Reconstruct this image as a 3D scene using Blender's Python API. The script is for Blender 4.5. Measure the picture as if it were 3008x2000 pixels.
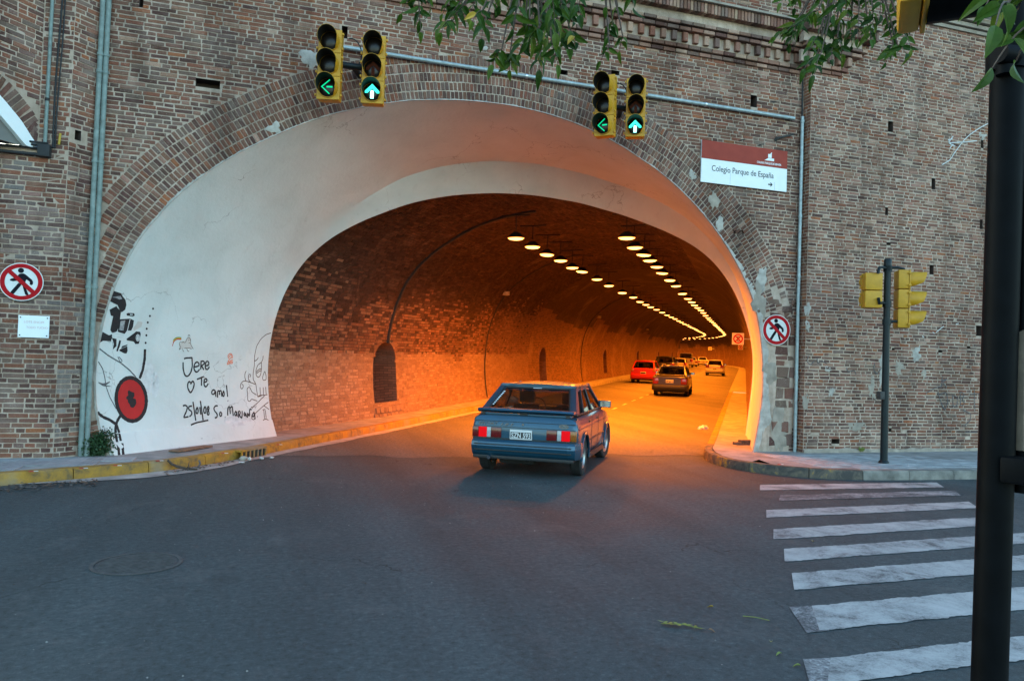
import bpy, bmesh, math, random
import numpy as np
from mathutils import Vector, Matrix, noise
from mathutils.bvhtree import BVHTree

for _o in list(bpy.data.objects):
    bpy.data.objects.remove(_o)
SC = bpy.context.scene
COL = SC.collection
R = math.radians
V = Vector

# ------------------------------------------------------------------ camera
CAM_H = 1.70
F_PX, PW, PH = 2218.0, 3008.0, 2000.0
YAW, PIT, ROL = R(18.0), R(1.6), R(1.95)
_fw = V((math.sin(YAW) * math.cos(PIT), math.cos(YAW) * math.cos(PIT), math.sin(PIT)))
_rt = V((math.cos(YAW), -math.sin(YAW), 0.0))
_up = _rt.cross(_fw)
CR = _rt * math.cos(ROL) + _up * math.sin(ROL)
CU = -_rt * math.sin(ROL) + _up * math.cos(ROL)
CF = _fw
CP = V((0, 0, CAM_H))
cd = bpy.data.cameras.new('camera')
cam = bpy.data.objects.new('camera', cd)
COL.objects.link(cam)
cam.matrix_world = Matrix(((CR.x, CU.x, -CF.x, 0), (CR.y, CU.y, -CF.y, 0), (CR.z, CU.z, -CF.z, CAM_H), (0, 0, 0, 1)))
cd.sensor_fit = 'HORIZONTAL'
cd.sensor_width = 36.0
cd.lens = 36.0 * F_PX / PW
cd.clip_start, cd.clip_end = 0.05, 2000.0
SC.camera = cam

# ------------------------------------------------------------------ sky, sun, exposure (dusk)
SUN_EL, SUN_ROT = R(20.0), R(330.0)
w = bpy.data.worlds.new('World')
SC.world = w
w.use_nodes = True
_nt = w.node_tree
_bg = _nt.nodes['Background']
_sky = _nt.nodes.new('ShaderNodeTexSky')
_sky.sky_type = 'NISHITA'
_sky.sun_disc = False
_sky.sun_elevation = SUN_EL
_sky.sun_rotation = SUN_ROT
_sky.air_density, _sky.dust_density, _sky.ozone_density = 1.0, 1.0, 1.6
_tint = _nt.nodes.new('ShaderNodeMix')
_tint.data_type = 'RGBA'
_tint.blend_type = 'MULTIPLY'
_tint.inputs[0].default_value = 1.0
_tint.inputs[7].default_value = (0.96, 1.06, 0.96, 1)
_nt.links.new(_sky.outputs[0], _tint.inputs[6])
_nt.links.new(_tint.outputs[2], _bg.inputs[0])
_bg.inputs[1].default_value = 0.15
sl = bpy.data.lights.new('sun', 'SUN')
sl.energy = 0.12
sl.angle = R(60)
sl.color = (1.0, 0.86, 0.72)
sun = bpy.data.objects.new('sun', sl)
COL.objects.link(sun)
_sd = V((math.sin(SUN_ROT) * math.cos(SUN_EL), math.cos(SUN_ROT) * math.cos(SUN_EL), math.sin(SUN_EL)))
sun.rotation_euler = _sd.to_track_quat('Z', 'Y').to_euler()
SC.view_settings.view_transform = 'Standard'
SC.view_settings.look = 'None'
SC.view_settings.gamma = 1.0
SC.view_settings.exposure = 2.1
SC.view_settings.use_curve_mapping = False
SC.render.engine = 'CYCLES'
SC.cycles.use_denoising = True
SC.cycles.max_bounces = 6
SC.cycles.diffuse_bounces = 4
SC.cycles.transparent_max_bounces = 12
SC.cycles.sample_clamp_indirect = 6.0
SC.cycles.caustics_reflective = False
SC.cycles.caustics_refractive = False

SODIUM = (1.0, 0.215, 0.008)
LAMP_W = 400.0

# ------------------------------------------------------------------ geometry of the place
YF = 12.25                       # facade plane
YR = 15.0                        # inner ring of the portal
TA = R(35.2)
TM = V((6.42, 16.0, 0.0))        # a point on the middle of the two lamp rows
BEND_S, BEND_R = 85.0, 140.0
GRADE = 0.019


def zr(s):
    return 0.0 if s < -3 else (GRADE * (s + 3) ** 2 / 12.0 if s < 3 else GRADE * s)


def path(s, u, z=0.0):
    """s metres into the tunnel, u metres right of the lamp rows' middle, z above the road"""
    if s <= BEND_S:
        t = V((math.sin(TA), math.cos(TA), 0)); n = V((math.cos(TA), -math.sin(TA), 0))
        p = TM + t * s + n * u
    else:
        n0 = V((math.cos(TA), -math.sin(TA), 0)); t0 = V((math.sin(TA), math.cos(TA), 0))
        c = TM + t0 * BEND_S - n0 * BEND_R
        a = TA - (s - BEND_S) / BEND_R
        p = c + V((math.cos(a), -math.sin(a), 0)) * (BEND_R + u)
    return V((p.x, p.y, zr(s) + z))


def path_dir(s):
    return TA if s <= BEND_S else TA - (s - BEND_S) / BEND_R


def ray(px, py):
    return (CF + CR * ((px - PW / 2) / F_PX) - CU * ((py - PH / 2) / F_PX))


def at_y(px, py, Y):
    d = ray(px, py); return CP + d * (Y / d.y)


def at_z(px, py, z):
    d = ray(px, py); return CP + d * ((z - CAM_H) / d.z)


def at_dist(px, py, dep):
    return CP + ray(px, py) * dep


def to_px(p):
    q = V(p) - CP
    z = q.dot(CF)
    if z < 0.05:
        return None
    return (PW / 2 + F_PX * q.dot(CR) / z, PH / 2 - F_PX * q.dot(CU) / z, z)


# ------------------------------------------------------------------ builders
class MB:
    def __init__(s):
        s.v = []; s.f = []; s.m = []; s.c = []

    def add(s, vs, fs, mat=0, col=None):
        b = len(s.v)
        s.v.extend([tuple(x) for x in vs])
        for f in fs:
            s.f.append(tuple(i + b for i in f)); s.m.append(mat); s.c.append(col)

    def quad(s, a, b, c, d, mat=0, col=None):
        s.add([a, b, c, d], [(0, 1, 2, 3)], mat, col)

    def box(s, x0, x1, y0, y1, z0, z1, mat=0, M=None, col=None):
        vs = [V(p) for p in ((x0, y0, z0), (x1, y0, z0), (x1, y1, z0), (x0, y1, z0), (x0, y0, z1), (x1, y0, z1), (x1, y1, z1), (x0, y1, z1))]
        if M is not None:
            vs = [M @ p for p in vs]
        s.add(vs, [(0, 3, 2, 1), (4, 5, 6, 7), (0, 1, 5, 4), (1, 2, 6, 5), (2, 3, 7, 6), (3, 0, 4, 7)], mat, col)

    def bbox(s, x0, x1, y0, y1, z0, z1, b=0.01, mat=0, M=None):
        """box with chamfered edges"""
        bm = bmesh.new()
        bmesh.ops.create_cube(bm, size=1.0)
        for q in bm.verts:
            q.co = V(((x0 + x1) / 2 + q.co.x * (x1 - x0), (y0 + y1) / 2 + q.co.y * (y1 - y0), (z0 + z1) / 2 + q.co.z * (z1 - z0)))
        bmesh.ops.bevel(bm, geom=bm.edges[:], offset=b, segments=2, affect='EDGES', profile=0.6)
        bm.verts.ensure_lookup_table()
        vs = [q.co.copy() for q in bm.verts]
        if M is not None:
            vs = [M @ p for p in vs]
        s.add(vs, [tuple(q.index for q in f.verts) for f in bm.faces], mat)
        bm.free()

    def tube(s, pts, r, n=8, mat=0, cap=True):
        pts = [V(p) for p in pts]
        rs = r if isinstance(r, (list, tuple)) else [r] * len(pts)
        base = len(s.v)
        side = None
        for i, p in enumerate(pts):
            t = (pts[min(i + 1, len(pts) - 1)] - pts[max(i - 1, 0)]).normalized()
            if side is None:
                side = t.cross(V((0, 0, 1)))
                if side.length < 0.1:
                    side = t.cross(V((1, 0, 0)))
                side.normalize()
            else:
                side = (side - t * side.dot(t)).normalized()
            u2 = t.cross(side)
            for k in range(n):
                a = 2 * math.pi * k / n
                s.v.append(tuple(p + (side * math.cos(a) + u2 * math.sin(a)) * rs[i]))
        for i in range(len(pts) - 1):
            for k in range(n):
                a = base + i * n + k; b = base + i * n + (k + 1) % n
                s.f.append((a, b, b + n, a + n)); s.m.append(mat); s.c.append(None)
        if cap:
            s.f.append(tuple(base + k for k in range(n))[::-1]); s.m.append(mat); s.c.append(None)
            e = base + (len(pts) - 1) * n
            s.f.append(tuple(e + k for k in range(n))); s.m.append(mat); s.c.append(None)

    def lathe(s, prof, M=None, n=20, mat=0, arc=(0, 2 * math.pi)):
        """prof [(r, z)...] about local z"""
        full = abs(arc[1] - arc[0] - 2 * math.pi) < 1e-6
        cnt = n if full else n + 1
        base = len(s.v)
        for r, z in prof:
            for k in range(cnt):
                a = arc[0] + (arc[1] - arc[0]) * k / n
                p = V((r * math.cos(a), r * math.sin(a), z))
                s.v.append(tuple(M @ p if M is not None else p))
        for i in range(len(prof) - 1):
            for k in range(n):
                a = base + i * cnt + k; b = base + i * cnt + (k + 1) % cnt
                s.f.append((a, b, b + cnt, a + cnt)); s.m.append(mat); s.c.append(None)

    def prism(s, poly, M, depth, mat=0):
        """poly 2-D in the xy of M, extruded along +z of M by depth"""
        n = len(poly)
        vs = [M @ V((x, y, 0)) for x, y in poly] + [M @ V((x, y, depth)) for x, y in poly]
        s.add(vs, [tuple(range(n))[::-1], tuple(range(n, 2 * n))] + [(i, (i + 1) % n, n + (i + 1) % n, n + i) for i in range(n)], mat)

    def mesh(s, name, mats, origin=None, smooth=None):
        me = bpy.data.meshes.new(name)
        vs = s.v
        if origin is not None:
            o = V(origin)
            vs = [(a - o.x, b - o.y, c - o.z) for a, b, c in vs]
        me.from_pydata(vs, [], s.f)
        for m in (mats if isinstance(mats, (list, tuple)) else [mats]):
            me.materials.append(m)
        me.polygons.foreach_set('material_index', s.m)
        if any(c is not None for c in s.c):
            a = me.color_attributes.new('tint', 'FLOAT_COLOR', 'CORNER')
            tot = np.array([len(f) for f in s.f])
            cc = np.array([(c if len(c) == 4 else (*c, 1)) if c is not None else (1, 1, 1, 1) for c in s.c], dtype=np.float32)
            a.data.foreach_set('color', np.repeat(cc, tot, axis=0).ravel())
        if smooth is not None:
            me.polygons.foreach_set('use_smooth', [True] * len(me.polygons))
            if smooth < 179:
                me.set_sharp_from_angle(angle=R(smooth))
        me.update()
        return me

    def build(s, name, mats, parent=None, smooth=None, local=False, label=None, kind=None):
        origin = None
        if parent is not None and not local:
            origin = wloc(parent)
        me = s.mesh(name, mats, origin, smooth)
        return link(name, me, parent, label, kind)


def wloc(o):
    p = V((0, 0, 0))
    while o is not None:
        p = p + V(o.location); o = o.parent
    return p


def link(name, data, parent=None, label=None, kind=None):
    o = bpy.data.objects.new(name, data)
    COL.objects.link(o)
    if parent is not None:
        o.parent = parent
    if label: o['label'] = label
    if kind: o['kind'] = kind
    return o


def thing(name, label, cat, loc=(0, 0, 0), rotz=0.0, group=None):
    o = bpy.data.objects.new(name, None)
    COL.objects.link(o)
    o.location = loc
    o.rotation_euler = (0, 0, rotz)
    o.empty_display_size = 0.1
    return tag(o, label, cat, group)


def tag(o, label, cat, group=None):
    o['label'] = label; o['category'] = cat
    if group: o['group'] = group
    return o


def struct(o):
    o['kind'] = 'structure'
    return o


def nz(x, y, z=0.0):
    return noise.noise(V((x, y, z)))


def text_mb(body, size, M, depth=0.0, mat=0, shear=0.0, bold=0.0, mbx=None, align='LEFT', width=None):
    cu = bpy.data.curves.new('text', 'FONT')
    cu.body = body; cu.size = size; cu.align_x = align; cu.shear = shear; cu.offset = bold
    cu.extrude = depth; cu.resolution_u = 3
    o = bpy.data.objects.new('text', cu)
    COL.objects.link(o)
    dg = bpy.context.evaluated_depsgraph_get()
    me = bpy.data.meshes.new_from_object(o.evaluated_get(dg))
    vs = [v.co.copy() for v in me.vertices]
    if width is not None and vs:
        x0 = min(v.x for v in vs); x1 = max(v.x for v in vs)
        k = width / max(1e-6, x1 - x0)
        for v in vs:
            v.x = (v.x - (x0 if align == 'LEFT' else (x0 + x1) / 2)) * k
    mbx.add([M @ v for v in vs], [tuple(p.vertices) for p in me.polygons], mat)
    bpy.data.objects.remove(o)
    bpy.data.meshes.remove(me)
    bpy.data.curves.remove(cu)


def frame_mat(o, x, y, z=None):
    """matrix whose columns are x, y, z axes at origin o"""
    x = V(x).normalized(); y = V(y); y = (y - x * y.dot(x)).normalized()
    z = x.cross(y)
    return Matrix(((x.x, y.x, z.x, o[0]), (x.y, y.y, z.y, o[1]), (x.z, y.z, z.z, o[2]), (0, 0, 0, 1)))


def resample(pts, n):
    pts = [V(p) for p in pts]
    d = [0.0]
    for a, b in zip(pts, pts[1:]):
        d.append(d[-1] + (b - a).length)
    out = []
    j = 0
    for i in range(n):
        t = d[-1] * i / (n - 1)
        while j < len(d) - 2 and d[j + 1] < t:
            j += 1
        k = (t - d[j]) / max(1e-9, d[j + 1] - d[j])
        out.append(pts[j].lerp(pts[j + 1], k))
    return out


def smooth_poly(pts, it=2):
    pts = [V(p) for p in pts]
    for _ in range(it):
        pts = [pts[0]] + [(pts[i - 1] + pts[i] * 2 + pts[i + 1]) / 4 for i in range(1, len(pts) - 1)] + [pts[-1]]
    return pts


# ------------------------------------------------------------------ materials
class NT:
    def __init__(s, name):
        s.m = bpy.data.materials.new(name)
        s.m.use_nodes = True
        s.t = s.m.node_tree
        s.n = s.t.nodes; s.l = s.t.links
        s.bsdf = s.n['Principled BSDF']
        s.out = s.n['Material Output']
        s.geo = None

    def node(s, typ, **kw):
        o = s.n.new(typ)
        for k, v in kw.items():
            setattr(o, k, v)
        return o

    def pos(s):
        if s.geo is None:
            s.geo = s.node('ShaderNodeNewGeometry')
        return s.geo.outputs['Position']

    def noise(s, scale, detail=4.0, rough=0.55, vec=None, dist=0.0):
        o = s.node('ShaderNodeTexNoise')
        o.inputs['Scale'].default_value = scale; o.inputs['Detail'].default_value = detail
        o.inputs['Roughness'].default_value = rough; o.inputs['Distortion'].default_value = dist
        s.l.new(vec if vec is not None else s.pos(), o.inputs['Vector'])
        return o.outputs['Fac']

    def ramp(s, fac, stops):
        o = s.node('ShaderNodeValToRGB')
        e = o.color_ramp.elements
        while len(e) < len(stops):
            e.new(0.5)
        for el, (p, c) in zip(e, stops):
            el.position = p
            el.color = (c, c, c, 1) if isinstance(c, (int, float)) else (*c, 1)
        s.l.new(fac, o.inputs[0])
        return o.outputs[0]

    def mix(s, fac, a, b, mode='MIX'):
        o = s.node('ShaderNodeMix', data_type='RGBA', blend_type=mode)
        for sock, val in ((o.inputs['Factor'], fac), (o.inputs['A'], a), (o.inputs['B'], b)):
            pass
        i = [x for x in o.inputs if x.enabled]
        for sock, val in zip(i, (fac, a, b)):
            if hasattr(val, 'is_linked') or hasattr(val, 'links'):
                s.l.new(val, sock)
            elif isinstance(val, (int, float)):
                sock.default_value = val
            else:
                sock.default_value = (*val, 1)
        return [x for x in o.outputs if x.enabled][0]

    def math(s, op, a, b=0.0):
        o = s.node('ShaderNodeMath', operation=op)
        for sock, val in zip(o.inputs, (a, b)):
            if hasattr(val, 'links'):
                s.l.new(val, sock)
            else:
                sock.default_value = val
        return o.outputs[0]

    def bump(s, h, strength=0.3, dist=0.02):
        o = s.node('ShaderNodeBump')
        o.inputs['Strength'].default_value = strength
        o.inputs['Distance'].default_value = dist
        s.l.new(h, o.inputs['Height'])
        s.l.new(o.outputs[0], s.bsdf.inputs['Normal'])

    def set(s, **kw):
        names = dict(color='Base Color', rough='Roughness', metal='Metallic', coat='Coat Weight', spec='Specular IOR Level', emit='Emission Color', estr='Emission Strength', trans='Transmission Weight', alpha='Alpha')
        for k, v in kw.items():
            sock = s.bsdf.inputs[names[k]]
            if hasattr(v, 'links'):
                s.l.new(v, sock)
            elif isinstance(v, (int, float)):
                sock.default_value = v
            else:
                sock.default_value = (*v, 1)
        return s


def pmat(name, col, rough=0.6, metal=0.0, var=0.18, scale=6.0, bump=0.0, coat=0.0, bscale=None, spec=0.5):
    k = NT(name)
    n = k.noise(scale, 5.0, 0.6)
    lo = tuple(c * (1 - var) for c in col); hi = tuple(min(1, c * (1 + var)) for c in col)
    k.set(color=k.ramp(n, [(0.3, lo), (0.7, hi)]), rough=rough, metal=metal, coat=coat, spec=spec)
    if bump > 0:
        k.bump(k.noise(bscale or scale * 6, 4.0), bump, 0.01)
    return k.m


def emat(name, col, strength, base=(0.02, 0.02, 0.02)):
    k = NT(name)
    k.set(color=base, rough=0.6, spec=0.1, emit=col, estr=strength)
    return k.m


M_ = {}


def make_materials():
    # brick: each brick carries its own colour in 'tint'
    k = NT('brick')
    at = k.node('ShaderNodeVertexColor', layer_name='tint')
    n1 = k.noise(70.0, 5.0, 0.65)
    c = k.mix(1.0, at.outputs[0], k.ramp(n1, [(0.28, 0.62), (0.5, 1.0), (0.75, 1.3)]), 'MULTIPLY')
    n2 = k.noise(1.3, 6.0, 0.62, dist=0.6)
    c = k.mix(k.ramp(n2, [(0.52, 0.0), (0.75, 0.35)]), c, (0.44, 0.36, 0.30))
    n3 = k.noise(28.0, 3.0, 0.7)
    c = k.mix(k.ramp(n3, [(0.60, 0.0), (0.72, 0.55)]), c, (0.42, 0.35, 0.28))
    mp = k.node('ShaderNodeMapping'); mp.inputs['Scale'].default_value = (1.5, 1.5, 0.22)
    k.l.new(k.pos(), mp.inputs[0])
    gr = k.noise(1.0, 6.0, 0.68, vec=mp.outputs[0], dist=0.5)
    c = k.mix(1.0, c, k.ramp(gr, [(0.33, 0.58), (0.52, 1.0), (0.75, 1.12)]), 'MULTIPLY')
    k.set(color=c, rough=0.92, spec=0.2)
    k.bump(k.noise(120.0, 4.0, 0.7), 0.5, 0.006)
    M_['brick'] = k.m
    # brick inside, its tint darker towards the crown
    k = NT('tunnel_brick')
    at = k.node('ShaderNodeVertexColor', layer_name='tint')
    n1 = k.noise(50.0, 5.0, 0.65)
    c = k.mix(1.0, at.outputs[0], k.ramp(n1, [(0.28, 0.55), (0.5, 1.0), (0.75, 1.35)]), 'MULTIPLY')
    n2 = k.noise(1.1, 6.0, 0.65, dist=1.0)
    c = k.mix(k.ramp(n2, [(0.55, 0.0), (0.74, 0.42)]), c, (0.30, 0.20, 0.14))
    k.set(color=c, rough=0.9, spec=0.25)
    k.bump(k.noise(90.0, 4.0, 0.7), 0.5, 0.006)
    M_['tbrick'] = k.m
    k = NT('mortar')
    n = k.noise(9.0, 6.0, 0.65)
    n2 = k.noise(0.9, 4.0, 0.6)
    c = k.ramp(n, [(0.25, (0.38, 0.28, 0.21)), (0.55, (0.56, 0.43, 0.34)), (0.8, (0.69, 0.55, 0.45))])
    c = k.mix(k.ramp(n2, [(0.4, 0.45), (0.62, 0.0)]), c, (0.36, 0.27, 0.205))
    mp = k.node('ShaderNodeMapping'); mp.inputs['Scale'].default_value = (1.5, 1.5, 0.22)
    k.l.new(k.pos(), mp.inputs[0])
    gr = k.noise(1.0, 6.0, 0.68, vec=mp.outputs[0], dist=0.5)
    c = k.mix(1.0, c, k.ramp(gr, [(0.33, 0.55), (0.52, 1.0), (0.75, 1.1)]), 'MULTIPLY')
    k.set(color=c, rough=0.95, spec=0.15)
    k.bump(k.noise(60.0, 5.0, 0.7), 0.6, 0.012)
    M_['mortar'] = k.m
    k = NT('tunnel_mortar')
    n = k.noise(7.0, 6.0, 0.65)
    k.set(color=k.ramp(n, [(0.3, (0.035, 0.022, 0.015)), (0.6, (0.075, 0.05, 0.034)), (0.8, (0.17, 0.12, 0.08))]), rough=0.95, spec=0.15)
    k.bump(k.noise(40.0, 5.0, 0.7), 0.6, 0.012)
    M_['tmortar'] = k.m
    M_['wash'] = pmat('washed_tunnel_mortar', (0.19, 0.125, 0.08), 0.95, 0, 0.4, 6.0, 0.5, bscale=40)
    # far lining: bricks too small to be told apart one by one
    k = NT('tunnel_lining')
    uv = k.node('ShaderNodeUVMap')
    b = k.node('ShaderNodeTexBrick')
    k.l.new(uv.outputs[0], b.inputs['Vector'])
    b.inputs['Scale'].default_value = 1.0
    b.inputs['Brick Width'].default_value = 0.25
    b.inputs['Row Height'].default_value = 0.075
    b.inputs['Mortar Size'].default_value = 0.007
    b.inputs['Color1'].default_value = (0.205, 0.108, 0.064, 1)
    b.inputs['Color2'].default_value = (0.125, 0.068, 0.043, 1)
    b.inputs['Mortar'].default_value = (0.07, 0.045, 0.03, 1)
    n2 = k.noise(0.5, 6.0, 0.65, dist=1.2)
    c = k.mix(k.ramp(n2, [(0.52, 0.0), (0.72, 0.6)]), b.outputs[0], (0.30, 0.20, 0.14))
    k.set(color=c, rough=0.9, spec=0.25)
    k.bump(b.outputs[1], -0.5, 0.015)
    M_['lining'] = k.m
    sm = k.m.copy(); sm.name = 'dark_tunnel_lining'  # darker copy of the lining for the upper part of the vault
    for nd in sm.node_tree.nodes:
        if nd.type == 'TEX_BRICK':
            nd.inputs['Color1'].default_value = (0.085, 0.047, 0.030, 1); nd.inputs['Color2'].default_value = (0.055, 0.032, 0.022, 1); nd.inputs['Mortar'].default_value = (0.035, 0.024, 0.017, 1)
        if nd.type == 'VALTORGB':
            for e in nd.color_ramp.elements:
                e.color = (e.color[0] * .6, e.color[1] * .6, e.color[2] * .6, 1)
    M_['dark_lining'] = sm
    # painted plaster of the portal
    k = NT('white_plaster')
    n = k.noise(0.8, 5.0, 0.6, dist=0.4)
    c = k.ramp(n, [(0.3, (0.58, 0.60, 0.57)), (0.55, (0.67, 0.69, 0.66)), (0.75, (0.73, 0.75, 0.72))])
    n2 = k.noise(5.0, 5.0, 0.7)
    c = k.mix(k.ramp(n2, [(0.62, 0.0), (0.8, 0.28)]), c, (0.42, 0.39, 0.36))
    mp = k.node('ShaderNodeMapping')
    mp.inputs['Scale'].default_value = (9.0, 9.0, 0.45)
    k.l.new(k.pos(), mp.inputs[0])
    n3 = k.noise(1.0, 4.0, 0.6, vec=mp.outputs[0])
    c = k.mix(k.ramp(n3, [(0.60, 0.0), (0.82, 0.30)]), c, (0.44, 0.40, 0.36))
    vc = k.node('ShaderNodeTexVoronoi', feature='DISTANCE_TO_EDGE'); vc.inputs['Scale'].default_value = 0.8
    nn = k.node('ShaderNodeTexNoise'); nn.inputs['Scale'].default_value = 2.2; nn.inputs['Detail'].default_value = 6.0
    k.l.new(k.pos(), nn.inputs['Vector'])
    wv = k.node('ShaderNodeVectorMath', operation='ADD'); k.l.new(k.pos(), wv.inputs[0]); k.l.new(nn.outputs['Color'], wv.inputs[1]); k.l.new(wv.outputs[0], vc.inputs['Vector'])
    cr = k.math('LESS_THAN', vc.outputs['Distance'], 0.004)
    c = k.mix(k.math('MULTIPLY', cr, k.ramp(k.noise(0.7, 3.0), [(0.5, 0.0), (0.58, 0.5)])), c, (0.16, 0.14, 0.12))
    k.set(color=c, rough=0.85, spec=0.25)
    k.bump(k.noise(14.0, 6.0, 0.65), 0.25, 0.03)
    M_['plaster'] = k.m
    # asphalt
    def asphalt(name, lo, hi):
        k = NT(name)
        big = k.noise(0.35, 6.0, 0.6, dist=0.8)
        c = k.ramp(big, [(0.3, lo), (0.7, hi)])
        fine = k.noise(160.0, 3.0, 0.75)
        c = k.mix(1.0, c, k.ramp(fine, [(0.3, 0.62), (0.5, 1.0), (0.72, 1.55)]), 'MULTIPLY')
        med = k.noise(19.0, 7.0, 0.85)
        c = k.mix(1.0, c, k.ramp(med, [(0.36, 0.40), (0.46, 0.90), (0.54, 1.08), (0.66, 1.95)]), 'MULTIPLY')
        mp = k.node('ShaderNodeMapping'); mp.inputs['Rotation'].default_value = (0, 0, R(-35)); mp.inputs['Scale'].default_value = (1.1, 0.10, 1.0)
        k.l.new(k.pos(), mp.inputs[0])
        tr = k.noise(1.0, 4.0, 0.6, vec=mp.outputs[0])
        c = k.mix(1.0, c, k.ramp(tr, [(0.35, 0.80), (0.5, 1.0), (0.68, 1.18)]), 'MULTIPLY')
        ol = k.noise(0.9, 5.0, 0.62, dist=0.3)
        c = k.mix(k.ramp(ol, [(0.26, 0.55), (0.36, 0.0)]), c, (0.022, 0.024, 0.025))
        vo = k.node('ShaderNodeTexVoronoi')
        vo.inputs['Scale'].default_value = 55.0
        k.l.new(k.pos(), vo.inputs['Vector'])
        pick = k.math('LESS_THAN', vo.outputs['Distance'], 0.16)
        mask = k.ramp(k.noise(1.7, 4.0, 0.6), [(0.5, 0.0), (0.68, 0.55)])
        c = k.mix(k.math('MULTIPLY', pick, mask), c, (0.22, 0.21, 0.20))
        # worn patches where the aggregate shows
        wp = k.ramp(k.noise(1.1, 8.0, 0.78, dist=0.5), [(0.54, 0.0), (0.70, 0.5)])
        c = k.mix(wp, c, (0.115, 0.112, 0.11))
        # cracks
        vc = k.node('ShaderNodeTexVoronoi', feature='DISTANCE_TO_EDGE')
        vc.inputs['Scale'].default_value = 0.42
        wv = k.node('ShaderNodeVectorMath', operation='ADD')
        nn = k.node('ShaderNodeTexNoise'); nn.inputs['Scale'].default_value = 1.6; nn.inputs['Detail'].default_value = 6.0
        k.l.new(k.pos(), nn.inputs['Vector'])
        sc = k.node('ShaderNodeVectorMath', operation='SCALE'); sc.inputs[3].default_value = 1.1
        k.l.new(nn.outputs['Color'], sc.inputs[0])
        k.l.new(k.pos(), wv.inputs[0]); k.l.new(sc.outputs[0], wv.inputs[1])
        k.l.new(wv.outputs[0], vc.inputs['Vector'])
        cr = k.math('LESS_THAN', vc.outputs['Distance'], 0.0035)
        cm = k.ramp(k.noise(0.45, 3.0, 0.5), [(0.5, 0.0), (0.56, 0.75)])
        c = k.mix(k.math('MULTIPLY', cr, cm), c, (0.012, 0.012, 0.012))
        k.set(color=c, rough=k.ramp(big, [(0.3, 0.72), (0.7, 0.86)]), spec=0.4)
        k.bump(k.noise(110.0, 4.0, 0.8), 0.55, 0.012)
        return k.m
    M_['asphalt'] = asphalt('asphalt', (0.034, 0.046, 0.049), (0.054, 0.068, 0.071))
    M_['dusty_asphalt'] = asphalt('dusty_asphalt', (0.085, 0.08, 0.072), (0.115, 0.11, 0.10))
    # worn white road paint
    k = NT('road_paint')
    n = k.noise(2.4, 7.0, 0.75, dist=0.4)
    n2 = k.noise(60.0, 4.0, 0.8)
    sfac = k.math('ADD', k.math('MULTIPLY', n, 0.72), k.math('MULTIPLY', n2, 0.28))
    c = k.ramp(sfac, [(0.39, (0.085, 0.085, 0.085)), (0.465, (0.27, 0.27, 0.262)), (0.55, (0.385, 0.385, 0.37)), (0.7, (0.49, 0.49, 0.47))])
    k.set(color=c, rough=0.8)
    k.bump(n2, 0.4, 0.006)
    M_['road_paint'] = k.m
    # nearly worn-off paint
    k = NT('worn_paint')
    n = k.noise(2.2, 7.0, 0.78, dist=0.8)
    n2 = k.noise(45.0, 4.0, 0.8)
    sfac = k.math('ADD', k.math('MULTIPLY', n, 0.6), k.math('MULTIPLY', n2, 0.4))
    k.set(color=k.ramp(sfac, [(0.45, (0.06, 0.062, 0.066)), (0.53, (0.2, 0.2, 0.2)), (0.62, (0.46, 0.46, 0.45))]), rough=0.82)
    k.bump(n2, 0.4, 0.006)
    M_['worn_paint'] = k.m
    # yellow kerb paint, dirty and chipped
    k = NT('yellow_kerb')
    n = k.noise(5.0, 7.0, 0.72, dist=0.5)
    n2 = k.noise(1.2, 5.0, 0.6)
    c = k.ramp(n, [(0.32, (0.09, 0.07, 0.04)), (0.45, (0.28, 0.15, 0.025)), (0.6, (0.40, 0.205, 0.018)), (0.78, (0.45, 0.25, 0.04))])
    c = k.mix(k.ramp(n2, [(0.53, 0.0), (0.7, 0.75)]), c, (0.24, 0.21, 0.16))
    k.set(color=c, rough=0.75)
    k.bump(k.noise(30.0, 5.0, 0.7), 0.4, 0.01)
    M_['yellow_kerb'] = k.m
    k = NT('dirty_yellow_kerb')
    n = k.noise(4.0, 7.0, 0.75, dist=0.6)
    c = k.ramp(n, [(0.42, (0.05, 0.045, 0.04)), (0.55, (0.13, 0.105, 0.075)), (0.62, (0.36, 0.21, 0.03)), (0.78, (0.46, 0.29, 0.05))])
    k.set(color=c, rough=0.8)
    k.bump(k.noise(30.0, 5.0, 0.7), 0.4, 0.01)
    M_['dirty_kerb'] = k.m
    M_['concrete'] = pmat('concrete', (0.27, 0.26, 0.245), 0.9, 0, 0.35, 3.0, 0.5, bscale=40)
    M_['kerb_grey'] = pmat('grey_kerb', (0.20, 0.185, 0.16), 0.9, 0, 0.45, 4.0, 0.6, bscale=30)
    M_['gutter'] = pmat('gutter_concrete', (0.36, 0.34, 0.31), 0.9, 0, 0.35, 4.0, 0.5, bscale=40)
    k = NT('pavement_tile')
    oi = k.node('ShaderNodeObjectInfo')
    at = k.ramp(oi.outputs['Random'], [(0.0, (0.30, 0.31, 0.31)), (1.0, (0.43, 0.44, 0.44))])
    n = k.noise(6.0, 6.0, 0.7)
    k.set(color=k.mix(1.0, at, k.ramp(n, [(0.3, 0.72), (0.65, 1.1)]), 'MULTIPLY'), rough=0.85)
    k.bump(k.noise(60.0, 4.0), 0.3, 0.006)
    M_['tile'] = k.m
    M_['yellow_housing'] = pmat('yellow_enamel', (0.56, 0.29, 0.009), 0.5, 0, 0.12, 9.0)
    M_['dark_inside'] = pmat('matt_black', (0.012, 0.012, 0.012), 0.7)
    M_['lens_off'] = pmat('dark_lens', (0.012, 0.008, 0.006), 0.28, 0, 0.1, 20, spec=0.35)
    M_['amber_off'] = pmat('unlit_amber', (0.075, 0.014, 0.003), 0.6, spec=0.1)
    M_['green_dim'] = emat('green_arrow_light', (0.0, 1.0, 0.42), 0.22)
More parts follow.
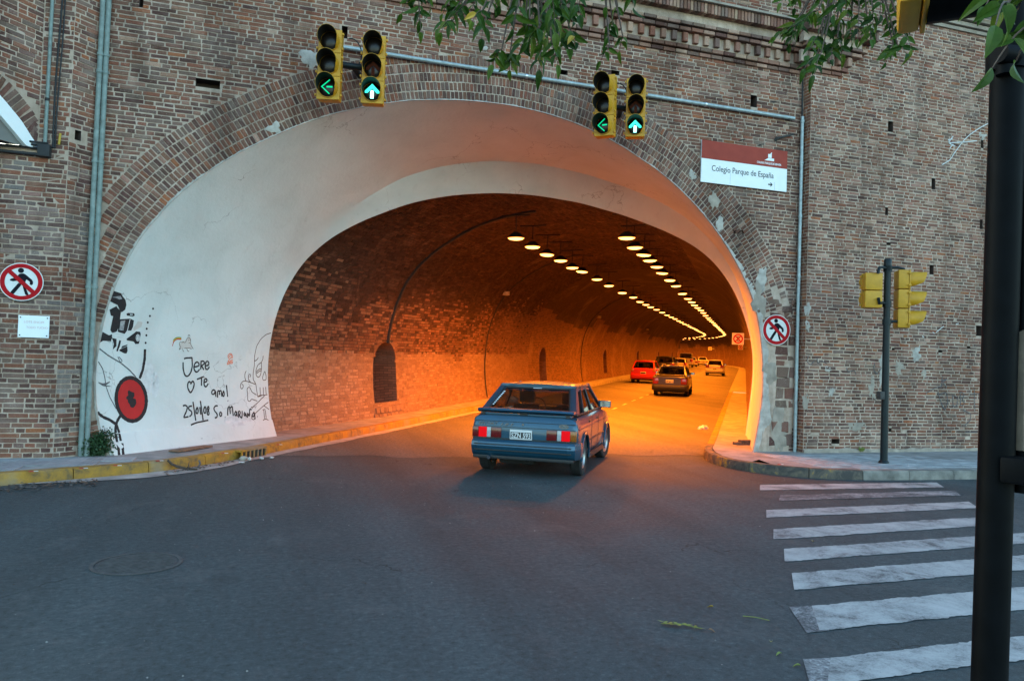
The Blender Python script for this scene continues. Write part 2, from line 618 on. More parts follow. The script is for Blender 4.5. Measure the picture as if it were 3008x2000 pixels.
    M_['green_lit'] = emat('bright_green_arrow_light', (0.05, 1.0, 0.72), 0.42)
    M_['green_hot'] = emat('white_green_arrow_light', (0.25, 1.0, 0.85), 1.6)
    M_['green_glow'] = emat('green_lens_back', (0.0, 0.25, 0.12), 0.08)
    M_['galv'] = pmat('galvanised_steel', (0.36, 0.43, 0.44), 0.5, 0.4, 0.25, 12.0)
    M_['galv2'] = pmat('painted_steel_pipe', (0.20, 0.255, 0.235), 0.6, 0.05, 0.3, 8.0)
    M_['dark_green'] = pmat('dark_green_paint', (0.006, 0.014, 0.017), 0.45, 0.0, 0.25, 10.0, spec=0.3)
    M_['near_black'] = pmat('black_pole_paint', (0.0020, 0.0027, 0.0036), 0.55, 0.0, 0.4, 14.0, spec=0.07)
    M_['cable'] = pmat('black_cable', (0.02, 0.022, 0.024), 0.7)
    M_['steel_bright'] = pmat('bright_clamp', (0.7, 0.72, 0.74), 0.3, 0.9, 0.1, 30)
    M_['sign_red'] = pmat('sign_red', (0.42, 0.004, 0.010), 0.5, 0, 0.08, 12, spec=0.12)
    M_['sign_white'] = pmat('sign_white', (0.72, 0.74, 0.71), 0.5, 0, 0.06, 10, spec=0.2)
    M_['sign_black'] = pmat('sign_black', (0.006, 0.006, 0.012), 0.5, 0, 0.1, 10, spec=0.1)
    M_['board_red'] = pmat('board_brick_red', (0.33, 0.052, 0.034), 0.55, 0, 0.1, 5, spec=0.15)
    M_['board_white'] = pmat('board_white', (0.86, 0.90, 0.90), 0.45, 0, 0.03, 6, spec=0.3)
    M_['board_ink'] = pmat('board_ink', (0.008, 0.02, 0.03), 0.6, 0, 0.1, 5, spec=0.1)
    M_['faint_red'] = pmat('faded_red_ink', (0.62, 0.42, 0.40), 0.6, 0, 0.1, 5)
    M_['spray_black'] = pmat('black_spray_paint', (0.012, 0.012, 0.014), 0.75, 0, 0.3, 20)
    M_['spray_brown'] = pmat('brown_marker', (0.10, 0.055, 0.03), 0.75, 0, 0.3, 20)
    M_['spray_red'] = pmat('red_spray_paint', (0.47, 0.012, 0.012), 0.7, 0, 0.12, 6)
    M_['spray_grey'] = pmat('grey_stencil_paint', (0.30, 0.30, 0.30), 0.8, 0, 0.5, 25)
    M_['spray_white'] = pmat('white_wall_paint', (0.62, 0.63, 0.62), 0.8, 0, 0.15, 12)
    M_['paste_beige'] = pmat('beige_wash', (0.58, 0.53, 0.48), 0.8, 0, 0.1, 6)
    M_['stamp_orange'] = pmat('orange_stamp', (0.72, 0.25, 0.16), 0.8, 0, 0.3, 40)
    M_['flag_green'] = pmat('green_marker', (0.03, 0.22, 0.05), 0.8)
    M_['flag_yellow'] = pmat('yellow_marker', (0.70, 0.52, 0.04), 0.8)
    M_['flag_red'] = pmat('red_marker', (0.55, 0.05, 0.03), 0.8)
    M_['wall_smudge'] = pmat('washed_out_paint', (0.10, 0.10, 0.105), 0.9, 0, 0.4, 20)
    M_['lamp_shade'] = pmat('lamp_shade_metal', (0.018, 0.014, 0.012), 0.6, 0.3, 0.3, 10)
    M_['lamp_glass'] = emat('sodium_lamp_glass', (1.0, 0.37, 0.075), 2.2)
    M_['lamp_rim'] = emat('lamp_reflector_glow', (1.0, 0.24, 0.03), 0.9)
    M_['tail_lit'] = emat('lit_tail_lamp', (1.0, 0.004, 0.012), 0.17, (0.06, 0.0, 0.0))
    M_['tail_red'] = pmat('red_lens', (0.14, 0.006, 0.006), 0.18, 0, 0.2, 30, coat=0.6)
    M_['tail_white'] = pmat('clear_lens', (0.42, 0.44, 0.45), 0.2, 0, 0.15, 40, coat=0.6)
    M_['tail_amber'] = pmat('amber_lens', (0.30, 0.09, 0.008), 0.2, 0, 0.15, 40, coat=0.6)
    M_['tyre'] = pmat('tyre_rubber', (0.016, 0.016, 0.017), 0.85, 0, 0.3, 20, 0.3)
    M_['rim'] = pmat('alloy_rim', (0.34, 0.36, 0.38), 0.35, 0.85, 0.15, 20)
    M_['underbody'] = pmat('dark_underbody', (0.012, 0.012, 0.012), 0.8)
    M_['plastic'] = pmat('black_plastic', (0.018, 0.02, 0.022), 0.5)
    M_['chrome'] = pmat('chrome', (0.55, 0.57, 0.6), 0.15, 1.0, 0.05, 20)
    M_['seat'] = pmat('seat_cloth', (0.03, 0.03, 0.033), 0.9)
    M_['plate_white'] = pmat('plate_white', (0.62, 0.64, 0.64), 0.4, 0, 0.05, 20)
    M_['plate_black'] = pmat('plate_black', (0.012, 0.012, 0.014), 0.4, 0, 0.05, 20)
    k = NT('car_glass')
    tr = k.node('ShaderNodeBsdfTransparent'); tr.inputs[0].default_value = (0.31, 0.33, 0.32, 1)
    gl = k.node('ShaderNodeBsdfGlossy'); gl.inputs['Roughness'].default_value = 0.03
    fr = k.node('ShaderNodeFresnel'); fr.inputs[0].default_value = 1.5
    mx = k.node('ShaderNodeMixShader')
    k.l.new(k.math('ADD', fr.outputs[0], k.math('MULTIPLY', k.noise(3.0), 0.03)), mx.inputs[0])
    k.l.new(tr.outputs[0], mx.inputs[1]); k.l.new(gl.outputs[0], mx.inputs[2])
    k.l.new(mx.outputs[0], k.out.inputs[0])
    M_['glass'] = k.m
    M_['bark'] = pmat('bark', (0.07, 0.055, 0.04), 0.9, 0, 0.4, 30, 0.6)
    M_['cardboard'] = pmat('brown_paper', (0.17, 0.13, 0.095), 0.9, 0, 0.3, 7, 0.4)
    k = NT('leaf')
    oi = k.node('ShaderNodeObjectInfo')
    c = k.ramp(oi.outputs['Random'], [(0.0, (0.012, 0.038, 0.004)), (0.45, (0.030, 0.080, 0.007)), (0.8, (0.060, 0.120, 0.009)), (1.0, (0.11, 0.15, 0.014))])
    c = k.mix(1.0, c, k.ramp(k.noise(40.0, 3.0), [(0.3, 0.8), (0.7, 1.2)]), 'MULTIPLY')
    k.set(color=c, rough=0.5, spec=0.28)
    tb = k.node('ShaderNodeBsdfTranslucent'); k.l.new(c, tb.inputs[0])
    ms = k.node('ShaderNodeMixShader'); ms.inputs[0].default_value = 0.3
    k.l.new(k.bsdf.outputs[0], ms.inputs[1]); k.l.new(tb.outputs[0], ms.inputs[2])
    k.l.new(ms.outputs[0], k.out.inputs[0])
    M_['leaf'] = k.m
    M_['leaf_yellow'] = pmat('yellow_leaf', (0.42, 0.27, 0.02), 0.5)
    M_['leaf_pale'] = pmat('wilted_leaf', (0.20, 0.24, 0.05), 0.6)
    M_['bush'] = pmat('weed_foliage', (0.022, 0.06, 0.018), 0.6, 0, 0.5, 30)
    M_['wood'] = pmat('old_plank', (0.20, 0.11, 0.065), 0.85, 0, 0.4, 12, 0.5)
    M_['twig'] = pmat('twig_bark', (0.08, 0.055, 0.04), 0.9, 0, 0.4, 40)
    M_['manhole'] = pmat('worn_manhole_iron', (0.062, 0.062, 0.060), 0.8, 0.0, 0.35, 14, 0.4)
    M_['iron'] = pmat('cast_iron', (0.060, 0.058, 0.055), 0.7, 0.3, 0.3, 14, 0.4)
    M_['hole'] = pmat('broken_brick', (0.075, 0.05, 0.04), 0.95)
    M_['paper'] = pmat('paper_scrap', (0.6, 0.6, 0.58), 0.7)
    M_['tape_red'] = pmat('red_tape', (0.45, 0.02, 0.02), 0.6)
    M_['stone_dark'] = pmat('grey_stone', (0.10, 0.095, 0.09), 0.9, 0, 0.4, 20, 0.5)
    M_['render_grey'] = pmat('grey_render', (0.34, 0.285, 0.23), 0.95, 0, 0.3, 5, 0.6, bscale=30)
    M_['render_pale'] = pmat('pale_render', (0.44, 0.40, 0.35), 0.95, 0, 0.3, 7, 0.6, bscale=30)
    M_['soffit_white'] = pmat('soffit_plaster', (0.55, 0.55, 0.52), 0.9, 0, 0.1, 3)
    M_['soffit_grey'] = pmat('grey_infill', (0.20, 0.195, 0.18), 0.9, 0, 0.15, 2)
    M_['skin'] = pmat('skin', (0.28, 0.15, 0.10), 0.6)
    M_['hair'] = pmat('dark_hair', (0.015, 0.011, 0.009), 0.7)
    M_['shirt'] = pmat('dark_shirt', (0.03, 0.032, 0.04), 0.85)


make_materials()

# ================================================================== ground
def us(p):
    d = V(p) - TM
    return (d.x * math.cos(TA) - d.y * math.sin(TA), d.x * math.sin(TA) + d.y * math.cos(TA))


mb = MB()
mb.quad((-90, -90, 0), (90, -90, 0), (90, 12.9, 0), (-90, 12.9, 0))
mb.add([path(-6.5, -5.5), path(-6.5, 3.6), path(-.2, 3.6), path(-.2, -5.5)], [(0, 1, 2, 3)]); mb.v[4:] = [(x, y, max(12.9, y) * 0 - .0) for x, y, z in mb.v[4:]]
mb.v = mb.v[:4] + [(mb.v[4][0], 12.9, 0), (9.5, 12.9, 0), (mb.v[6][0], mb.v[6][1], 0), (mb.v[7][0], mb.v[7][1], 0)]
struct(mb.build('road', M_['asphalt']))
mb = MB()
ss = [-1.0 + 0.5 * i for i in range(11)] + [4.5 + 2 * i for i in range(102)]
us_ = [-4.4 + .2 * i for i in range(40)]


def s_mouth(u):
    return min(-1.0, (13.0 + .18 * math.sin(u * 1.7) + .10 * math.sin(u * 5.1) - 16.0 + math.sin(TA) * u) / math.cos(TA))


for u0, u1 in zip(us_, us_[1:]):
    a0, a1 = s_mouth(u0), s_mouth(u1)
    for k in range(4):
        f0, f1 = k / 4, (k + 1) / 4
        mb.quad(path(a0 + (-1 - a0) * f0, u0, .004), path(a1 + (-1 - a1) * f0, u1, .004), path(a1 + (-1 - a1) * f1, u1, .004), path(a0 + (-1 - a0) * f1, u0, .004))
for i, (a, b) in enumerate(zip(ss, ss[1:])):
    for u0, u1 in ((-4.4, -0.4), (-0.4, 3.4)):
        mb.quad(path(a, u0, .004), path(a, u1, .004), path(b, u1, .004), path(b, u0, .004))
struct(mb.build('tunnel_road', M_['dusty_asphalt'], smooth=60))

# kerb lines (outer edge), measured in plan
KL = [(-14, 4.4), (-9, 7.3), (-5.5, 9.45), (-2.97, 10.53), (-2.17, 10.98), (-1.26, 11.57), (-.71, 12.22), (-.02, 13.25), (.78, 14.5)]
KL = [V((x, y, 0)) for x, y in KL]
KL = KL[:-1] + [V((q.x, q.y, 0)) for q in [path(-4.4, -3.78), path(-2, -3.9), path(0.5, -4.0)] + [path(3 + 1.0 * i, -4.05) for i in range(20)]]
KR = [V((path(s, 3.25).x, path(s, 3.25).y, 0)) for s in (22, 18, 14, 10, 7, 5, 3, 1.5, 0, -1.2)] + [V((8.25, 13.0, 0)), V((7.85, 12.35, 0)), V((7.63, 11.75, 0)), V((7.56, 11.3, 0)), V((7.63, 10.85, 0)), V((7.85, 10.45, 0)), V((8.2, 10.15, 0)), V((8.7, 9.85, 0)), V((9.4, 9.72, 0)), V((10.5, 9.66, 0)), V((12, 9.62, 0)), V((14, 9.60, 0)), V((17, 9.6, 0)), V((22, 9.6, 0)), V((40, 9.6, 0))]


def dense(poly, step):
    out = []
    for a, b in zip(poly, poly[1:]):
        n = max(1, int((b - a).length / step))
        out += [a.lerp(b, i / n) for i in range(n)]
    return out + [poly[-1]]


def ground_z(p):
    if p.y < 12.0:
        return 0.0
    return zr(us(p)[1])


def sidewalk(name, kerb, wall, mat, z=0.142):
    """strip between the kerb line and a wall line with the same number of points"""
    mb = MB()
    for (a, b, c, d) in zip(kerb, kerb[1:], wall, wall[1:]):
        q = [V((p.x, p.y, ground_z(p) + z)) for p in (a, b, d, c)]
        mb.quad(*q)
    return struct(mb.build(name, mat, smooth=60))


def kerb_stones(parent, poly, matf, seed, stone=0.95, upto=None):
    rng = random.Random(seed)
    pl = smooth_poly(dense(poly, 0.25), 2)
    L = [0.0]
    for a, b in zip(pl, pl[1:]):
        L.append(L[-1] + (b - a).length)

    def at(t):
        t = max(0, min(L[-1], t))
        for i in range(len(L) - 1):
            if L[i + 1] >= t:
                k = (t - L[i]) / max(1e-9, L[i + 1] - L[i])
                p = pl[i].lerp(pl[i + 1], k)
                d = (pl[min(i + 2, len(pl) - 1)] - pl[max(i - 1, 0)]).normalized()
                return p, d
        return pl[-1], (pl[-1] - pl[-2]).normalized()
    t = 0.0
    while t < L[-1] - 0.1:
        t1 = min(L[-1], t + stone * rng.uniform(0.9, 1.1))
        mbk = MB()
        cols = []
        n = 5
        dz = rng.uniform(-0.004, 0.004)
        for i in range(n):
            p, d = at(t + 0.006 + (t1 - t - 0.012) * i / (n - 1))
            nn = V((-d.y, d.x, 0)) * SIDE   # towards the pavement
            g = ground_z(p)
            j = rng.uniform(-0.003, 0.003)
            cols.append([p + nn * 0.0 + V((0, 0, g - 0.02)), p + nn * (0.008 + j) + V((0, 0, g + 0.118 + dz)), p + nn * 0.03 + V((0, 0, g + 0.15 + dz + j)), p + nn * 0.165 + V((0, 0, g + 0.151 + dz)), p + nn * 0.165 + V((0, 0, g - 0.02))])
        vs = [q for c in cols for q in c]
        fs = []
        for i in range(n - 1):
            for k in range(4):
                a = i * 5 + k
                fs.append((a, a + 1, a + 6, a + 5) if SIDE < 0 else (a, a + 5, a + 6, a + 1))
        fs.append((0, 1, 2, 3, 4)); fs.append(tuple((n - 1) * 5 + k for k in (4, 3, 2, 1, 0)))
        mbk.add(vs, fs)
        pm = at((t + t1) / 2)[0]
        mbk.build('kerb_stone', matf(pm, rng), parent, smooth=40)
        t = t1


def offs(poly, d):
    out = []
    for i, p in enumerate(poly):
        t = (poly[min(i + 1, len(poly) - 1)] - poly[max(i - 1, 0)]).normalized()
        out.append(p + V((-t.y, t.x, 0)) * d)
    return out


# left pavement: kerb runs left to right, pavement lies to the left of travel
kl = smooth_poly(dense(KL, 0.5), 2)


def wall_left(p):
    if p.x < -2.4 and p.y < 12.2:
        return V((p.x, 12.05 if p.x > -6 else 12.05, 0))
    s = us(p)[1]
    if p.y < 12.3 and s < -4:
        return V((max(-2.4, p.x - 1.6), 12.4, 0)) if p.y < 11.6 else path(max(s, -7.6), -5.1)
    return path(s, -5.2)


wl = [wall_left(p) for p in kl]
SIDE = 1
left_walk = sidewalk('pavement', offs(kl, 0.15), wl, M_['concrete'])
left_walk['label'] = 'narrow pavement at the left of the portal running into the tunnel'
kerb_stones(left_walk, KL, lambda p, r: M_['yellow_kerb'] if r.random() < 0.93 else M_['kerb_grey'], 3)
# far continuation
mb = MB()
for i in range(70):
    s = 23 + 2.0 * i
    a, b = s, s + 2.0
    mb.quad(path(a, -4.05, 0.0), path(b, -4.05, 0), path(b, -4.05, .15), path(a, -4.05, .15))
    mb.quad(path(a, -4.05, .15), path(b, -4.05, .15), path(b, -5.3, .15), path(a, -5.3, .15))
struct(mb.build('pavement', M_['concrete']))
# right pavement
kr = smooth_poly(dense(KR, 0.4), 3)
wr = []
for p in kr:
    u, s = us(p)
    if p.y > 12.6:
        wr.append(path(s, 4.5))
    elif p.x < 9.4:
        t = max(0.0, min(1.0, (12.6 - p.y) / 3.0))
        wr.append(path(s, 4.5).lerp(V((9.6, 12.5, 0)), min(1, t * 1.2)) if s > -3.5 else V((max(8.6, p.x), 12.5, 0)))
    else:
        wr.append(V((p.x, 12.3, 0)))
right_walk = sidewalk('pavement', [q for q in offs(kr, 0.15)], wr, M_['concrete'])
right_walk['label'] = 'pavement at the right of the portal, tiled below the brick wall'


def kr_mat(p, rng):
    if p.y > 13.2:
        return M_['yellow_kerb']
    return M_['dirty_kerb'] if p.x < 8.75 and p.y > 9.6 and not p.x > 8.75 else M_['kerb_grey']


SIDE = 1
kerb_stones(right_walk, KR[:-2], kr_mat, 5)
mb = MB()
for i in range(70):
    s = 22 + 2.0 * i
    a, b = s, s + 2.0
    mb.quad(path(a, 3.25, 0.15), path(b, 3.25, .15), path(b, 3.25, 0), path(a, 3.25, 0))
    mb.quad(path(a, 3.25, .15), path(a, 4.4, .15), path(b, 4.4, .15), path(b, 3.25, .15))
struct(mb.build('pavement', M_['concrete']))

# tiles of the right pavement (0.2 m squares), each a piece
poly_r = [(q.x, q.y) for q in offs(kr, 0.17)]


def inside_right(x, y):
    if x < 8.55 or y > 11.98:
        return False
    # kerb line y at this x (outer run only)
    best = None
    for (x0, y0), (x1, y1) in zip(poly_r, poly_r[1:]):
        if min(y0, y1) < 10.6 and (x0 - x) * (x1 - x) <= 0 and x0 != x1:
            yy = y0 + (y1 - y0) * (x - x0) / (x1 - x0)
            best = yy if best is None else max(best, yy)
    return best is not None and y > best + 0.01


def tile_mesh(sx, sy, ribs):
    mb = MB()
    if ribs:
        n = ribs
        for i in range(n):
            x0 = -sx / 2 + sx * i / n + .004; x1 = -sx / 2 + sx * (i + 1) / n - .004
            mb.box(x0, x1, -sy / 2 + .002, sy / 2 - .002, 0.0, 0.009)
        mb.box(-sx / 2 + .002, sx / 2 - .002, -sy / 2 + .002, sy / 2 - .002, -0.004, 0.004)
    else:
        a = .006
        mb.add([(-sx / 2 + a, -sy / 2 + a, 0), (sx / 2 - a, -sy / 2 + a, 0), (sx / 2 - a, sy / 2 - a, 0), (-sx / 2 + a, sy / 2 - a, 0),
                (-sx / 2 + 2 * a, -sy / 2 + 2 * a, .009), (sx / 2 - 2 * a, -sy / 2 + 2 * a, .009), (sx / 2 - 2 * a, sy / 2 - 2 * a, .009), (-sx / 2 + 2 * a, sy / 2 - 2 * a, .009)],
               [(4, 5, 6, 7), (0, 1, 5, 4), (1, 2, 6, 5), (2, 3, 7, 6), (3, 0, 4, 7)])
    return mb.mesh('tile', M_['tile'])


rng = random.Random(8)
tm = tile_mesh(.2, .2, 0)
cells = []
for i in range(60):
    for j in range(14):
        x = 8.6 + .2 * i; y = 9.7 + .2 * j
        if all(inside_right(x + dx, y + dy) for dx in (-.1, .1) for dy in (-.1, .1)):
            cells.append((x, y))
cells.sort(key=lambda c: c[0] * .3 + (c[1] * .95))
cells = sorted(cells, key=lambda c: math.hypot(c[0], c[1]))
for x, y in cells[:300]:
    o = link('tile', tm, right_walk)
    o.location = (x, y, 0.142 + rng.uniform(-.002, .002))
    o.rotation_euler = (rng.uniform(-.004, .004), rng.uniform(-.004, .004), 0)
mb = MB()
for x, y in cells[300:]:
    mb.box(x - .096, x + .096, y - .096, y + .096, .14, .151)
if mb.v:
    mb.build('tile_area', M_['tile'], right_walk, kind='stuff')
# ribbed tiles of the left pavement
tm = tile_mesh(.2, .4, 4)
for i in range(40):
    for j in range(5):
        x = -6.6 + .2 * i; y = 10.6 + .4 * j
        yk = None
        for a, b in zip(kl, kl[1:]):
            if (a.x - x) * (b.x - x) <= 0 and a.x != b.x:
                yk = a.y + (b.y - a.y) * (x - a.x) / (b.x - a.x)
        if yk is None or y - .2 < yk + .2 or y + .2 > 12.0 or x > -1.6:
            continue
        o = link('tile', tm, left_walk)
        o.location = (x, y, .143 + rng.uniform(-.002, .002))

# gutter strip along the left kerb
mb = MB()
g = offs(kl, 0.0)
for i in range(len(g) - 1):
    if not (-3.6 < g[i].x < 6):
        continue
    def wdt(p):
        return max(0.02, 0.24 + 0.13 * nz(p.x * 1.3, p.y * 1.1, 3) + (0.18 if -2.2 < p.x < -0.4 else 0.0) - (0.2 if p.x < -2.4 else 0))
    def gp(p, q, d):
        t = (q - p).normalized()
        n = V((t.y, -t.x, 0))
        r = p + n * d
        return V((r.x, r.y, ground_z(r) + 0.009))
    mb.quad(gp(g[i], g[i + 1], -.01), gp(g[i], g[i + 1], wdt(g[i])), gp(g[i + 1], g[min(i + 2, len(g) - 1)], wdt(g[i + 1])), gp(g[i + 1], g[min(i + 2, len(g) - 1)], -.01))
struct(mb.build('gutter', M_['gutter']))

# zebra crossing: each stripe is its own piece of the road
ZEB = [((7.02, 9.52), (10.25, 9.40), 9.10), ((6.75, 8.70), (9.85, 8.70), 8.34), ((5.86, 7.80), (9.2, 7.90), 7.40), ((5.24, 6.85), (8.55, 7.02), 6.44), ((4.77, 6.08), (8.05, 6.22), 5.68), ((4.28, 5.34), (7.5, 5.43), 4.93), ((3.84, 4.57), (7.0, 4.62), 4.13), ((3.27, 3.72), (6.45, 3.76), 3.40)]
zeb = thing('zebra_crossing', 'white zebra crossing painted on the asphalt before the right pavement', 'crosswalk', (6.5, 6.5, 0))
for i, (a, b, y2) in enumerate(ZEB):
    mb = MB()
    n = 140
    up = []; dn = []
    yb = y2 - a[1]
    for j in range(n + 1):
        t = j / n
        x = a[0] + (b[0] - a[0]) * t; y = a[1] + (b[1] - a[1]) * t
        e = 0.022 * nz(x * 5, i * 3.1) + 0.016 * nz(x * 22, i)
        e2 = 0.024 * nz(x * 5, i * 3.1 + 50) + 0.016 * nz(x * 22, i + 9)
        up.append((x, y + e, .006)); dn.append((x - 0.30, y + yb + e2, .006))
    for j in range(n):
        mb.quad(dn[j], dn[j + 1], up[j + 1], up[j])
    o = mb.build('stripe', M_['worn_paint'] if i == 1 else M_['road_paint'], zeb)
    if i == 1:
        o['label'] = 'half worn away stripe, second from the kerb'
# older faded ends left of the stripes
for i in (6, 7):
    a, b, y2 = ZEB[i]
    mb = MB()
    mb.quad((a[0] - .42, y2 - .02, .005), (a[0] - .24, y2 - .02, .005), (a[0] + .0, a[1] + .0, .005), (a[0] - .18, a[1] + .02, .005))
    mb.build('faded_paint', M_['worn_paint'], zeb)
# lane dashes in the tunnel
lane = thing('lane_line', 'broken white centre line on the road inside the tunnel', 'road marking', path(10, -.34))
for i in range(34):
    s = 6.7 + 2.36 * i
    mb = MB()
    mb.quad(path(s, -.39, .008), path(s, -.29, .008), path(s + .95, -.29, .008), path(s + .95, -.39, .008))
    mb.build('dash', M_['road_paint'], lane)
mb = MB()
for i in range(40):
    a = 86 + 1.5 * i
    mb.quad(path(a, -.39, .008), path(a, -.29, .008), path(a + 1.5, -.29, .008), path(a + 1.5, -.39, .008))
mb.build('line', M_['road_paint'], lane)
# pavement the photographer stands on (below the frame)
mb = MB()
mb.box(0.6, 7.0, -3.0, 1.95, 0.0, 0.15)
struct(mb.build('pavement', M_['concrete']))

# ================================================================== portal curves
OUT = [(-2.02, .0), (-2.08, .09), (-2.22, .44), (-2.29, .77), (-2.33, 1.14), (-2.33, 1.47), (-2.3, 1.78), (-2.26, 2.08), (-2.16, 2.54), (-1.85, 3.33), (-1.37, 4.0), (-1.02, 4.36), (-.46, 4.80), (.13, 5.17), (.53, 5.39), (.97, 5.58), (1.43, 5.75), (2.12, 5.94), (2.89, 6.05), (3.69, 6.09), (4.25, 6.06), (4.82, 5.98), (5.28, 5.87), (5.89, 5.66), (6.8, 5.22), (7.39, 4.80), (7.78, 4.45), (8.12, 4.08), (8.48, 3.6), (8.74, 3.16), (8.91, 2.7), (9.01, 2.16), (9.06, 1.62), (9.05, 1.08), (8.97, .63), (8.88, .2), (8.83, .0)]
INN = [(.26, -.05), (.21, .15), (.08, .84), (.04, 1.36), (.05, 1.79), (.14, 2.40), (.31, 2.93), (.62, 3.50), (1.11, 3.99), (1.68, 4.36), (2.51, 4.76), (3.0, 4.93), (3.61, 5.08), (4.42, 5.20), (5.26, 5.24), (6.31, 5.18), (7.4, 5.0), (8.36, 4.76), (9.05, 4.52), (9.53, 4.26), (9.88, 3.96), (10.2, 3.58), (10.45, 3.15), (10.62, 2.75), (10.74, 2.4), (10.81, 1.9), (10.81, 1.5), (10.74, .88), (10.68, .4), (10.62, -.05)]
CRZ = [((812, 886), .08), ((844, 814), .2), ((897, 743), .35), ((960, 667), .5), ((1036, 609), .65), ((1123, 553), .8), ((1190, 518), .9), ((1302, 487), 1), ((1436, 472), 1), ((1570, 480), 1), ((1704, 507), 1), ((1837, 549), 1), ((1950, 598), 1), ((2030, 650), .9), ((2085, 703), .75), ((2125, 752), .6), ((2160, 810), .4), ((2188, 885), .2)]
NA = 120
outer = smooth_poly(resample([V((x, YF, z)) for x, z in OUT], NA), 3)
inner = smooth_poly(resample([V((x, YR, z)) for x, z in INN], NA), 3)
cr = [V((x, YR - .02, z)) for x, z in INN[:6]] + [at_y(p[0], p[1], YR - .38 * k) for p, k in CRZ] + [V((x, YR - .02, z)) for x, z in INN[24:]]
crease = smooth_poly(resample(cr, NA), 3)

arch_pts2 = [(p.x, p.z) for p in outer]
an = []          # outward normals of the arch in the facade
for i in range(NA):
    a = outer[max(0, i - 1)]; b = outer[min(NA - 1, i + 1)]
    t = (b - a).normalized()
    an.append(V((-t.z, 0, t.x)))
EXT = [outer[i] + an[i] * 0.755 for i in range(NA)]
SPL = max(range(NA), key=lambda i: outer[i].z)


def cross_x(curve, z, left, apex):
    rng_ = range(0, apex) if left else range(apex, len(curve) - 1)
    best = None
    for i in rng_:
        a, b = curve[i], curve[i + 1]
        if (a.z - z) * (b.z - z) <= 0 and a.z != b.z:
            x = a.x + (b.x - a.x) * (z - a.z) / (b.z - a.z)
            best = x if best is None else (min(best, x) if left else max(best, x))
    return best


# ================================================================== brick laying
PAL = dict(dark=(0.122, 0.062, 0.050), brown=(0.205, 0.098, 0.069), red=(0.245, 0.096, 0.060), orange=(0.32, 0.115, 0.056), grey=(0.190, 0.117, 0.092), pink=(0.300, 0.157, 0.113), pale=(0.42, 0.26, 0.19))


def pick(rng, wts):
    t = rng.random() * sum(wts.values())
    for k, v in wts.items():
        t -= v
        if t <= 0:
            c = PAL[k]
            break
    m = rng.uniform(0.86, 1.14)
    return tuple(x * m * rng.uniform(0.96, 1.04) for x in c)


def tint_facade(p, rng):
    n = nz(p.x * .45 + 5, p.z * .5, 1.0)
    red = max(0, min(1, .5 + n * 1.2))
    if p.x < 0.5:
        red = min(1, red + .35)
    hi = max(0, min(1, (p.z - 6.3) / 2.0)) * max(0, min(1, (p.x - 5) / 3))
    return pick(rng, dict(dark=.34 * (1.25 - red), brown=.42, red=.08 + .18 * red, orange=.01 + .04 * red, grey=.26 * (1.2 - red), pink=.06 + .5 * hi, pale=.01 + .12 * hi))


def tint_right(p, rng):
    n = nz(p.x * .5 + 15, p.z * .6, 2.0)
    low = max(0, min(1, (3.4 - p.z) / 2.4))
    c = pick(rng, dict(dark=.10 + .2 * low + max(0, n) * .3, brown=.34 + .2 * low, red=.18, orange=.04, grey=.20, pink=.34 * (1 - low) + .1, pale=.05))
    return c


def tint_pier(p, rng):
    n = nz(p.x * .9 + 35, p.z * .35, 4.0)
    c = pick(rng, dict(dark=.34, brown=.42, red=.14 + .22 * max(0, -n), orange=.02 + .05 * (p.z > 4.5), grey=.22 + .35 * max(0, n), pink=.01))
    if 2.2 < p.z < 4.2 and nz(p.x * 1.4, p.z * 1.7, 9) > .05:
        k = rng.uniform(.1, .45)
        c = tuple(a * (1 - k) + b * k for a, b in zip(c, (.27, .265, .25)))
    if p.x > -2.85 and .4 < p.z < 2.4 and rng.random() < .5:
        k = rng.uniform(.2, .7)
        c = tuple(a * (1 - k) + b * k for a, b in zip(c, (.36, .34, .31)))
    return c


def brick_piece(c4, nrm, back, front, rng, jit=.0035, inset=.006):
    """c4 world corners on the wall plane (ccw seen from outside)"""
    ce = (c4[0] + c4[1] + c4[2] + c4[3]) / 4
    js = [V((rng.uniform(-jit, jit), rng.uniform(-jit, jit), rng.uniform(-jit, jit))) for _ in range(4)]
    bk = [c4[i] + js[i] - nrm * back for i in range(4)]
    tilt = [rng.uniform(-.0025, .0025) for _ in range(4)]
    fr = [c4[i] + js[i] + (ce - c4[i]).normalized() * inset * rng.uniform(.6, 1.6) + nrm * (front + tilt[i]) for i in range(4)]
    return bk + fr, [(4, 5, 6, 7), (0, 1, 5, 4), (1, 2, 6, 5), (2, 3, 7, 6), (3, 0, 4, 7)]


def courses(u0f, u1f, v0, v1, rng, course=.071, joint=.0165, strl=.24, drift=0.0):
    v = v0
    while v < v1:
        vb = v + course - joint
        vm = (v + vb) / 2
        u0, u1 = u0f(vm), u1f(vm)
        if u0 is not None and u1 is not None and u1 > u0:
            u = u0 - rng.uniform(0, .2)
            while u < u1:
                ln = strl * rng.uniform(.93, 1.05) if rng.random() < .56 else strl * .47 * rng.uniform(.9, 1.12)
                a, b = max(u, u0), min(u + ln, u1)
                if b - a > .03:
                    w_ = .006 * nz(a * .9, v * 6.0, 5.0)
                    yield a, b, v + w_ + rng.uniform(-.003, .003), vb + w_ + rng.uniform(-.003, .003)
                u += ln + joint * rng.uniform(.8, 1.25)
        v += course


def screen_area(c4):
    q = [to_px(p) for p in c4]
    if any(t is None for t in q):
        return 0.0
    cx = sum(t[0] for t in q) / 4; cy = sum(t[1] for t in q) / 4
    if not (-5 < cx < PW - 100 and -5 < cy < PH):
        return 0.0
    return abs(sum(q[i][0] * q[(i + 1) % 4][1] - q[(i + 1) % 4][0] * q[i][1] for i in range(4))) / 2


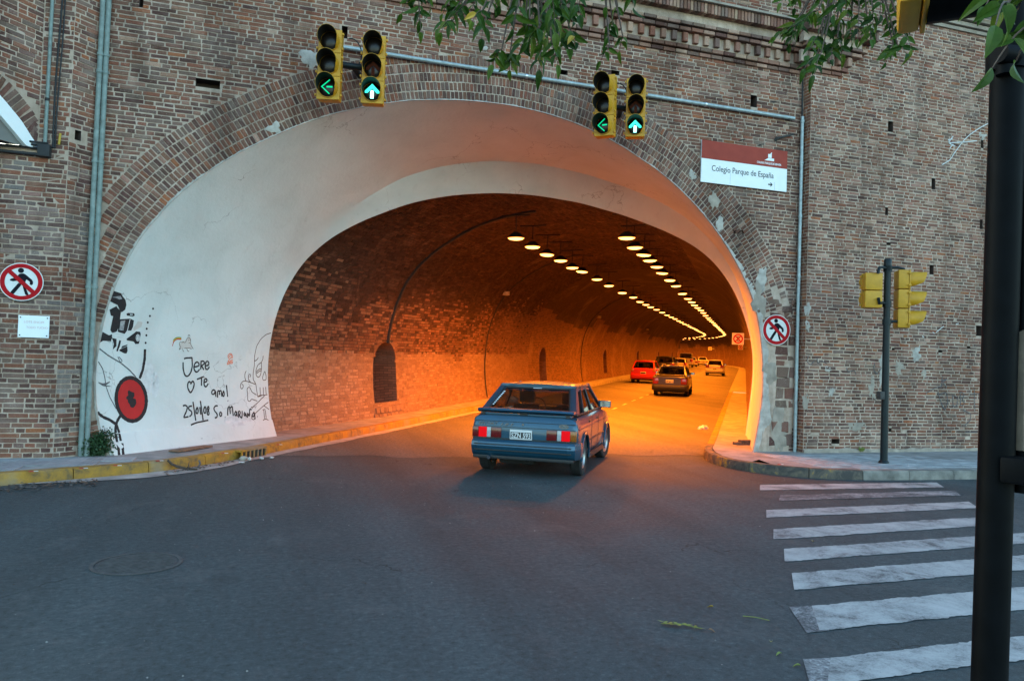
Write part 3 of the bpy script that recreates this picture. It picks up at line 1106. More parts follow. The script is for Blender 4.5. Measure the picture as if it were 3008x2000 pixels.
def emit_bricks(parent, items, mat, limit=300, name='brick', rest='brick_courses'):
    """items: (area, verts, faces, tint). The largest in view become objects, the rest one mesh."""
    items.sort(key=lambda t: -t[0])
    for ar, vs, fs, col in items[:limit]:
        m = MB(); m.add(vs, fs, 0, col)
        m.build(name, mat, parent)
    m = MB()
    for ar, vs, fs, col in items[limit:]:
        m.add(vs, fs, 0, col)
    if m.v:
        m.build(rest, mat, parent, kind='stuff')


def backing(mb, O, ux, lo, hi, zs, holes, nrm, mat=0, hmat=1, hd=.22):
    """mortar bed of a wall as rows of trapezoids with real recesses for the holes"""
    zs = sorted(set([round(z, 4) for z in zs] + [round(z, 4) for h in holes for z in (h[2], h[3])]))
    Z = V((0, 0, 1))

    def P(u, z):
        return O + ux * u + Z * z
    for z0, z1 in zip(zs, zs[1:]):
        zm = (z0 + z1) / 2
        for L0, L1, R0, R1 in zip(lo(z0), lo(z1), hi(z0), hi(z1)):
            cuts = sorted([h for h in holes if h[2] - 1e-6 <= zm <= h[3] + 1e-6 and h[0] < max(R0, R1) and h[1] > min(L0, L1)], key=lambda h: h[0])
            a0, a1 = L0, L1
            for h in cuts:
                if h[0] > max(a0, a1):
                    mb.quad(P(a0, z0), P(h[0], z0), P(h[0], z1), P(a1, z1), mat)
                a0 = a1 = h[1]
            if R0 > a0 or R1 > a1:
                mb.quad(P(a0, z0), P(max(R0, a0), z0), P(max(R1, a1), z1), P(a1, z1), mat)
    for h in holes:
        a, b, c, d = P(h[0], h[2]), P(h[1], h[2]), P(h[1], h[3]), P(h[0], h[3])
        k = -nrm * hd
        A, B, C_, D = a + k, b + k, c + k, d + k
        mb.add([a, b, c, d, A, B, C_, D], [(0, 1, 5, 4), (1, 2, 6, 5), (2, 3, 7, 6), (3, 0, 4, 7), (4, 5, 6, 7)], hmat)


def hole_px(x0, x1, y0, y1, Y):
    a = at_y(x0, y1, Y); b = at_y(x1, y0, Y)
    return (a.x, b.x, a.z, b.z)


# ------------------------------------------------------------------ main facade
fac = thing('brick_facade', 'weathered brown brick facade over the tunnel arch', 'brick wall', (3.5, YF, 0))
XL, XR, ZT = -2.43, 9.83, 10.4
fholes = [hole_px(574, 647, 239, 254, YF), hole_px(408, 424, -40, 22, YF), hole_px(1003, 1022, 79, 112, YF), hole_px(2204, 2224, 282, 314, YF), hole_px(1640, 1668, 208, 218, YF), hole_px(1795, 1820, 210, 219, YF), hole_px(2150, 2185, 677, 686, YF)]
apx = SPL
aex = max(range(NA), key=lambda i: EXT[i].z)


def f_lo(z):
    xl = cross_x(outer, z, True, apx)
    if xl is None:
        return (XL,)
    return (XL, cross_x(outer, z, False, apx))


def f_hi(z):
    xl = cross_x(outer, z, True, apx)
    if xl is None:
        return (XR,)
    return (max(XL, xl), XR)


zap = outer[apx].z
zs = [p.z for p in outer] + [zap - .0001, zap + .0001, ZT]
zs = [z for z in zs if z >= 0.0 and z <= ZT]
mb = MB()
nF = V((0, -1, 0))
zz = sorted(set(round(z, 4) for z in zs))
zlow = [z for z in zz if z < zap - .00005]
backing(mb, V((0, YF, 0)), V((1, 0, 0)), f_lo, f_hi, zlow, [h for h in fholes if h[3] < zap], nF)
# the strip that holds the apex itself
zl = zlow[-1]
xa, xb = cross_x(outer, zl, True, apx), cross_x(outer, zl, False, apx)
mb.quad((XL, YF, zl), (xa, YF, zl), (outer[apx].x, YF, zap), (XL, YF, zap))
mb.quad((xb, YF, zl), (XR, YF, zl), (XR, YF, zap), (outer[apx].x, YF, zap))
backing(mb, V((0, YF, 0)), V((1, 0, 0)), lambda z: (XL,), lambda z: (XR,), [zap, ZT], [(h[0], h[1], max(h[2], zap + .01), h[3]) for h in fholes if h[3] >= zap], nF)
mb.build('mortar_bed', [M_['mortar'], M_['hole']], fac)
rng = random.Random(11)
items = []


def f_u0(z):
    return XL


def trim(segs, v0, v1, holes):
    out = []
    for a, b in segs:
        parts = [(a, b)]
        for h in holes:
            if v0 < h[3] and v1 > h[2]:
                nxt = []
                for p, q in parts:
                    if p < h[1] and q > h[0]:
                        if h[0] - p > .03: nxt.append((p, h[0] + .004))
                        if q - h[1] > .03: nxt.append((h[1] - .004, q))
                    else:
                        nxt.append((p, q))
                parts = nxt
        out += parts
    return out


def in_holes(a, b, c, d, holes):
    return any(a < h[1] and b > h[0] and c < h[3] and d > h[2] for h in holes)


for (a, b, v0, v1) in courses(lambda z: XL, lambda z: XR, 0.16, ZT, rng, course=.0645, joint=.0152):
    if 7.50 < v0 < 8.56 and a > 1.0 - 0:
        pass
    segs = [(a, b)]
    zm = (v0 + v1) / 2
    xl = cross_x(EXT, zm, True, aex)
    if xl is not None:
        xr = cross_x(EXT, zm, False, aex)
        segs = []
        if a < xl - .02:
            segs.append((a, min(b, xl - .012)))
        if b > xr + .02:
            segs.append((max(a, xr + .012), b))
    for a2, b2 in trim(segs, v0, v1, fholes):
        if b2 - a2 < .025:
            continue
        c4 = [V((a2, YF, v0)), V((b2, YF, v0)), V((b2, YF, v1)), V((a2, YF, v1))]
        pr_ = .004 + .007 * rng.random()
        ce = V(((a2 + b2) / 2, YF, zm))
        vs, fs = brick_piece(c4, nF, .004, pr_, rng)
        items.append((screen_area(c4), vs, fs, tint_facade(ce, rng)))
emit_bricks(fac, items, M_['brick'])

# ------------------------------------------------------------------ arch ring: six rowlock rings
ring = thing('arch_ring', 'ring of five rows of upright bricks round the tunnel mouth', 'brick arch', (3.5, YF, 5))
items = []
for k in range(5):
    d0, d1 = .010 + k * .1495, .010 + k * .1495 + .134
    base = [outer[i] + an[i] * d0 for i in range(NA)]
    L = [0.0]
    for p, q in zip(base, base[1:]):
        L.append(L[-1] + (q - p).length)

    def pt(t, d):
        for i in range(NA - 1):
            if L[i + 1] >= t:
                f = (t - L[i]) / (L[i + 1] - L[i])
                return outer[i].lerp(outer[i + 1], f) + (an[i].lerp(an[i + 1], f)).normalized() * d
        return outer[-1] + an[-1] * d
    t = rng.uniform(0, .05) + .15
    while t < L[-1] - .1:
        wd = .053 * rng.uniform(.9, 1.12)
        c4 = [pt(t, d0), pt(t + wd, d0), pt(t + wd, d1), pt(t, d1)]
        t += wd + .0145 * rng.uniform(.7, 1.3)
        if min(c.x for c in c4) < XL + .02 or max(c.x for c in c4) > XR - .05 or c4[0].z < .18:
            continue
        ce = (c4[0] + c4[2]) / 2
        if ce.x > 8.3 and ce.z < 3.3:      # repaired stone and render at the right foot
            if rng.random() < .45 or ce.z < 2.4:
                continue
        jt = rng.uniform(-.006, .006)
        c4[2] = c4[2] + (c4[2] - c4[1]).normalized() * jt; c4[3] = c4[3] + (c4[3] - c4[0]).normalized() * jt
        vs, fs = brick_piece(c4[::-1], nF, .004, .010 * rng.uniform(.5, 1.4), rng, .003, .005)
        items.append((screen_area(c4), vs, fs, tint_facade(ce, rng)))
emit_bricks(ring, items, M_['brick'])
# stones and render patches at the right foot of the arch
items = []
z = .25
while z < 3.0:
    xr = cross_x(outer, z + .1, False, apx)
    h = rng.uniform(.07, .24)
    x = xr + .30
    while x < XR - .16:
        wd = rng.uniform(.14, .34)
        x1 = min(x + wd, XR - .08)
        if x1 - x > .08 and rng.random() < .8:
            c4 = [V((x, YF, z)), V((x1, YF, z + rng.uniform(-.01, .01))), V((x1, YF, z + h)), V((x, YF, z + h))]
            vs, fs = brick_piece(c4, nF, .004, rng.uniform(.006, .02), rng, .014, .02)
            items.append((screen_area(c4), vs, fs, pick(rng, dict(grey=.5, brown=.3, dark=.2, pink=.1))))
        x = x1 + .025
    z += h + .022
emit_bricks(ring, items, M_['brick'], name='stone')


def blob(mb, cx, cz, rx, rz, Y, th, seed, n=22, mat=0, ux=V((1, 0, 0)), O=None, rough=.35):
    """an irregular flat lump of render on a wall"""
    vs = []
    nr = V((0, -1, 0))
    for ringi, (k, hh) in enumerate(((1.0, 0.0), (.86, th), (.45, th * 1.15))):
        for i in range(n):
            a = 2 * math.pi * i / n
            r = k * (1 + rough * nz(math.cos(a) * 1.6 + seed, math.sin(a) * 1.6, seed * .7) + rough * .5 * nz(math.cos(a) * 5 + seed, math.sin(a) * 5, 3))
            vs.append(V((cx + rx * r * math.cos(a), Y - hh + .002, cz + rz * r * math.sin(a))))
    vs.append(V((cx, Y - th * 1.2, cz)))
    fs = []
    for q in range(2):
        for i in range(n):
            fs.append((q * n + i, q * n + (i + 1) % n, (q + 1) * n + (i + 1) % n, (q + 1) * n + i))
    for i in range(n):
        fs.append((2 * n + i, 2 * n + (i + 1) % n, 3 * n))
    mb.add(vs, fs, mat)


for px, py, rx, rz, m, sd in [(925, 175, .20, .17, 1, 1), (2032, 515, .09, .11, 1, 2), (2095, 590, .12, .20, 0, 3), (805, 378, .13, .10, 1, 4), (2112, 660, .10, .14, 1, 5), (2225, 880, .22, .42, 0, 6), (2262, 1090, .20, .25, 0, 7), (2290, 1255, .16, .55, 0, 8), (2250, 1215, .12, .35, 1, 9), (2240, 820, .13, .25, 1, 10), (1437, 208, .05, .06, 1, 12), (1425, 143, .05, .05, 1, 13)]:
    p = at_y(px, py, YF)
    mb = MB()
    blob(mb, p.x, p.z, rx * .85, rz * .85, YF - .010, .008, sd * 3.7, rough=.75)
    mb.build('render_patch', M_['render_pale' if m else 'render_grey'], ring, smooth=60)
# broken plaster lip along the arch edge
mb = MB()
pts = []
for i in range(0, NA * 4 - 3):
    f = i / 4; j = int(f); k = f - j
    p = outer[j].lerp(outer[min(j + 1, NA - 1)], k); n_ = an[j].lerp(an[min(j + 1, NA - 1)], k).normalized()
    w_ = max(.004, .013 + .014 * nz(i * .8, 2.0) + .016 * nz(i * .13, 7.0))
    if p.x > 8.0 and p.z < 4.4:
        w_ += .10 * min(1, (4.4 - p.z) / 1.5) * (1 + .6 * nz(i * .22, 5.0))
    if p.x < -1.0:
        w_ += .012
    pts.append((p, n_, w_))
for (p, n_, w_), (p2, n2, w2) in zip(pts, pts[1:]):
    if p.z < .12 and p2.z < .12:
        continue
    y0 = V((0, -.016, 0)); yb = V((0, .02, 0))
    mb.quad(p - n_ * .004 + yb, p2 - n2 * .004 + yb, p2 - n2 * .004 + y0, p - n_ * .004 + y0)
    mb.quad(p - n_ * .004 + y0, p2 - n2 * .004 + y0, p2 + n2 * w2 + y0 * .8, p + n_ * w_ + y0 * .8)
    mb.quad(p + n_ * w_ + y0 * .8, p2 + n2 * w2 + y0 * .8, p2 + n2 * (w2 + .006), p + n_ * (w_ + .006))
mb.build('plaster_lip', M_['render_pale'], ring, smooth=50)

# ------------------------------------------------------------------ right wall, standing forward of the facade
YW = 12.03
rw = thing('brick_wall', 'pale pinkish brick wall with putlog holes behind the yellow signal post', 'brick wall', (12.5, YW, 0))
wholes = [hole_px(*h, YW) for h in ((2608, 2624, 358, 387), (2736, 2748, 525, 556), (2600, 2609, 610, 632), (2881, 2889, 410, 435), (2878, 2887, 646, 673), (2730, 2743, 779, 806), (2867, 2886, 957, 986), (2442, 2466, 1289, 1303), (2610, 2619, 1257, 1268), (2592, 2600, 945, 958), (2604, 2616, 713, 720), (2756, 2768, 1028, 1035), (2684, 2692, 1022, 1028), (2620, 2628, 1022, 1028), (2840, 2850, 1017, 1024))]
XE = 18.0
mb = MB()
backing(mb, V((0, YW, 0)), V((1, 0, 0)), lambda z: (XR,), lambda z: (XE,), [0, ZT], wholes, nF)
mb.quad((XR, YF + .02, 0), (XR, YW, 0), (XR, YW, ZT), (XR, YF + .02, ZT))
mb.build('mortar_bed', [M_['mortar'], M_['hole']], rw)
rng = random.Random(21)
items = []
for (a, b, v0, v1) in courses(lambda z: XR + .004, lambda z: XE, 0.16, ZT, rng, course=.0640, joint=.0168):
    if v0 < .6 and rng.random() < .05:
        continue
    for a, b in trim([(a, b)], v0, v1, wholes):
        c4 = [V((a, YW, v0)), V((b, YW, v0)), V((b, YW, v1)), V((a, YW, v1))]
        vs, fs = brick_piece(c4, nF, .004, (.0035 + .006 * rng.random()), rng, .0045, .007)
        items.append((screen_area(c4), vs, fs, tint_right(V(((a + b) / 2, YW, v0)), rng)))
nL = V((-1, 0, 0))
for (a, b, v0, v1) in courses(lambda z: YW + .004, lambda z: YF - .012, 0.16, ZT, rng, course=.0640, joint=.0168):
    c4 = [V((XR, b, v0)), V((XR, a, v0)), V((XR, a, v1)), V((XR, b, v1))]
    vs, fs = brick_piece(c4, nL, .004, .006, rng, .003, .005)
    items.append((0, vs, fs, pick(rng, dict(brown=.4, red=.4, orange=.2, pink=.2))))
emit_bricks(rw, items, M_['brick'])
for px, py, rx, rz, m, sd in [(2372, 910, .10, .17, 1, 21), (2372, 960, .10, .15, 1, 22), (2430, 1085, .10, .09, 1, 23), (2365, 1175, .11, .17, 0, 24), (2640, 1075, .16, .20, 0, 25), (2715, 1100, .09, .12, 0, 26), (2690, 1040, .22, .18, 1, 27), (2885, 400, .16, .10, 1, 28), (2590, 1080, .1, .45, 1, 29), (2440, 1150, .09, .12, 1, 30), (2560, 1150, .12, .3, 0, 31), (2520, 1250, .3, .12, 0, 32)]:
    p = at_y(px, py, YW)
    mb = MB()
    blob(mb, p.x, p.z, rx * .7, rz * .7, YW - .005, .006, sd * 2.3, rough=.9)
    mb.build('render_patch', M_['render_pale' if m else 'render_grey'], rw, smooth=60)
# rendered foot of the wall
mb = MB()
for i in range(120):
    x0 = XR + i * .06; x1 = x0 + .06
    h0 = .17 + .05 * (1 + nz(x0 * 3, 4)); h1 = .17 + .05 * (1 + nz(x1 * 3, 4))
    mb.quad((x0, YW - .03, .14), (x1, YW - .03, .14), (x1, YW - .018, h1), (x0, YW - .018, h0))
    mb.quad((x0, YW - .018, h0), (x1, YW - .018, h1), (x1, YW + .01, h1 + .01), (x0, YW + .01, h0 + .01))
mb.build('rendered_foot', M_['render_grey'], rw, smooth=60)
# sprayed tags, nearly washed out
def wall_stroke(mb, pts, w_, Y, mat=0):
    q = resample([at_y(x, y, Y) for x, y in pts], max(6, len(pts) * 5))
    q = smooth_poly(q, 2)
    for a, b in zip(q, q[1:]):
        t = (b - a).normalized(); s_ = V((-t.z, 0, t.x)) * w_
        mb.quad(a - s_, b - s_, b + s_, a + s_, mat)


YT = YW - .0135
mb = MB()
for pts in ([(2755, 1150), (2765, 1185), (2775, 1205), (2785, 1180), (2780, 1150), (2760, 1160)], [(2798, 1160), (2800, 1195), (2812, 1192), (2812, 1165), (2800, 1162)], [(2820, 1150), (2822, 1195), (2835, 1185), (2826, 1172), (2834, 1158), (2822, 1150)], [(2862, 1140), (2864, 1210)], [(2850, 1158), (2880, 1155)], [(2768, 1105), (2766, 1135)], [(2766, 1118), (2784, 1112), (2768, 1122), (2782, 1138)], [(2830, 1205), (2852, 1215), (2850, 1235), (2835, 1248)], [(2835, 1268), (2870, 1268)], [(2375, 1045), (2370, 1062), (2380, 1072), (2392, 1060)], [(2400, 1050), (2402, 1068), (2412, 1060), (2430, 1068)], [(2570, 1065), (2566, 1085), (2575, 1100), (2590, 1080)], [(2720, 1155), (2745, 1140), (2765, 1135)], [(2486, 1080), (2490, 1092), (2510, 1088), (2515, 1100)]):
    wall_stroke(mb, pts, .008, YT)
mb.build('faded_tag', M_['wall_smudge'], rw, label='washed out dark spray tags low on the pale brick wall')
mb = MB()
for pts in ([(2786, 420), (2830, 418), (2870, 414)], [(2786, 420), (2800, 400)], [(2786, 420), (2806, 430)], [(2785, 412), (2798, 408)], [(2790, 436), (2800, 424)], [(2768, 484), (2785, 474), (2792, 470), (2802, 452), (2830, 414), (2850, 395), (2880, 375), (2905, 362)]):
    wall_stroke(mb, pts, .010, YT)
for pts in ([(2740, 975), (2745, 980)], [(2750, 976), (2772, 958)], [(2710, 986), (2714, 992)], [(2808, 952), (2816, 950)]):
    wall_stroke(mb, pts, .008, YT)
mb.build('white_scrawl', M_['spray_white'], rw, label='white painted arrow and curved line high on the wall')

# ------------------------------------------------------------------ left pier
YP = 11.95
lp = thing('brick_pier', 'brick pier with a chamfered side left of the grey downpipes', 'brick pier', (-3.2, YP, 0))
XC = -2.75
rng = random.Random(31)
items = []
mb = MB()
ZS = 4.42
ph = [hole_px(66, 84, 1010, 1020, YP)]
backing(mb, V((0, YP, 0)), V((1, 0, 0)), lambda z: (-9.0 if z < ZS + .001 else -3.13,), lambda z: (XC,), [0, ZS], [], nF)
backing(mb, V((0, YP, 0)), V((1, 0, 0)), lambda z: (-3.13,), lambda z: (XC,), [ZS, ZT], [], nF)
cA, cB = V((XC, YP, 0)), V((XL + .005, YF + .01, 0))
cd_ = (cB - cA).normalized(); cn = V((cd_.y, -cd_.x, 0)); cl = (cB - cA).length
h1 = (.08, .17, 4.62, 4.76)
backing(mb, cA, cd_, lambda z: (0,), lambda z: (cl,), [0, ZT], [h1], cn)
# wedge of the neighbouring arch, upper left
wd_ = V((-.656, -.755, 0)); wO = V((-3.13, YP, 0)); wn = V((.755, -.656, 0))


def on_wedge(px, py):
    d = ray(px, py)
    k = (wO - CP).dot(wn) / d.dot(wn)
    p = CP + d * k
    return (p - wO).dot(wd_), p.z


e0 = on_wedge(115, 430); e1 = on_wedge(60, 355); e2 = on_wedge(0, 283)
sl_ = (e2[1] - e1[1]) / max(1e-3, (e2[0] - e1[0]))
curve = [(0.0, ZS + .03), (max(.02, e0[0]), max(ZS + .04, e0[1])), (e1[0], e1[1]), (e2[0], e2[1]), (e2[0] + .7, e2[1] + .7 * sl_ * .6), (e2[0] + 1.6, e2[1] + 1.6 * sl_ * .4)]


def wz(t):
    for (t0, z0), (t1, z1) in zip(curve, curve[1:]):
        if t <= t1:
            return z0 + (z1 - z0) * (t - t0) / max(1e-6, t1 - t0)
    return curve[-1][1]


Wt = lambda t, z, d=0.0: wO + wd_ * t + V((0, 0, z)) + wn * d
tt = [i * .08 for i in range(int(curve[-1][0] / .08) + 1)]
for a, b in zip(tt, tt[1:]):
    mb.quad(Wt(b, wz(b)), Wt(a, wz(a)), Wt(a, ZT), Wt(b, ZT))
mb.build('mortar_bed', [M_['mortar'], M_['hole']], lp)
for (a, b, v0, v1) in courses(lambda z: (-7.5 if z < ZS else -3.12), lambda z: XC - .004, 0.16, ZT, rng, course=.068, joint=.0125):
    c4 = [V((a, YP, v0)), V((b, YP, v0)), V((b, YP, v1)), V((a, YP, v1))]
    if v1 > ZS and a < -3.12:
        continue
    vs, fs = brick_piece(c4, nF, .004, .007 * rng.uniform(.3, 1.5), rng)
    items.append((screen_area(c4), vs, fs, tint_pier(c4[0], rng)))
for (a, b, v0, v1) in courses(lambda z: .004, lambda z: cl - .004, 0.16, ZT, rng, course=.068, joint=.0125):
    if in_holes(a, b, v0, v1, [h1]):
        continue
    c4 = [cA + cd_ * a + V((0, 0, v0)), cA + cd_ * b + V((0, 0, v0)), cA + cd_ * b + V((0, 0, v1)), cA + cd_ * a + V((0, 0, v1))]
    vs, fs = brick_piece(c4, cn, .004, .007 * rng.uniform(.3, 1.5), rng)
    items.append((screen_area(c4), vs, fs, tint_pier(c4[0], rng)))
RINGW = .27
for (a, b, v0, v1) in courses(lambda z: .004, lambda z: curve[-1][0], ZS, ZT, rng, course=.068, joint=.0125):
    tm_ = (a + b) / 2
    if v0 < wz(b) + RINGW and v0 < max(wz(a), wz(b)) + RINGW:
        continue
    c4 = [Wt(b, v0), Wt(a, v0), Wt(a, v1), Wt(b, v1)]
    vs, fs = brick_piece(c4, wn, .004, .007 * rng.uniform(.3, 1.5), rng)
    items.append((screen_area(c4), vs, fs, tint_pier(c4[0] + V((0, 0, 2)), rng)))
# upright bricks of the small arch ring
t = .02
while t < curve[-1][0] - .1:
    sl2 = (wz(t + .05) - wz(t)) / .05
    nl = math.hypot(1, sl2)
    nx, nzv = -sl2 / nl, 1 / nl
    st = .062 / nl
    c4 = [Wt(t + st, wz(t + st) + .012), Wt(t, wz(t) + .012), Wt(max(.003, t + nx * .24), wz(t) + .012 + nzv * .24), Wt(max(.06, t + st + nx * .24), wz(t + st) + .012 + nzv * .24)]
    vs, fs = brick_piece(c4, wn, .004, .009, rng, .003, .005)
    items.append((screen_area(c4), vs, fs, pick(rng, dict(grey=.5, dark=.25, brown=.3))))
    t += st + .011
emit_bricks(lp, items, M_['brick'])
mb = MB()
for a, b in zip(tt, tt[1:]):
    mb.quad(Wt(a, max(ZS, wz(a) - .24), .012), Wt(b, max(ZS, wz(b) - .24), .012), Wt(b, wz(b) + .01, .012), Wt(a, wz(a) + .01, .012), 0)
    mb.quad(Wt(a, ZS, -.06), Wt(b, ZS, -.06), Wt(b, wz(b), -.06), Wt(a, wz(a), -.06), 1)
    mb.quad(Wt(a, max(ZS, wz(a) - .24), .012), Wt(b, max(ZS, wz(b) - .24), .012), Wt(b, max(ZS, wz(b) - .24), -.06), Wt(a, max(ZS, wz(a) - .24), -.06), 0)
mb.build('arch_soffit', [M_['board_white'], M_['soffit_grey']], lp, label='white band of the small neighbouring arch')

# ------------------------------------------------------------------ moulded brick cornice
cor = thing('cornice', 'stepped brick cornice with dentils above the signals, broken off at its right end', 'cornice', (6, YF, 8))
rng = random.Random(41)


def cor_rows(z0, z1, proj, step, tintw, gap=.012, xa=1.2, jit=.006, skip=None):
    out = []
    for (Y, x0, x1) in ((YF, xa, XR - .10), (YW, XR - proj - .02, 10.5 + (z0 - 7.45) * .92)):
        x = x0
        i = 0
        while x < x1 - .02:
            xb = min(x + step - gap, x1)
            if not (skip and i % 2):
                hj = rng.uniform(-jit, jit)
                m = MB()
                yf = Y - proj + rng.uniform(-.006, .006)
                b = .006
                vs = [(x, Y + .0, z0), (xb, Y, z0), (xb, Y, z1), (x, Y, z1), (x + b, yf, z0 + b + hj), (xb - b, yf, z0 + b + hj), (xb - b, yf, z1 - b), (x + b, yf, z1 - b),
                      (x, yf + .01, z0), (xb, yf + .01, z0), (xb, yf + .01, z1), (x, yf + .01, z1)]
                fs = [(4, 5, 6, 7), (8, 9, 5, 4), (9, 10, 6, 5), (10, 11, 7, 6), (11, 8, 4, 7), (0, 1, 9, 8), (1, 2, 10, 9), (2, 3, 11, 10), (3, 0, 8, 11)]
                out.append((screen_area([V(vs[4]), V(vs[5]), V(vs[6]), V(vs[7])]), vs, fs, pick(rng, tintw)))
            x += step
            i += 1
    return out


tw = dict(brown=.4, grey=.4, pink=.3, dark=.2, pale=.2)
its = []
its += cor_rows(7.500, 7.568, .045, .25, tw)
its += cor_rows(7.585, 7.66, .085, .25, tw)
its += cor_rows(7.69, 7.86, .130, .1125, dict(pink=.4, pale=.5, red=.2, grey=.2), skip=True)
its += cor_rows(7.875, 7.945, .17, .25, tw)
its += cor_rows(7.965, 8.03, .21, .25, dict(pale=.5, grey=.4, pink=.3))
its += cor_rows(8.21, 8.395, .27, .072, dict(pink=.3, pale=.35, grey=.3, brown=.3))
emit_bricks(cor, its, M_['brick'], limit=300, rest='brick_courses')
mb = MB()
for (Y, x0, x1) in ((YF, 1.2, XR), (YW, XR - .30, 11.2)):
    mb.box(x0, x1 - (0.9 if Y == YW else 0), Y - .06, Y + .01, 7.66, 7.88, 0)
    mb.box(x0, x1 - .3, Y - .13, Y + .01, 8.03, 8.21, 0)
    # sloping weathered ledge
    mb.add([(x0, Y - .33, 8.40), (x1, Y - .33, 8.40), (x1, Y - .33, 8.44), (x0, Y - .33, 8.44), (x0, Y + .0, 8.58), (x1, Y, 8.58), (x0, Y, 8.40), (x1, Y, 8.40)], [(0, 1, 2, 3), (3, 2, 5, 4), (0, 6, 7, 1), (1, 7, 5, 2), (0, 3, 4, 6)], 1)
mb.build('ledge', [M_['mortar'], M_['render_grey']], cor)
# small cornice and gutter at the head of the right wall
ctop = thing('wall_coping', 'stepped brick coping along the top of the right wall under a white gutter', 'coping', (13, YW, 9))
mb = MB()
mb.box(11.9, XE, YW - .05, YW + .01, 8.92, 8.99)
mb.box(11.9, XE, YW - .10, YW + .01, 9.01, 9.09)
mb.box(11.9, XE, YW - .17, YW + .01, 9.11, 9.19)
mb.build('coping_course', M_['render_grey'], ctop)
gut = thing('roof_gutter', 'white metal gutter with a bracket at the top right of the wall', 'gutter', (13.8, YW, 9.2))
mb = MB()
mb.bbox(13.3, 14.35, YW - .30, YW - .17, 9.20, 9.28, .012)
mb.build('trough', M_['board_white'], gut, smooth=40)
mb = MB()
mb.bbox(14.30, 14.50, YW - .33, YW - .16, 9.12, 9.30, .015)
mb.build('outlet', M_['board_white'], gut, smooth=40)

# ================================================================== portal vault (white plaster)
por = thing('portal_vault', 'white plastered vault of the tunnel mouth with graffiti on its left side', 'vault', (3.5, 13, 0))
mb = MB()
NS = 10
rows = []
for k in range(NS + 1):
    t = k / NS
    rows.append([outer[i].lerp(crease[i], t) for i in range(NA)])
for k in range(1, 5):
    t = k / 4
    rows.append([crease[i].lerp(inner[i], t) for i in range(NA)])
rows.append([inner[i] + V((0, .02, 0)) for i in range(NA)])
vs = [p for r in rows for p in r]
fs = []
for k in range(len(rows) - 1):
    for i in range(NA - 1):
        a = k * NA + i
        fs.append((a, a + NA, a + NA + 1, a + 1))
mb.add(vs, fs)
vault = mb.build('plaster_lining', M_['plaster'], por, smooth=22)
# plinth along the left foot
mb = MB()
pp = []
for k in range(NS + 1):
    r = rows[k]
    j = next(i for i in range(NA) if r[i].z > .45)
    a, b = r[j - 1], r[j]
    p = a.lerp(b, (.45 - a.z) / (b.z - a.z))
    pp.append((r[0], p))
for k in range(4):
    r = rows[NS + k + 1]
    j = next(i for i in range(NA) if r[i].z > .45)
    a, b = r[j - 1], r[j]
    pp.append((r[0], a.lerp(b, (.45 - a.z) / (b.z - a.z))))
nn = V((math.cos(TA), -math.sin(TA), 0)) * .014
for (a, b), (c, d) in zip(pp, pp[1:]):
    a, b, c, d = [V((p.x, p.y, max(p.z, .1))) for p in (a, b, c, d)]
    mb.quad(a + nn, c + nn, d + nn, b + nn)
    mb.quad(b + nn, d + nn, d - nn * .2, b - nn * .2)
mb.build('plinth', M_['plaster'], por, smooth=40)
WALL_BVH = BVHTree.FromPolygons([tuple(p) for p in vs] + mb.v, fs + [tuple(i + len(vs) for i in f) for f in mb.f])

# ================================================================== tunnel
prof = []
for p in inner:
    u, s = us(p)
    prof.append(V((-.425 + (u + .215) * 1.0585, 0, p.z * 1.05 if p.z > 0 else p.z)))
prof = resample(prof, 160)
PL = [0.0]
for a, b in zip(prof, prof[1:]):
    PL.append(PL[-1] + (b - a).length)
PTOT = PL[-1]


def pv(v):
    v = max(0, min(PTOT - 1e-6, v))
    lo = int(v / PTOT * (len(prof) - 1)); lo = min(lo, len(prof) - 2)
    f = (v - PL[lo]) / (PL[lo + 1] - PL[lo])
    p = prof[lo].lerp(prof[lo + 1], f)
    t = (prof[min(lo + 2, len(prof) - 1)] - prof[max(lo - 1, 0)]).normalized()
    return p.x, p.z, t.z, -t.x     # u, z, inward normal (nu, nz)


def s_start(u):
    return (YR + .02 - 16.0 + math.sin(TA) * u) / math.cos(TA)


def TW(s, v, d=0.0):
    u, z, nu, nv = pv(v)
    return path(s, u + nu * d, z + nv * d)


def vz(z):
    """arc length on the left wall at height z"""
    lo, hi = 0, PTOT / 2
    for _ in range(40):
        m = (lo + hi) / 2
        if pv(m)[1] < z: lo = m
        else: hi = m
    return lo


tun = thing('tunnel', 'long brick tunnel lit orange, bending left far inside', 'tunnel', path(30, 0))
NICHE = [(.62, 1.92)] + [(16.9 + 16.4 * i, 18.1 + 16.4 * i) for i in range(5)]
nv0, nv1, nv2 = vz(.50), vz(1.50), vz(2.08)
VS = PTOT * .66       # brick-by-brick up to here on the near part
S1 = 15.0
vl = sorted([VS * i / 130 for i in range(131)] + [nv0, nv1, nv2, vz(1.78)])
sl1 = [.3, .62, 1.92] + [2.5 + .5 * i for i in range(26)]


def nic(sm, vm):
    return any(a < sm < b for a, b in NICHE) and nv0 < vm < nv2


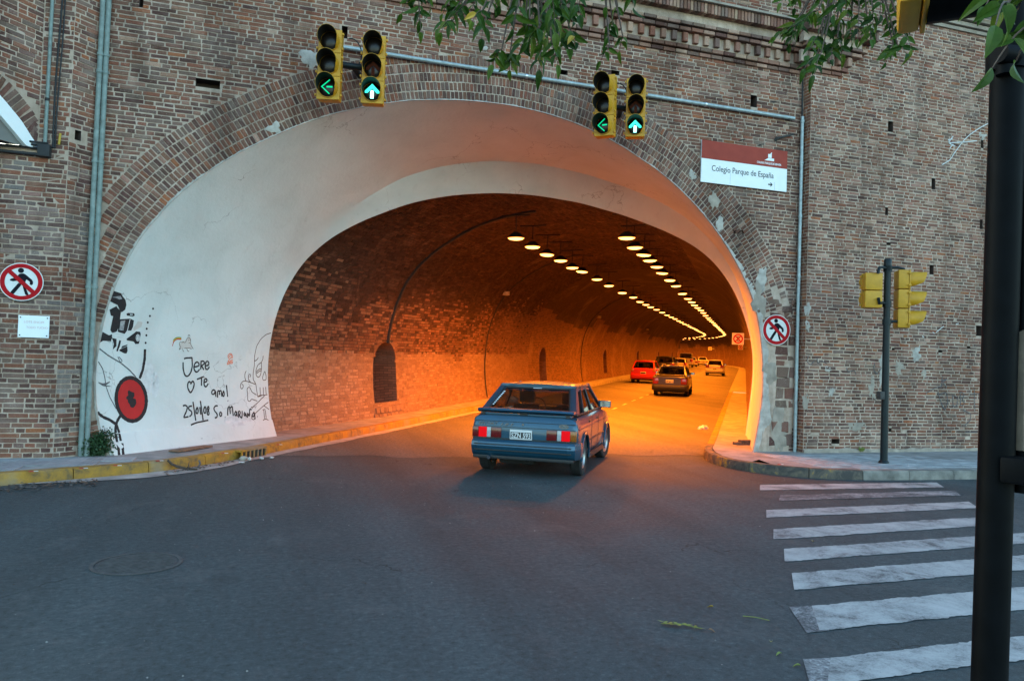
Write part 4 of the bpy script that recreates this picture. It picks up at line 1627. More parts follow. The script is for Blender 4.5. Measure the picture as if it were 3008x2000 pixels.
mb = MB()
for v0, v1 in zip(vl, vl[1:]):
    ua, ub = pv(v0)[0], pv(v1)[0]
    sa, sb = s_start(ua), s_start(ub)
    WM = 1 if pv((v0 + v1) / 2)[1] < 1.78 else 0
    for k in range(6):
        t0, t1 = k / 6, (k + 1) / 6
        mb.quad(TW(sa + (.3 - sa) * t0, v0), TW(sa + (.3 - sa) * t1, v0), TW(sb + (.3 - sb) * t1, v1), TW(sb + (.3 - sb) * t0, v1), WM)
    for s0, s1 in zip(sl1, sl1[1:]):
        if nic((s0 + s1) / 2, (v0 + v1) / 2):
            continue
        mb.quad(TW(s0, v0), TW(s1, v0), TW(s1, v1), TW(s0, v1), WM)
mb.build('mortar_bed', [M_['tmortar'], M_['wash']], tun, smooth=60)
# bricks of the near part
rng = random.Random(51)


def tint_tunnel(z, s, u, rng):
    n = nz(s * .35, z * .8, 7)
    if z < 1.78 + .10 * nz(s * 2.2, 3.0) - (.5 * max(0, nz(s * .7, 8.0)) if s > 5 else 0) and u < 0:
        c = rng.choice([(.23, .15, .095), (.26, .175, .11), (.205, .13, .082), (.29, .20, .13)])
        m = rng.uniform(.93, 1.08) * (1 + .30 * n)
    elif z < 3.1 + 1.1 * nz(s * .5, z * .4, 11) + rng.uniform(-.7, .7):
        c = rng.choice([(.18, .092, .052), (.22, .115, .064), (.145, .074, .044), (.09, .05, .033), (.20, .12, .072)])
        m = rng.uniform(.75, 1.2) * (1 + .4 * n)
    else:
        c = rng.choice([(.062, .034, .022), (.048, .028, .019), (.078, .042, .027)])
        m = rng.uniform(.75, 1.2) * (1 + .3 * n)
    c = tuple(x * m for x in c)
    if s > 8 and z < 3.4:
        k = min(.85, (s - 8) / 7)
        q = rng.uniform(.8, 1.2)
        c = tuple(a * (1 - k) + b * k * q for a, b in zip(c, (.165, .088, .054)))
    return c


items = []
v = .02
while v < VS - .08:
    vb = v + .0625
    u, z, _, _ = pv(v + .03)
    s = s_start(u) + .012
    low = z < 1.78
    s -= 0
    s_a = s
    first = True
    while s_a < S1:
        ln = (.245 if rng.random() < .6 else .118) * rng.uniform(.93, 1.06)
        if first:
            ln *= rng.uniform(.3, 1); first = False
        s_b = min(s_a + ln, S1)
        skip = any(s_a < b and s_b > a for a, b in NICHE) and nv0 - .02 < v < nv2 + .02
        if skip:
            # keep what lies above the niche arch
            for a, b in NICHE:
                if s_a < b and s_b > a:
                    k = ((s_a + s_b) / 2 - (a + b) / 2) / ((b - a) / 2)
                    top = nv1 + (nv2 - nv1) * math.sqrt(max(0, 1 - k * k))
                    if v > top + .01 or s_b < a + .02 or s_a > b - .02:
                        skip = False
        if not skip:
            fr = rng.uniform(.002, .005) if low else rng.uniform(.003, .018)
            if not low and rng.random() < .05:
                s_a = s_b + .013
                continue
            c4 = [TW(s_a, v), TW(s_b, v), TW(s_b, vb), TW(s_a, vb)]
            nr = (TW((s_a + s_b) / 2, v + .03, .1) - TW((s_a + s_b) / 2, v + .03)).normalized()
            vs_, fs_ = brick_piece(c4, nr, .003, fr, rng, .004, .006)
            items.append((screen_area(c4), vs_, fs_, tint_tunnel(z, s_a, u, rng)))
        s_a = s_b + .013
    v += .075
emit_bricks(tun, items, M_['tbrick'])


# far lining and right-hand side
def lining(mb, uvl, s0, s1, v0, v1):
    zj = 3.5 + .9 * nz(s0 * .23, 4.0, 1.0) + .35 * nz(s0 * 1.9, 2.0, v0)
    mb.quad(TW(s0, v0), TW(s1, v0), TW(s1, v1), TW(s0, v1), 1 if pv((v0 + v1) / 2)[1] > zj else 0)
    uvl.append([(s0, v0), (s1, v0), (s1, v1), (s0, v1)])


mb = MB(); uvs = []
fs_l = sorted(set([S1] + [16.9 + 16.4 * i for i in range(5)] + [18.1 + 16.4 * i for i in range(5)] + [20 + 2.5 * i for i in range(78)]))
vl2 = vl
for v0, v1 in zip(vl2, vl2[1:]):
    for s0, s1 in zip(fs_l, fs_l[1:]):
        if nic((s0 + s1) / 2, (v0 + v1) / 2):
            continue
        lining(mb, uvs, s0, s1, v0, v1)
vr = [VS + (PTOT - VS) * i / 24 for i in range(25)]
for v0, v1 in zip(vr, vr[1:]):
    ua, ub = pv(v0)[0], pv(v1)[0]
    sa, sb = s_start(ua), s_start(ub)
    for k in range(5):
        t0, t1 = k / 5, (k + 1) / 5
        a0, a1, b0, b1 = sa + (4 - sa) * t0, sa + (4 - sa) * t1, sb + (4 - sb) * t0, sb + (4 - sb) * t1
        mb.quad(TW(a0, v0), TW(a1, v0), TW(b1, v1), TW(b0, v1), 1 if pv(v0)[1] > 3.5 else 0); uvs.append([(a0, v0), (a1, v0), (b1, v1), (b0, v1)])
    sr = [4, 6, 8, 10, 12] + fs_l
    for s0, s1 in zip(sr, sr[1:]):
        lining(mb, uvs, s0, s1, v0, v1)
o = mb.build('brick_lining', [M_['lining'], M_['dark_lining']], tun, smooth=60)
ul = o.data.uv_layers.new(name='UVMap')
ul.data.foreach_set('uv', [c for q in uvs for p in q for c in p])
# niches (refuges) in the left wall
for i, (a, b) in enumerate(NICHE):
    mb = MB(); uvs = []
    sc, hw = (a + b) / 2, (b - a) / 2
    arc = [(sc + hw * math.cos(math.pi * k / 10), nv1 + (nv2 - nv1) * math.sin(math.pi * k / 10)) for k in range(11)]
    for (s0, v0), (s1, v1) in zip(arc, arc[1:]):
        mb.quad(TW(s1, v1), TW(s0, v0), TW(s0, nv2), TW(s1, nv2)); uvs.append([(s1, v1), (s0, v0), (s0, nv2), (s1, nv2)])
    outl = [(a, nv0), (b, nv0)] + arc
    for (s0, v0), (s1, v1) in zip(outl, outl[1:] + outl[:1]):
        if (s0, v0) == (s1, v1):
            continue
        mb.quad(TW(s0, v0), TW(s1, v1), TW(s1, v1, -.75), TW(s0, v0, -.75)); uvs.append([(0, v0), (0, v1 + .1), (.75, v1 + .1), (.75, v0)])
    n = len(outl)
    mb.add([TW(s, v, -.75) for s, v in outl], [tuple(range(n))]); uvs.append(outl)
    o = mb.build('niche', M_['lining'], tun)
    ul = o.data.uv_layers.new(name='UVMap')
    ul.data.foreach_set('uv', [c for q in uvs for p in q for c in p])
    if i == 0:
        mb = MB()
        for k in range(7):
            s0 = a - .12 + k * .23
            for r_ in range(2):
                ss_ = s0 + (.11 if r_ else 0)
                mb2 = MB()
                q = TW(ss_, .05 + .13 * r_, .03)
                c4 = [TW(ss_, .13 + r_ * .16, .01), TW(ss_ + .21, .13 + r_ * .16, .01), TW(ss_ + .21, .27 + r_ * .16, .01), TW(ss_, .27 + r_ * .16, .01)]
                nr = (TW(ss_, .2, .1) - TW(ss_, .2)).normalized()
                vs_, fs_ = brick_piece(c4, nr, .01, .025, rng, .006, .008)
                mb2.add(vs_, fs_, 0, tint_tunnel(1.0, ss_, -4, rng))
                mb2.build('sill_brick', M_['tbrick'], o)
# ring face that closes the step between the portal and the wider tunnel
mb = MB()
for i in range(NA - 1):
    p, q = inner[i], inner[i + 1]
    f0 = i / (NA - 1) * PTOT; f1 = (i + 1) / (NA - 1) * PTOT
    a, b = TW(s_start(pv(f0)[0]), f0, -.02), TW(s_start(pv(f1)[0]), f1, -.02)
    mb.quad(p + V((0, .02, 0)), a, b, q + V((0, .02, 0)))
mb.build('ring_back', M_['tmortar'], tun)
# mass behind the facade so that no sky shows through joints
mb = MB()
mb.quad((-9, 12.6, 4.6), (-9, 12.6, ZT), (-3, 12.6, ZT), (-3, 12.6, 4.6))
mb.quad((XL - .7, YF + .3, 7.0), (XE, YF + .3, 7.0), (XE, YF + .3, ZT), (XL - .7, YF + .3, ZT))
mb.quad((-9, YP - .1, ZT), (XE, YP - .1, ZT), (XE, 30, ZT + .4), (-9, 30, ZT + .4))
mb.build('wall_core', M_['tmortar'], fac)
# cable conduits that follow the vault
for s, r_, z0, v1, lb in ((1.3, .045, 2.05, PTOT * .46, 'black cable conduit climbing the vault from the first niche'), (9.2, .022, .2, PTOT * .42, 'thin dark cable following the vault further in'), (26.0, .02, .2, PTOT * .42, 'thin dark cable on the vault, third from the mouth')):
    mb = MB()
    va = vz(z0)
    mb.tube([TW(s, va + (v1 - va) * i / 40, .03 + .012 * (i % 9 == 0)) for i in range(41)], r_, 6)
    mb.build('conduit', M_['cable'], tun, smooth=60, label=lb)
for px, py, dpt in ((1499, 871, 9.0), (1778, 943, 27.0), (1891, 974, 50.0)):
    v = vz(4.0)
    bx = tag(MB().build('x', [], None) if False else thing('wall_box', 'small', 'box', TW(dpt, v)), 'small pale junction box on the left tunnel wall, %s from the mouth' % {9.0: 'nearest', 27.0: 'second', 50.0: 'third'}[dpt], 'junction box', 'junction boxes on the tunnel wall')
    mb = MB()
    p = TW(dpt, v, .05)
    mb.bbox(p.x - .12, p.x + .12, p.y - .1, p.y + .1, p.z - .07, p.z + .07, .01)
    mb.build('case', M_['render_pale'], bx, smooth=40)

# ------------------------------------------------------------------ sodium lamps hung in two rows
S_L = [.35, 1.85, 3.3, 4.8, 6.5, 8.0, 10.6, 13.1, 16.8, 19.9, 22.6, 24.9, 27.2, 30.1, 33.2] + [36.4 + 3.2 * i for i in range(12)] + [75 + 4.0 * i for i in range(22)]
ORD = ['nearest', 'second', 'third', 'fourth', 'fifth', 'sixth', 'seventh', 'eighth', 'ninth', 'tenth', 'eleventh', 'twelfth', 'thirteenth', 'fourteenth', 'fifteenth', 'sixteenth', 'seventeenth', 'eighteenth', 'nineteenth', 'twentieth']
TENS = {20: 'twenty', 30: 'thirty', 40: 'forty'}


def ordinal(i):
    if i < 20:
        return ORD[i]
    n = i + 1
    t, r_ = n // 10 * 10, n % 10
    if r_ == 0:
        return {30: 'thirtieth', 40: 'fortieth'}.get(t, 'fiftieth')
    return TENS[t] + '-' + ['', 'first', 'second', 'third', 'fourth', 'fifth', 'sixth', 'seventh', 'eighth', 'ninth'][r_]


LZ = 4.62
mb = MB(); mb.lathe([(.03, .15), (.07, .14), (.12, .10), (.195, .03), (.205, 0.0), (.195, 0.0), (.10, .08)], n=24)
shade_me = mb.mesh('shade', M_['lamp_shade'], smooth=50)
mb = MB(); mb.lathe([(.185, -.010), (.15, -.032), (.08, -.046), (.001, -.050)], n=24); mb.lathe([(.204, .002), (.185, -.010)], n=24, mat=1)
glass_me = mb.mesh('glass', [M_['lamp_glass'], M_['lamp_rim']], smooth=60)
mb = MB(); mb.tube([(0, 0, .19), (0, 0, .55)], .012, 6); mb.box(-.35, .35, -.015, .015, .53, .56)
stem_me = mb.mesh('hanger', M_['lamp_shade'])
spot = bpy.data.lights.new('lamp_light', 'SPOT')
spot.energy = LAMP_W; spot.color = SODIUM; spot.spot_size = R(166); spot.spot_blend = 1.0; spot.shadow_soft_size = .12
rng = random.Random(61)
for side, u in (('left', -1.31), ('right', 1.31)):
    for i, s in enumerate(S_L):
        if side == 'right':
            s += .15
        t = thing('tunnel_lamp', 'lit sodium lamp hanging in the %s row, %s from the mouth' % (side, ordinal(i)), 'tunnel lamp', path(s, u + rng.uniform(-.03, .03), LZ + rng.uniform(-.02, .02)), 0, 'sodium lamps hung in two rows along the vault')
        t.rotation_euler = (rng.uniform(-.05, .05), rng.uniform(-.05, .05), -path_dir(s))
        link('shade', shade_me, t); link('glass', glass_me, t); link('hanger', stem_me, t)
        lo = bpy.data.objects.new('lamp_light', spot)
        COL.objects.link(lo); lo.parent = t; lo.location = (0, 0, -.08)

# ================================================================== pipes, cables
def pipe_thing(name, label, cat, pts, r, mat, clamps=(), group=None, cm='steel_bright', n=10):
    t = thing(name, label, cat, pts[0], 0, group)
    mb = MB(); mb.tube(pts, r, n)
    mb.build('pipe', mat, t, smooth=50)
    for c in clamps:
        mb = MB()
        a, b, f = c
        p = V(pts[a]).lerp(V(pts[b]), f)
        d = (V(pts[b]) - V(pts[a])).normalized()
        mb.tube([p - d * .02, p + d * .02], r * 1.28, n)
        mb.build('clamp', M_[cm], t, smooth=50)
    return t


def vert_pipe(x, y, z0, z1):
    return [V((x, y, z0 + (z1 - z0) * i / 12)) for i in range(13)]


for x, lb in ((-2.452, 'left of the two tall grey downpipes beside the arch'), (-2.378, 'right of the two tall grey downpipes beside the arch, nearer the white plaster')):
    pipe_thing('downpipe', lb, 'pipe', vert_pipe(x, YF - .085 if x > -2.4 else YF - .10, .15, 10.2), .036, M_['galv2'], [(0, 12, f) for f in (.24, .42, .55, .575)], 'downpipes at the left of the arch', cm='galv2', n=12)
pipe_thing('conduit', 'thin grey conduit running up the left brick pier to a cable box', 'pipe', vert_pipe(-3.03, YP - .04, 4.43, 10.2), .024, M_['galv2'], [(0, 12, .118)], cm='cable')
for i, (x, w_) in enumerate(((-2.90, .013), (-2.865, .010))):
    mb = MB()
    mb.tube([V((x - .035 * ((10.2 - z) / 5.8) + .012 * math.sin(z * 2.1 + i), YP - .03, z)) for z in [10.2 - .25 * k for k in range(24)]], w_, 6)
    o = mb.build('hanging_cable', M_['cable'], None, smooth=50)
    tag(o, ('thicker black cable hanging down the brick pier' if i == 0 else 'thinner black cable hanging down the brick pier on its right'), 'cable', 'cables on the left pier')
cb = thing('cable_run', 'bundle of dark cables along the ledge of the small arch at far left', 'cable', (-3.1, YP - .06, 4.42))
mb = MB()
for k in range(3):
    mb.tube([V((-2.98 - .25 * i, YP - .05 - .02 * k, 4.41 + .045 * k + .012 * math.sin(i * 1.3 + k * 2))) for i in range(20)], .016, 6)
mb.tube([V((-2.96 - .25 * i, YP - .06, 4.33)) for i in range(20)], .022, 8)
mb.build('cable_bundle', M_['cable'], cb, smooth=50)
mb = MB(); mb.bbox(-3.10, -2.95, YP - .13, YP - .01, 4.30, 4.47, .012)
mb.build('junction_box', M_['cable'], cb, smooth=40)
mb = MB(); mb.tube([(-2.86, YP - .04, 4.50), (-2.85, YP - .04, 4.66)], .016, 8)
mb.build('brass_fitting', M_['leaf_yellow'], cb, smooth=50)
pA, pB, pC, pD = at_y(1005, 136, YF - .07), at_y(1141, 154, YF - .07), at_y(1743, 252, YF - .07), at_y(2333, 353, YF - .07)
for p in (pA, pB, pC, pD):
    p.z = 6.60
pts = [pA.lerp(pD, i / 16) for i in range(17)]
pipe_thing('conduit', 'long horizontal steel conduit above the arch behind the signals', 'pipe', pts, .034, M_['galv'], [(0, 16, .056), (0, 16, .36), (0, 16, .545), (0, 16, .77)])
pipe_thing('conduit', 'steel conduit down the corner between facade and pale right wall', 'pipe', vert_pipe(9.755, YF - .075, .15, 6.66), .034, M_['galv'], [(0, 12, f) for f in (.22, .52, .70, .86, .985)], cm='galv')
mb = MB(); mb.tube([V((9.755, YF - .06, 6.66)), V((9.75, YF - .06, 7.2)), V((9.755, YF - .06, 7.5)), V((9.83, YW - .05, 7.62)), V((9.88, YW - .06, 7.8))], .016, 6)
tag(mb.build('hanging_cable', M_['cable'], None, smooth=50), 'black cable rising from the corner conduit to the cornice', 'cable')
br = thing('iron_bracket', 'rusty iron bracket sticking out of the wall right of the sign', 'bracket', at_y(2300, 405, YF - .05))
mb = MB(); a, b = at_y(2278, 408, YF - .02), at_y(2330, 395, YF - .08)
mb.tube([a, a.lerp(b, .5), b], .022, 6); mb.tube([a + V((0, .02, -.03)), a + V((.03, -.03, .02))], .035, 6)
mb.build('bar', M_['iron'], br, smooth=50)
rng = random.Random(71)
for i, (px, py, lb) in enumerate(((2172, 413, 'short rusty hook in the brickwork just above the sign, left one'), (2228, 427, 'short rusty hook in the brickwork just above the sign, right one'), (2264, 301, 'small rusty hook in the wall above the right end of the conduit'))):
    p = at_y(px, py, YF - .01)
    mb = MB(); mb.tube([p, p + V((.05, -.04, .012)), p + V((.09, -.05, .016))], .010, 6)
    tag(mb.build('wall_hook', M_['iron'], None, smooth=50), lb, 'hook', 'hooks left in the wall')

# ================================================================== signs
DEC = .0025


def rot_to(nrm):
    """matrix with z = nrm and y up, at origin"""
    n = V(nrm).normalized(); x = V((0, 0, 1)).cross(n).normalized(); y = n.cross(x)
    return Matrix(((x.x, y.x, n.x, 0), (x.y, y.y, n.y, 0), (x.z, y.z, n.z, 0), (0, 0, 0, 1)))


def ring_poly(mb, r0, r1, M, z, d, n=48, mat=0):
    for i in range(n):
        a, b = 2 * math.pi * i / n, 2 * math.pi * (i + 1) / n
        P = lambda r, t, zz: M @ V((r * math.cos(t), r * math.sin(t), zz))
        mb.quad(P(r0, a, z + d), P(r1, a, z + d), P(r1, b, z + d), P(r0, b, z + d), mat)
        mb.quad(P(r1, a, z), P(r1, b, z), P(r1, b, z + d), P(r1, a, z + d), mat)
        mb.quad(P(r0, b, z), P(r0, a, z), P(r0, a, z + d), P(r0, b, z + d), mat)


def disc(mb, r, M, z0, z1, n=48, mat=0):
    mb.prism([(r * math.cos(2 * math.pi * i / n), r * math.sin(2 * math.pi * i / n)) for i in range(n)], M @ Matrix.Translation((0, 0, z0)), z1 - z0, mat)


def no_walk_sign(name, label, pos, nrm, r):
    t = thing(name, label, 'road sign', pos, 0, 'no pedestrians signs')
    M = Matrix.Translation(pos) @ rot_to(nrm)
    mb = MB(); disc(mb, r, M, -.004, .0)
    mb.build('plate', M_['sign_white'], t)
    mb = MB(); ring_poly(mb, r * .745, r * .955, M, .0005, DEC)
    mb.build('red_ring', M_['sign_red'], t)
    k = r / 64.0
    def pl(pts):
        return [(x * k, y * k) for x, y in pts]
    mb = MB()
    disc(mb, 8.6 * k, M @ Matrix.Translation((-3 * k, 38 * k, 0)), .0005, .0025, 20)
    mb.prism(pl([(-9, 24), (-6, 27), (4, 29), (10, 26), (15, 22), (30, 9), (33, 3), (33, -6), (29, -9), (24, -7), (24, 2), (14, 9), (12, 4), (10, -4), (-2, -6), (-8, -4), (-9, 4), (-24, 0), (-32, 2), (-33, 6), (-29, 9), (-14, 14)][::-1]), M @ Matrix.Translation((0, 0, .0005)), .002)
    mb.prism(pl([(-9, -5), (2, -6), (-3, -16), (-20, -42), (-26, -44), (-30, -40), (-29, -35)][::-1]), M @ Matrix.Translation((0, 0, .0006)), .002)
    mb.prism(pl([(2, -5), (11, -4), (15, -24), (22, -41), (27, -44), (19, -45), (13, -42), (7, -24)][::-1]), M @ Matrix.Translation((0, 0, .0007)), .002)
    mb.build('walker_figure', M_['sign_black'], t)
    mb = MB()
    a = R(-43)
    Ms = M @ Matrix.Rotation(a, 4, 'Z')
    mb.prism([(-r * .76, -r * .105), (r * .76, -r * .105), (r * .76, r * .105), (-r * .76, r * .105)], Ms @ Matrix.Translation((0, 0, .003)), DEC)
    mb.build('red_slash', M_['sign_red'], t)
    mb = MB(); mb.box(-.02, .02, -.02, .02, -.045, -.004, 0, M)
    mb.build('mount', M_['galv'], t)
    return t


pS = at_y(63, 828, YP - .055)
rS = (at_y(128, 828, YP - .055) - pS).length * .985
no_walk_sign('no_pedestrians_sign', 'round no pedestrians sign on the left pier above a small white plaque', pS, (.10, -1, .02), rS)
pS = at_y(2281, 969, YF - .055)
rS = abs(at_y(2281, 924, YF - .055).z - pS.z)
no_walk_sign('no_pedestrians_sign', 'round no pedestrians sign at the right foot of the arch', pS, (-.12, -1, 0), rS)
# small white plaque
a, b = at_y(51, 990, YP - .03), at_y(146, 929, YP - .03)
t = thing('plaque', 'small white plaque with faded red writing below the left round sign', 'plaque', ((a.x + b.x) / 2, YP - .03, (a.z + b.z) / 2))
mb = MB(); mb.bbox(a.x, b.x, YP - .03, YP - .016, a.z, b.z, .003)
mb.build('panel', M_['board_white'], t)
for x in (a.x + .025, b.x - .025):
    for z in (a.z + .03, b.z - .03):
        mb = MB(); mb.tube([(x, YP - .03, z), (x, YP - .036, z)], .009, 8); mb.build('screw', M_['cable'], t)
mb = MB()
Mx = frame_mat((a.x + .07, YP - .0315, a.z + .20), (1, 0, 0), (0, 0, 1))
text_mb('LOTE ENCIM', .042, Mx, 0, 0, mbx=mb, width=.24)
text_mb('TODO TUCHO', .042, frame_mat((a.x + .10, YP - .0315, a.z + .125), (1, 0, 0), (0, 0, 1)), 0, 0, mbx=mb, width=.26)
mb.build('writing', M_['faint_red'], t)
# school sign
x0, x1, z0, z1, zm = 7.545, 9.445, 5.155, 5.945, 5.60
YS = YF - .05
t = thing('direction_board', 'red and white board reading Colegio Parque de España with a small arrow', 'sign board', ((x0 + x1) / 2, YS, (z0 + z1) / 2))
mb = MB(); mb.bbox(x0, x1, YS, YS + .03, z0, z1, .004); mb.build('panel', M_['board_white'], t)
mb = MB(); mb.box(x0 + .001, x1 - .001, YS - .002, YS - .0005, zm, z1 - .001); mb.build('red_band', M_['board_red'], t)
fx = lambda px: x0 + (px - 160) / (2145 - 160) * (x1 - x0)
mb = MB()
text_mb('Colegio Parque de España', .155, frame_mat((fx(395), YS - .003, zm - .215), (1, 0, 0), (0, 0, 1)), 0, 0, mbx=mb, width=fx(1825) - fx(395))
mb.build('lettering', M_['board_ink'], t)
mb = MB()
Ma = frame_mat((fx(1750), YS - .003, z0 + .105), (1, 0, 0), (0, 0, 1))
mb.prism([(-.05, -.010), (.02, -.010), (-.008, -.036), (.014, -.036), (.05, 0), (.014, .036), (-.008, .036), (.02, .010), (-.05, .010)], Ma, .001)
mb.build('arrow', M_['board_ink'], t)
mb = MB()
text_mb('COLEGIO PARQUE DE ESPAÑA', .052, frame_mat((fx(1425), YS - .003, zm + .045), (1, 0, 0), (0, 0, 1)), 0, 0, mbx=mb, width=fx(2000) - fx(1425), bold=.0012)
mb.build('small_lettering', M_['board_white'], t)
mb = MB()
Ma = frame_mat((fx(1720), YS - .003, zm + .115), (1, 0, 0), (0, 0, 1))
for poly in ([(-.12, 0), (.10, 0), (.10, .05), (-.03, .05)], [(-.035, .056), (.045, .056), (.045, .145), (.012, .145), (.012, .13), (-.035, .13)], [(.03, .145), (.05, .145), (.05, .165), (.03, .165)]):
    mb.prism(poly, Ma, .001)
mb.build('emblem', M_['board_white'], t)
mb = MB()
for px, za, zb in ((815, .24, .02), (1850, .16, .01)):
    mb.box(fx(px), fx(px) + .004, YS - .0015, YS - .0003, z0 + zb, z0 + za)
mb.build('panel_joint', M_['galv'], t)


def square_sign(label, p, nrm, half, s_word):
    t = thing('no_stopping_sign', label, 'road sign', p, 0, 'square signs inside the tunnel')
    M = Matrix.Translation(p) @ rot_to(nrm)
    mb = MB(); mb.bbox(-half, half, -half, half, -.01, 0, .004, 0, M); mb.build('plate', M_['sign_white'], t)
    mb = MB(); ring_poly(mb, half * .60, half * .82, M, .001, .003, 32); mb.build('red_ring', M_['sign_red'], t)
    mb = MB(); text_mb('E', half * 1.15, M @ Matrix.Translation((0, -half * .40, .001)), .001, 0, mbx=mb, align='CENTER', bold=.01 * half); mb.build('letter', M_['sign_black'], t)
    mb = MB()
    for a in (45, -45):
        Ms = M @ Matrix.Rotation(R(a), 4, 'Z')
        mb.box(-half * .66, half * .66, -half * .085, half * .085, .004 + (.0005 if a > 0 else 0), .006 + (.0005 if a > 0 else 0), 0, Ms)
    mb.build('red_cross', M_['sign_red'], t)
    mb = MB(); mb.box(0, half * 2.6, -.02, .02, -.04, -.011, 0, M); mb.build('bracket', M_['galv'], t)


def path_hit(px, py, u):
    """where the sight line crosses the line u metres right of the lamp middle"""
    d = ray(px, py)
    best = None
    for i in range(1400):
        s = .5 + i * .1
        p = path(s, u)
        k = (p - CP).dot(CF) / d.dot(CF)
        q = CP + d * k
        e = (q - p).dot(CR)
        if best is None or abs(e) < best[0]:
            best = (abs(e), s, q)
    return best[1], best[2]


for px, py, u, hp, lb in ((2168, 995, 3.55, 17, 'square sign with a red ring and crossed letter, nearest on the right tunnel wall'), (2175.5, 1020, 3.6, 7.3, 'smaller square red ring sign just below and behind the nearest one'), (2085.5, 1024, 3.4, 4.8, 'tiny distant square red ring sign far down the tunnel')):
    s, q = path_hit(px, py, u)
    dep = (q - CP).dot(CF)
    if px > 2160 and hp > 10:
        s = 9.0; dep = 24.0
    if hp == 7.3:
        dep = 46.0
    if hp == 4.8:
        dep = 62.0
    q = at_dist(px, py, dep)
    square_sign(lb, q, -V((math.sin(TA - .1), math.cos(TA - .1), 0)), hp * dep / F_PX, '')

# ================================================================== traffic signals
def arrow_poly(kind):
    if kind == 'left':      # thin chevron and dash
        return [[(-.095, 0), (.024, .108), (.034, .097), (-.072, 0), (.034, -.097), (.024, -.108)], [(-.015, -.011), (.07, -.011), (.07, .011), (-.015, .011)]]
    return [[(0, .108), (.105, .0), (.105, -.03), (.068, -.03), (0, .040), (-.068, -.03), (-.105, -.03), (-.105, .0)], [(-.024, -.108), (.024, -.108), (.024, -.008), (.012, .012), (-.012, .012), (-.024, -.008)]]


def signal_section(parent, M, S, visor_len, lens, glyph=None, gmat=None, cut=True, lit_back=None, back_only=False):
    """one lamp section; local x right, y up, z out of the lens"""
    h = S / 2
    mb = MB()
    mb.bbox(-h * .94, h * .94, -h * .965, h * .965, -.17, .0, .018, 0, M)
    mb.bbox(-h * .98, h * .98, -h * .985, h * .985, .001, .022, .008, 0, M)
    for sx in (-1, 1):
        for sy in (-.62, .62):
            mb.bbox(sx * h * 1.0 - .012 + sx * .014, sx * h * 1.0 + .012 + sx * .014, sy * h - .018, sy * h + .018, -.02, .03, .006, 0, M)
    hs = mb.build('housing', M_['yellow_housing'], parent, smooth=35)
    r = h * .80
    if not back_only:
        mb = MB()
        mb.lathe([(r * .99, .024), (r * .9, .036), (r * .6, .050), (r * .3, .057), (.001, .059)], M, 28)
        mb.build('lens', lens if lit_back is None else lit_back, hs, smooth=60)
        if glyph:
            mb = MB()
            sc = r / .125
            for q_, pl in enumerate(arrow_poly(glyph)):
                mb.prism([(x * sc * .92, y * sc * .92) for x, y in pl], M @ Matrix.Translation((0, 0, .060)), .003, q_)
            mb.build('arrow', [gmat, M_['green_hot'] if gmat is M_['green_lit'] else gmat], hs)
    # visor: a tube cut away below
    mb = MB()
    n = 40
    ro, ri = r * 1.05, r * 1.02
    cols = []
    for i in range(n + 1):
        a = R(-90) + 2 * math.pi * i / n
        up = math.sin(a)
        L = visor_len
        if cut:
            if up < -.80: L = .030
            elif up < -.45: L = .03 + (visor_len * .62 - .03) * ((up + .80) / .35) ** .6
            else: L = visor_len * (.72 + .28 * (up + .45) / 1.45)
        cols.append([M @ V((q * math.cos(a), q * math.sin(a), z)) for q, z in ((ro, .02), (ro, .02 + L), (ri, .02 + L), (ri, .02))])
    vs = [p for c in cols for p in c]
    fs = []; 
    b0 = len(mb.v)
    mb.add(vs, [])
    for i in range(n):
        a, b = i * 4, (i + 1) * 4
        mb.f += [(a, b, b + 1, a + 1), (a + 1, b + 1, b + 2, a + 2)]; mb.m += [0, 0]; mb.c += [None, None]
        mb.f += [(a + 2, b + 2, b + 3, a + 3)]; mb.m += [1]; mb.c += [None]
    mb.build('visor', [M_['yellow_housing'], M_['dark_inside']], hs, smooth=50)
    return hs


def signal_head(label, top, S, nrm, sects, visor=.27, group=None, n=3):
    """top = world position of the middle of the head's top edge (front plane)"""
    top = V(top)
    t = thing('traffic_light', label, 'traffic light', top - V((0, 0, S * n)), 0, group)
    Rm = rot_to(nrm)
    for i in range(n):
        M = Matrix.Translation(top - V((0, 0, S * (i + .5)))) @ Rm
        signal_section(t, M, S, visor, **sects[i])
    return t


OFF = dict(lens=M_['lens_off'])
UPAMB = dict(lens=M_['lens_off'], glyph='up', gmat=M_['amber_off'])
GL = dict(lens=M_['lens_off'], glyph='left', gmat=M_['green_dim'])
GU = dict(lens=M_['lens_off'], glyph='up', gmat=M_['green_lit'], lit_back=M_['lens_off'])


def dirn(deg):
    return (-math.sin(R(deg)), -math.cos(R(deg)), 0)


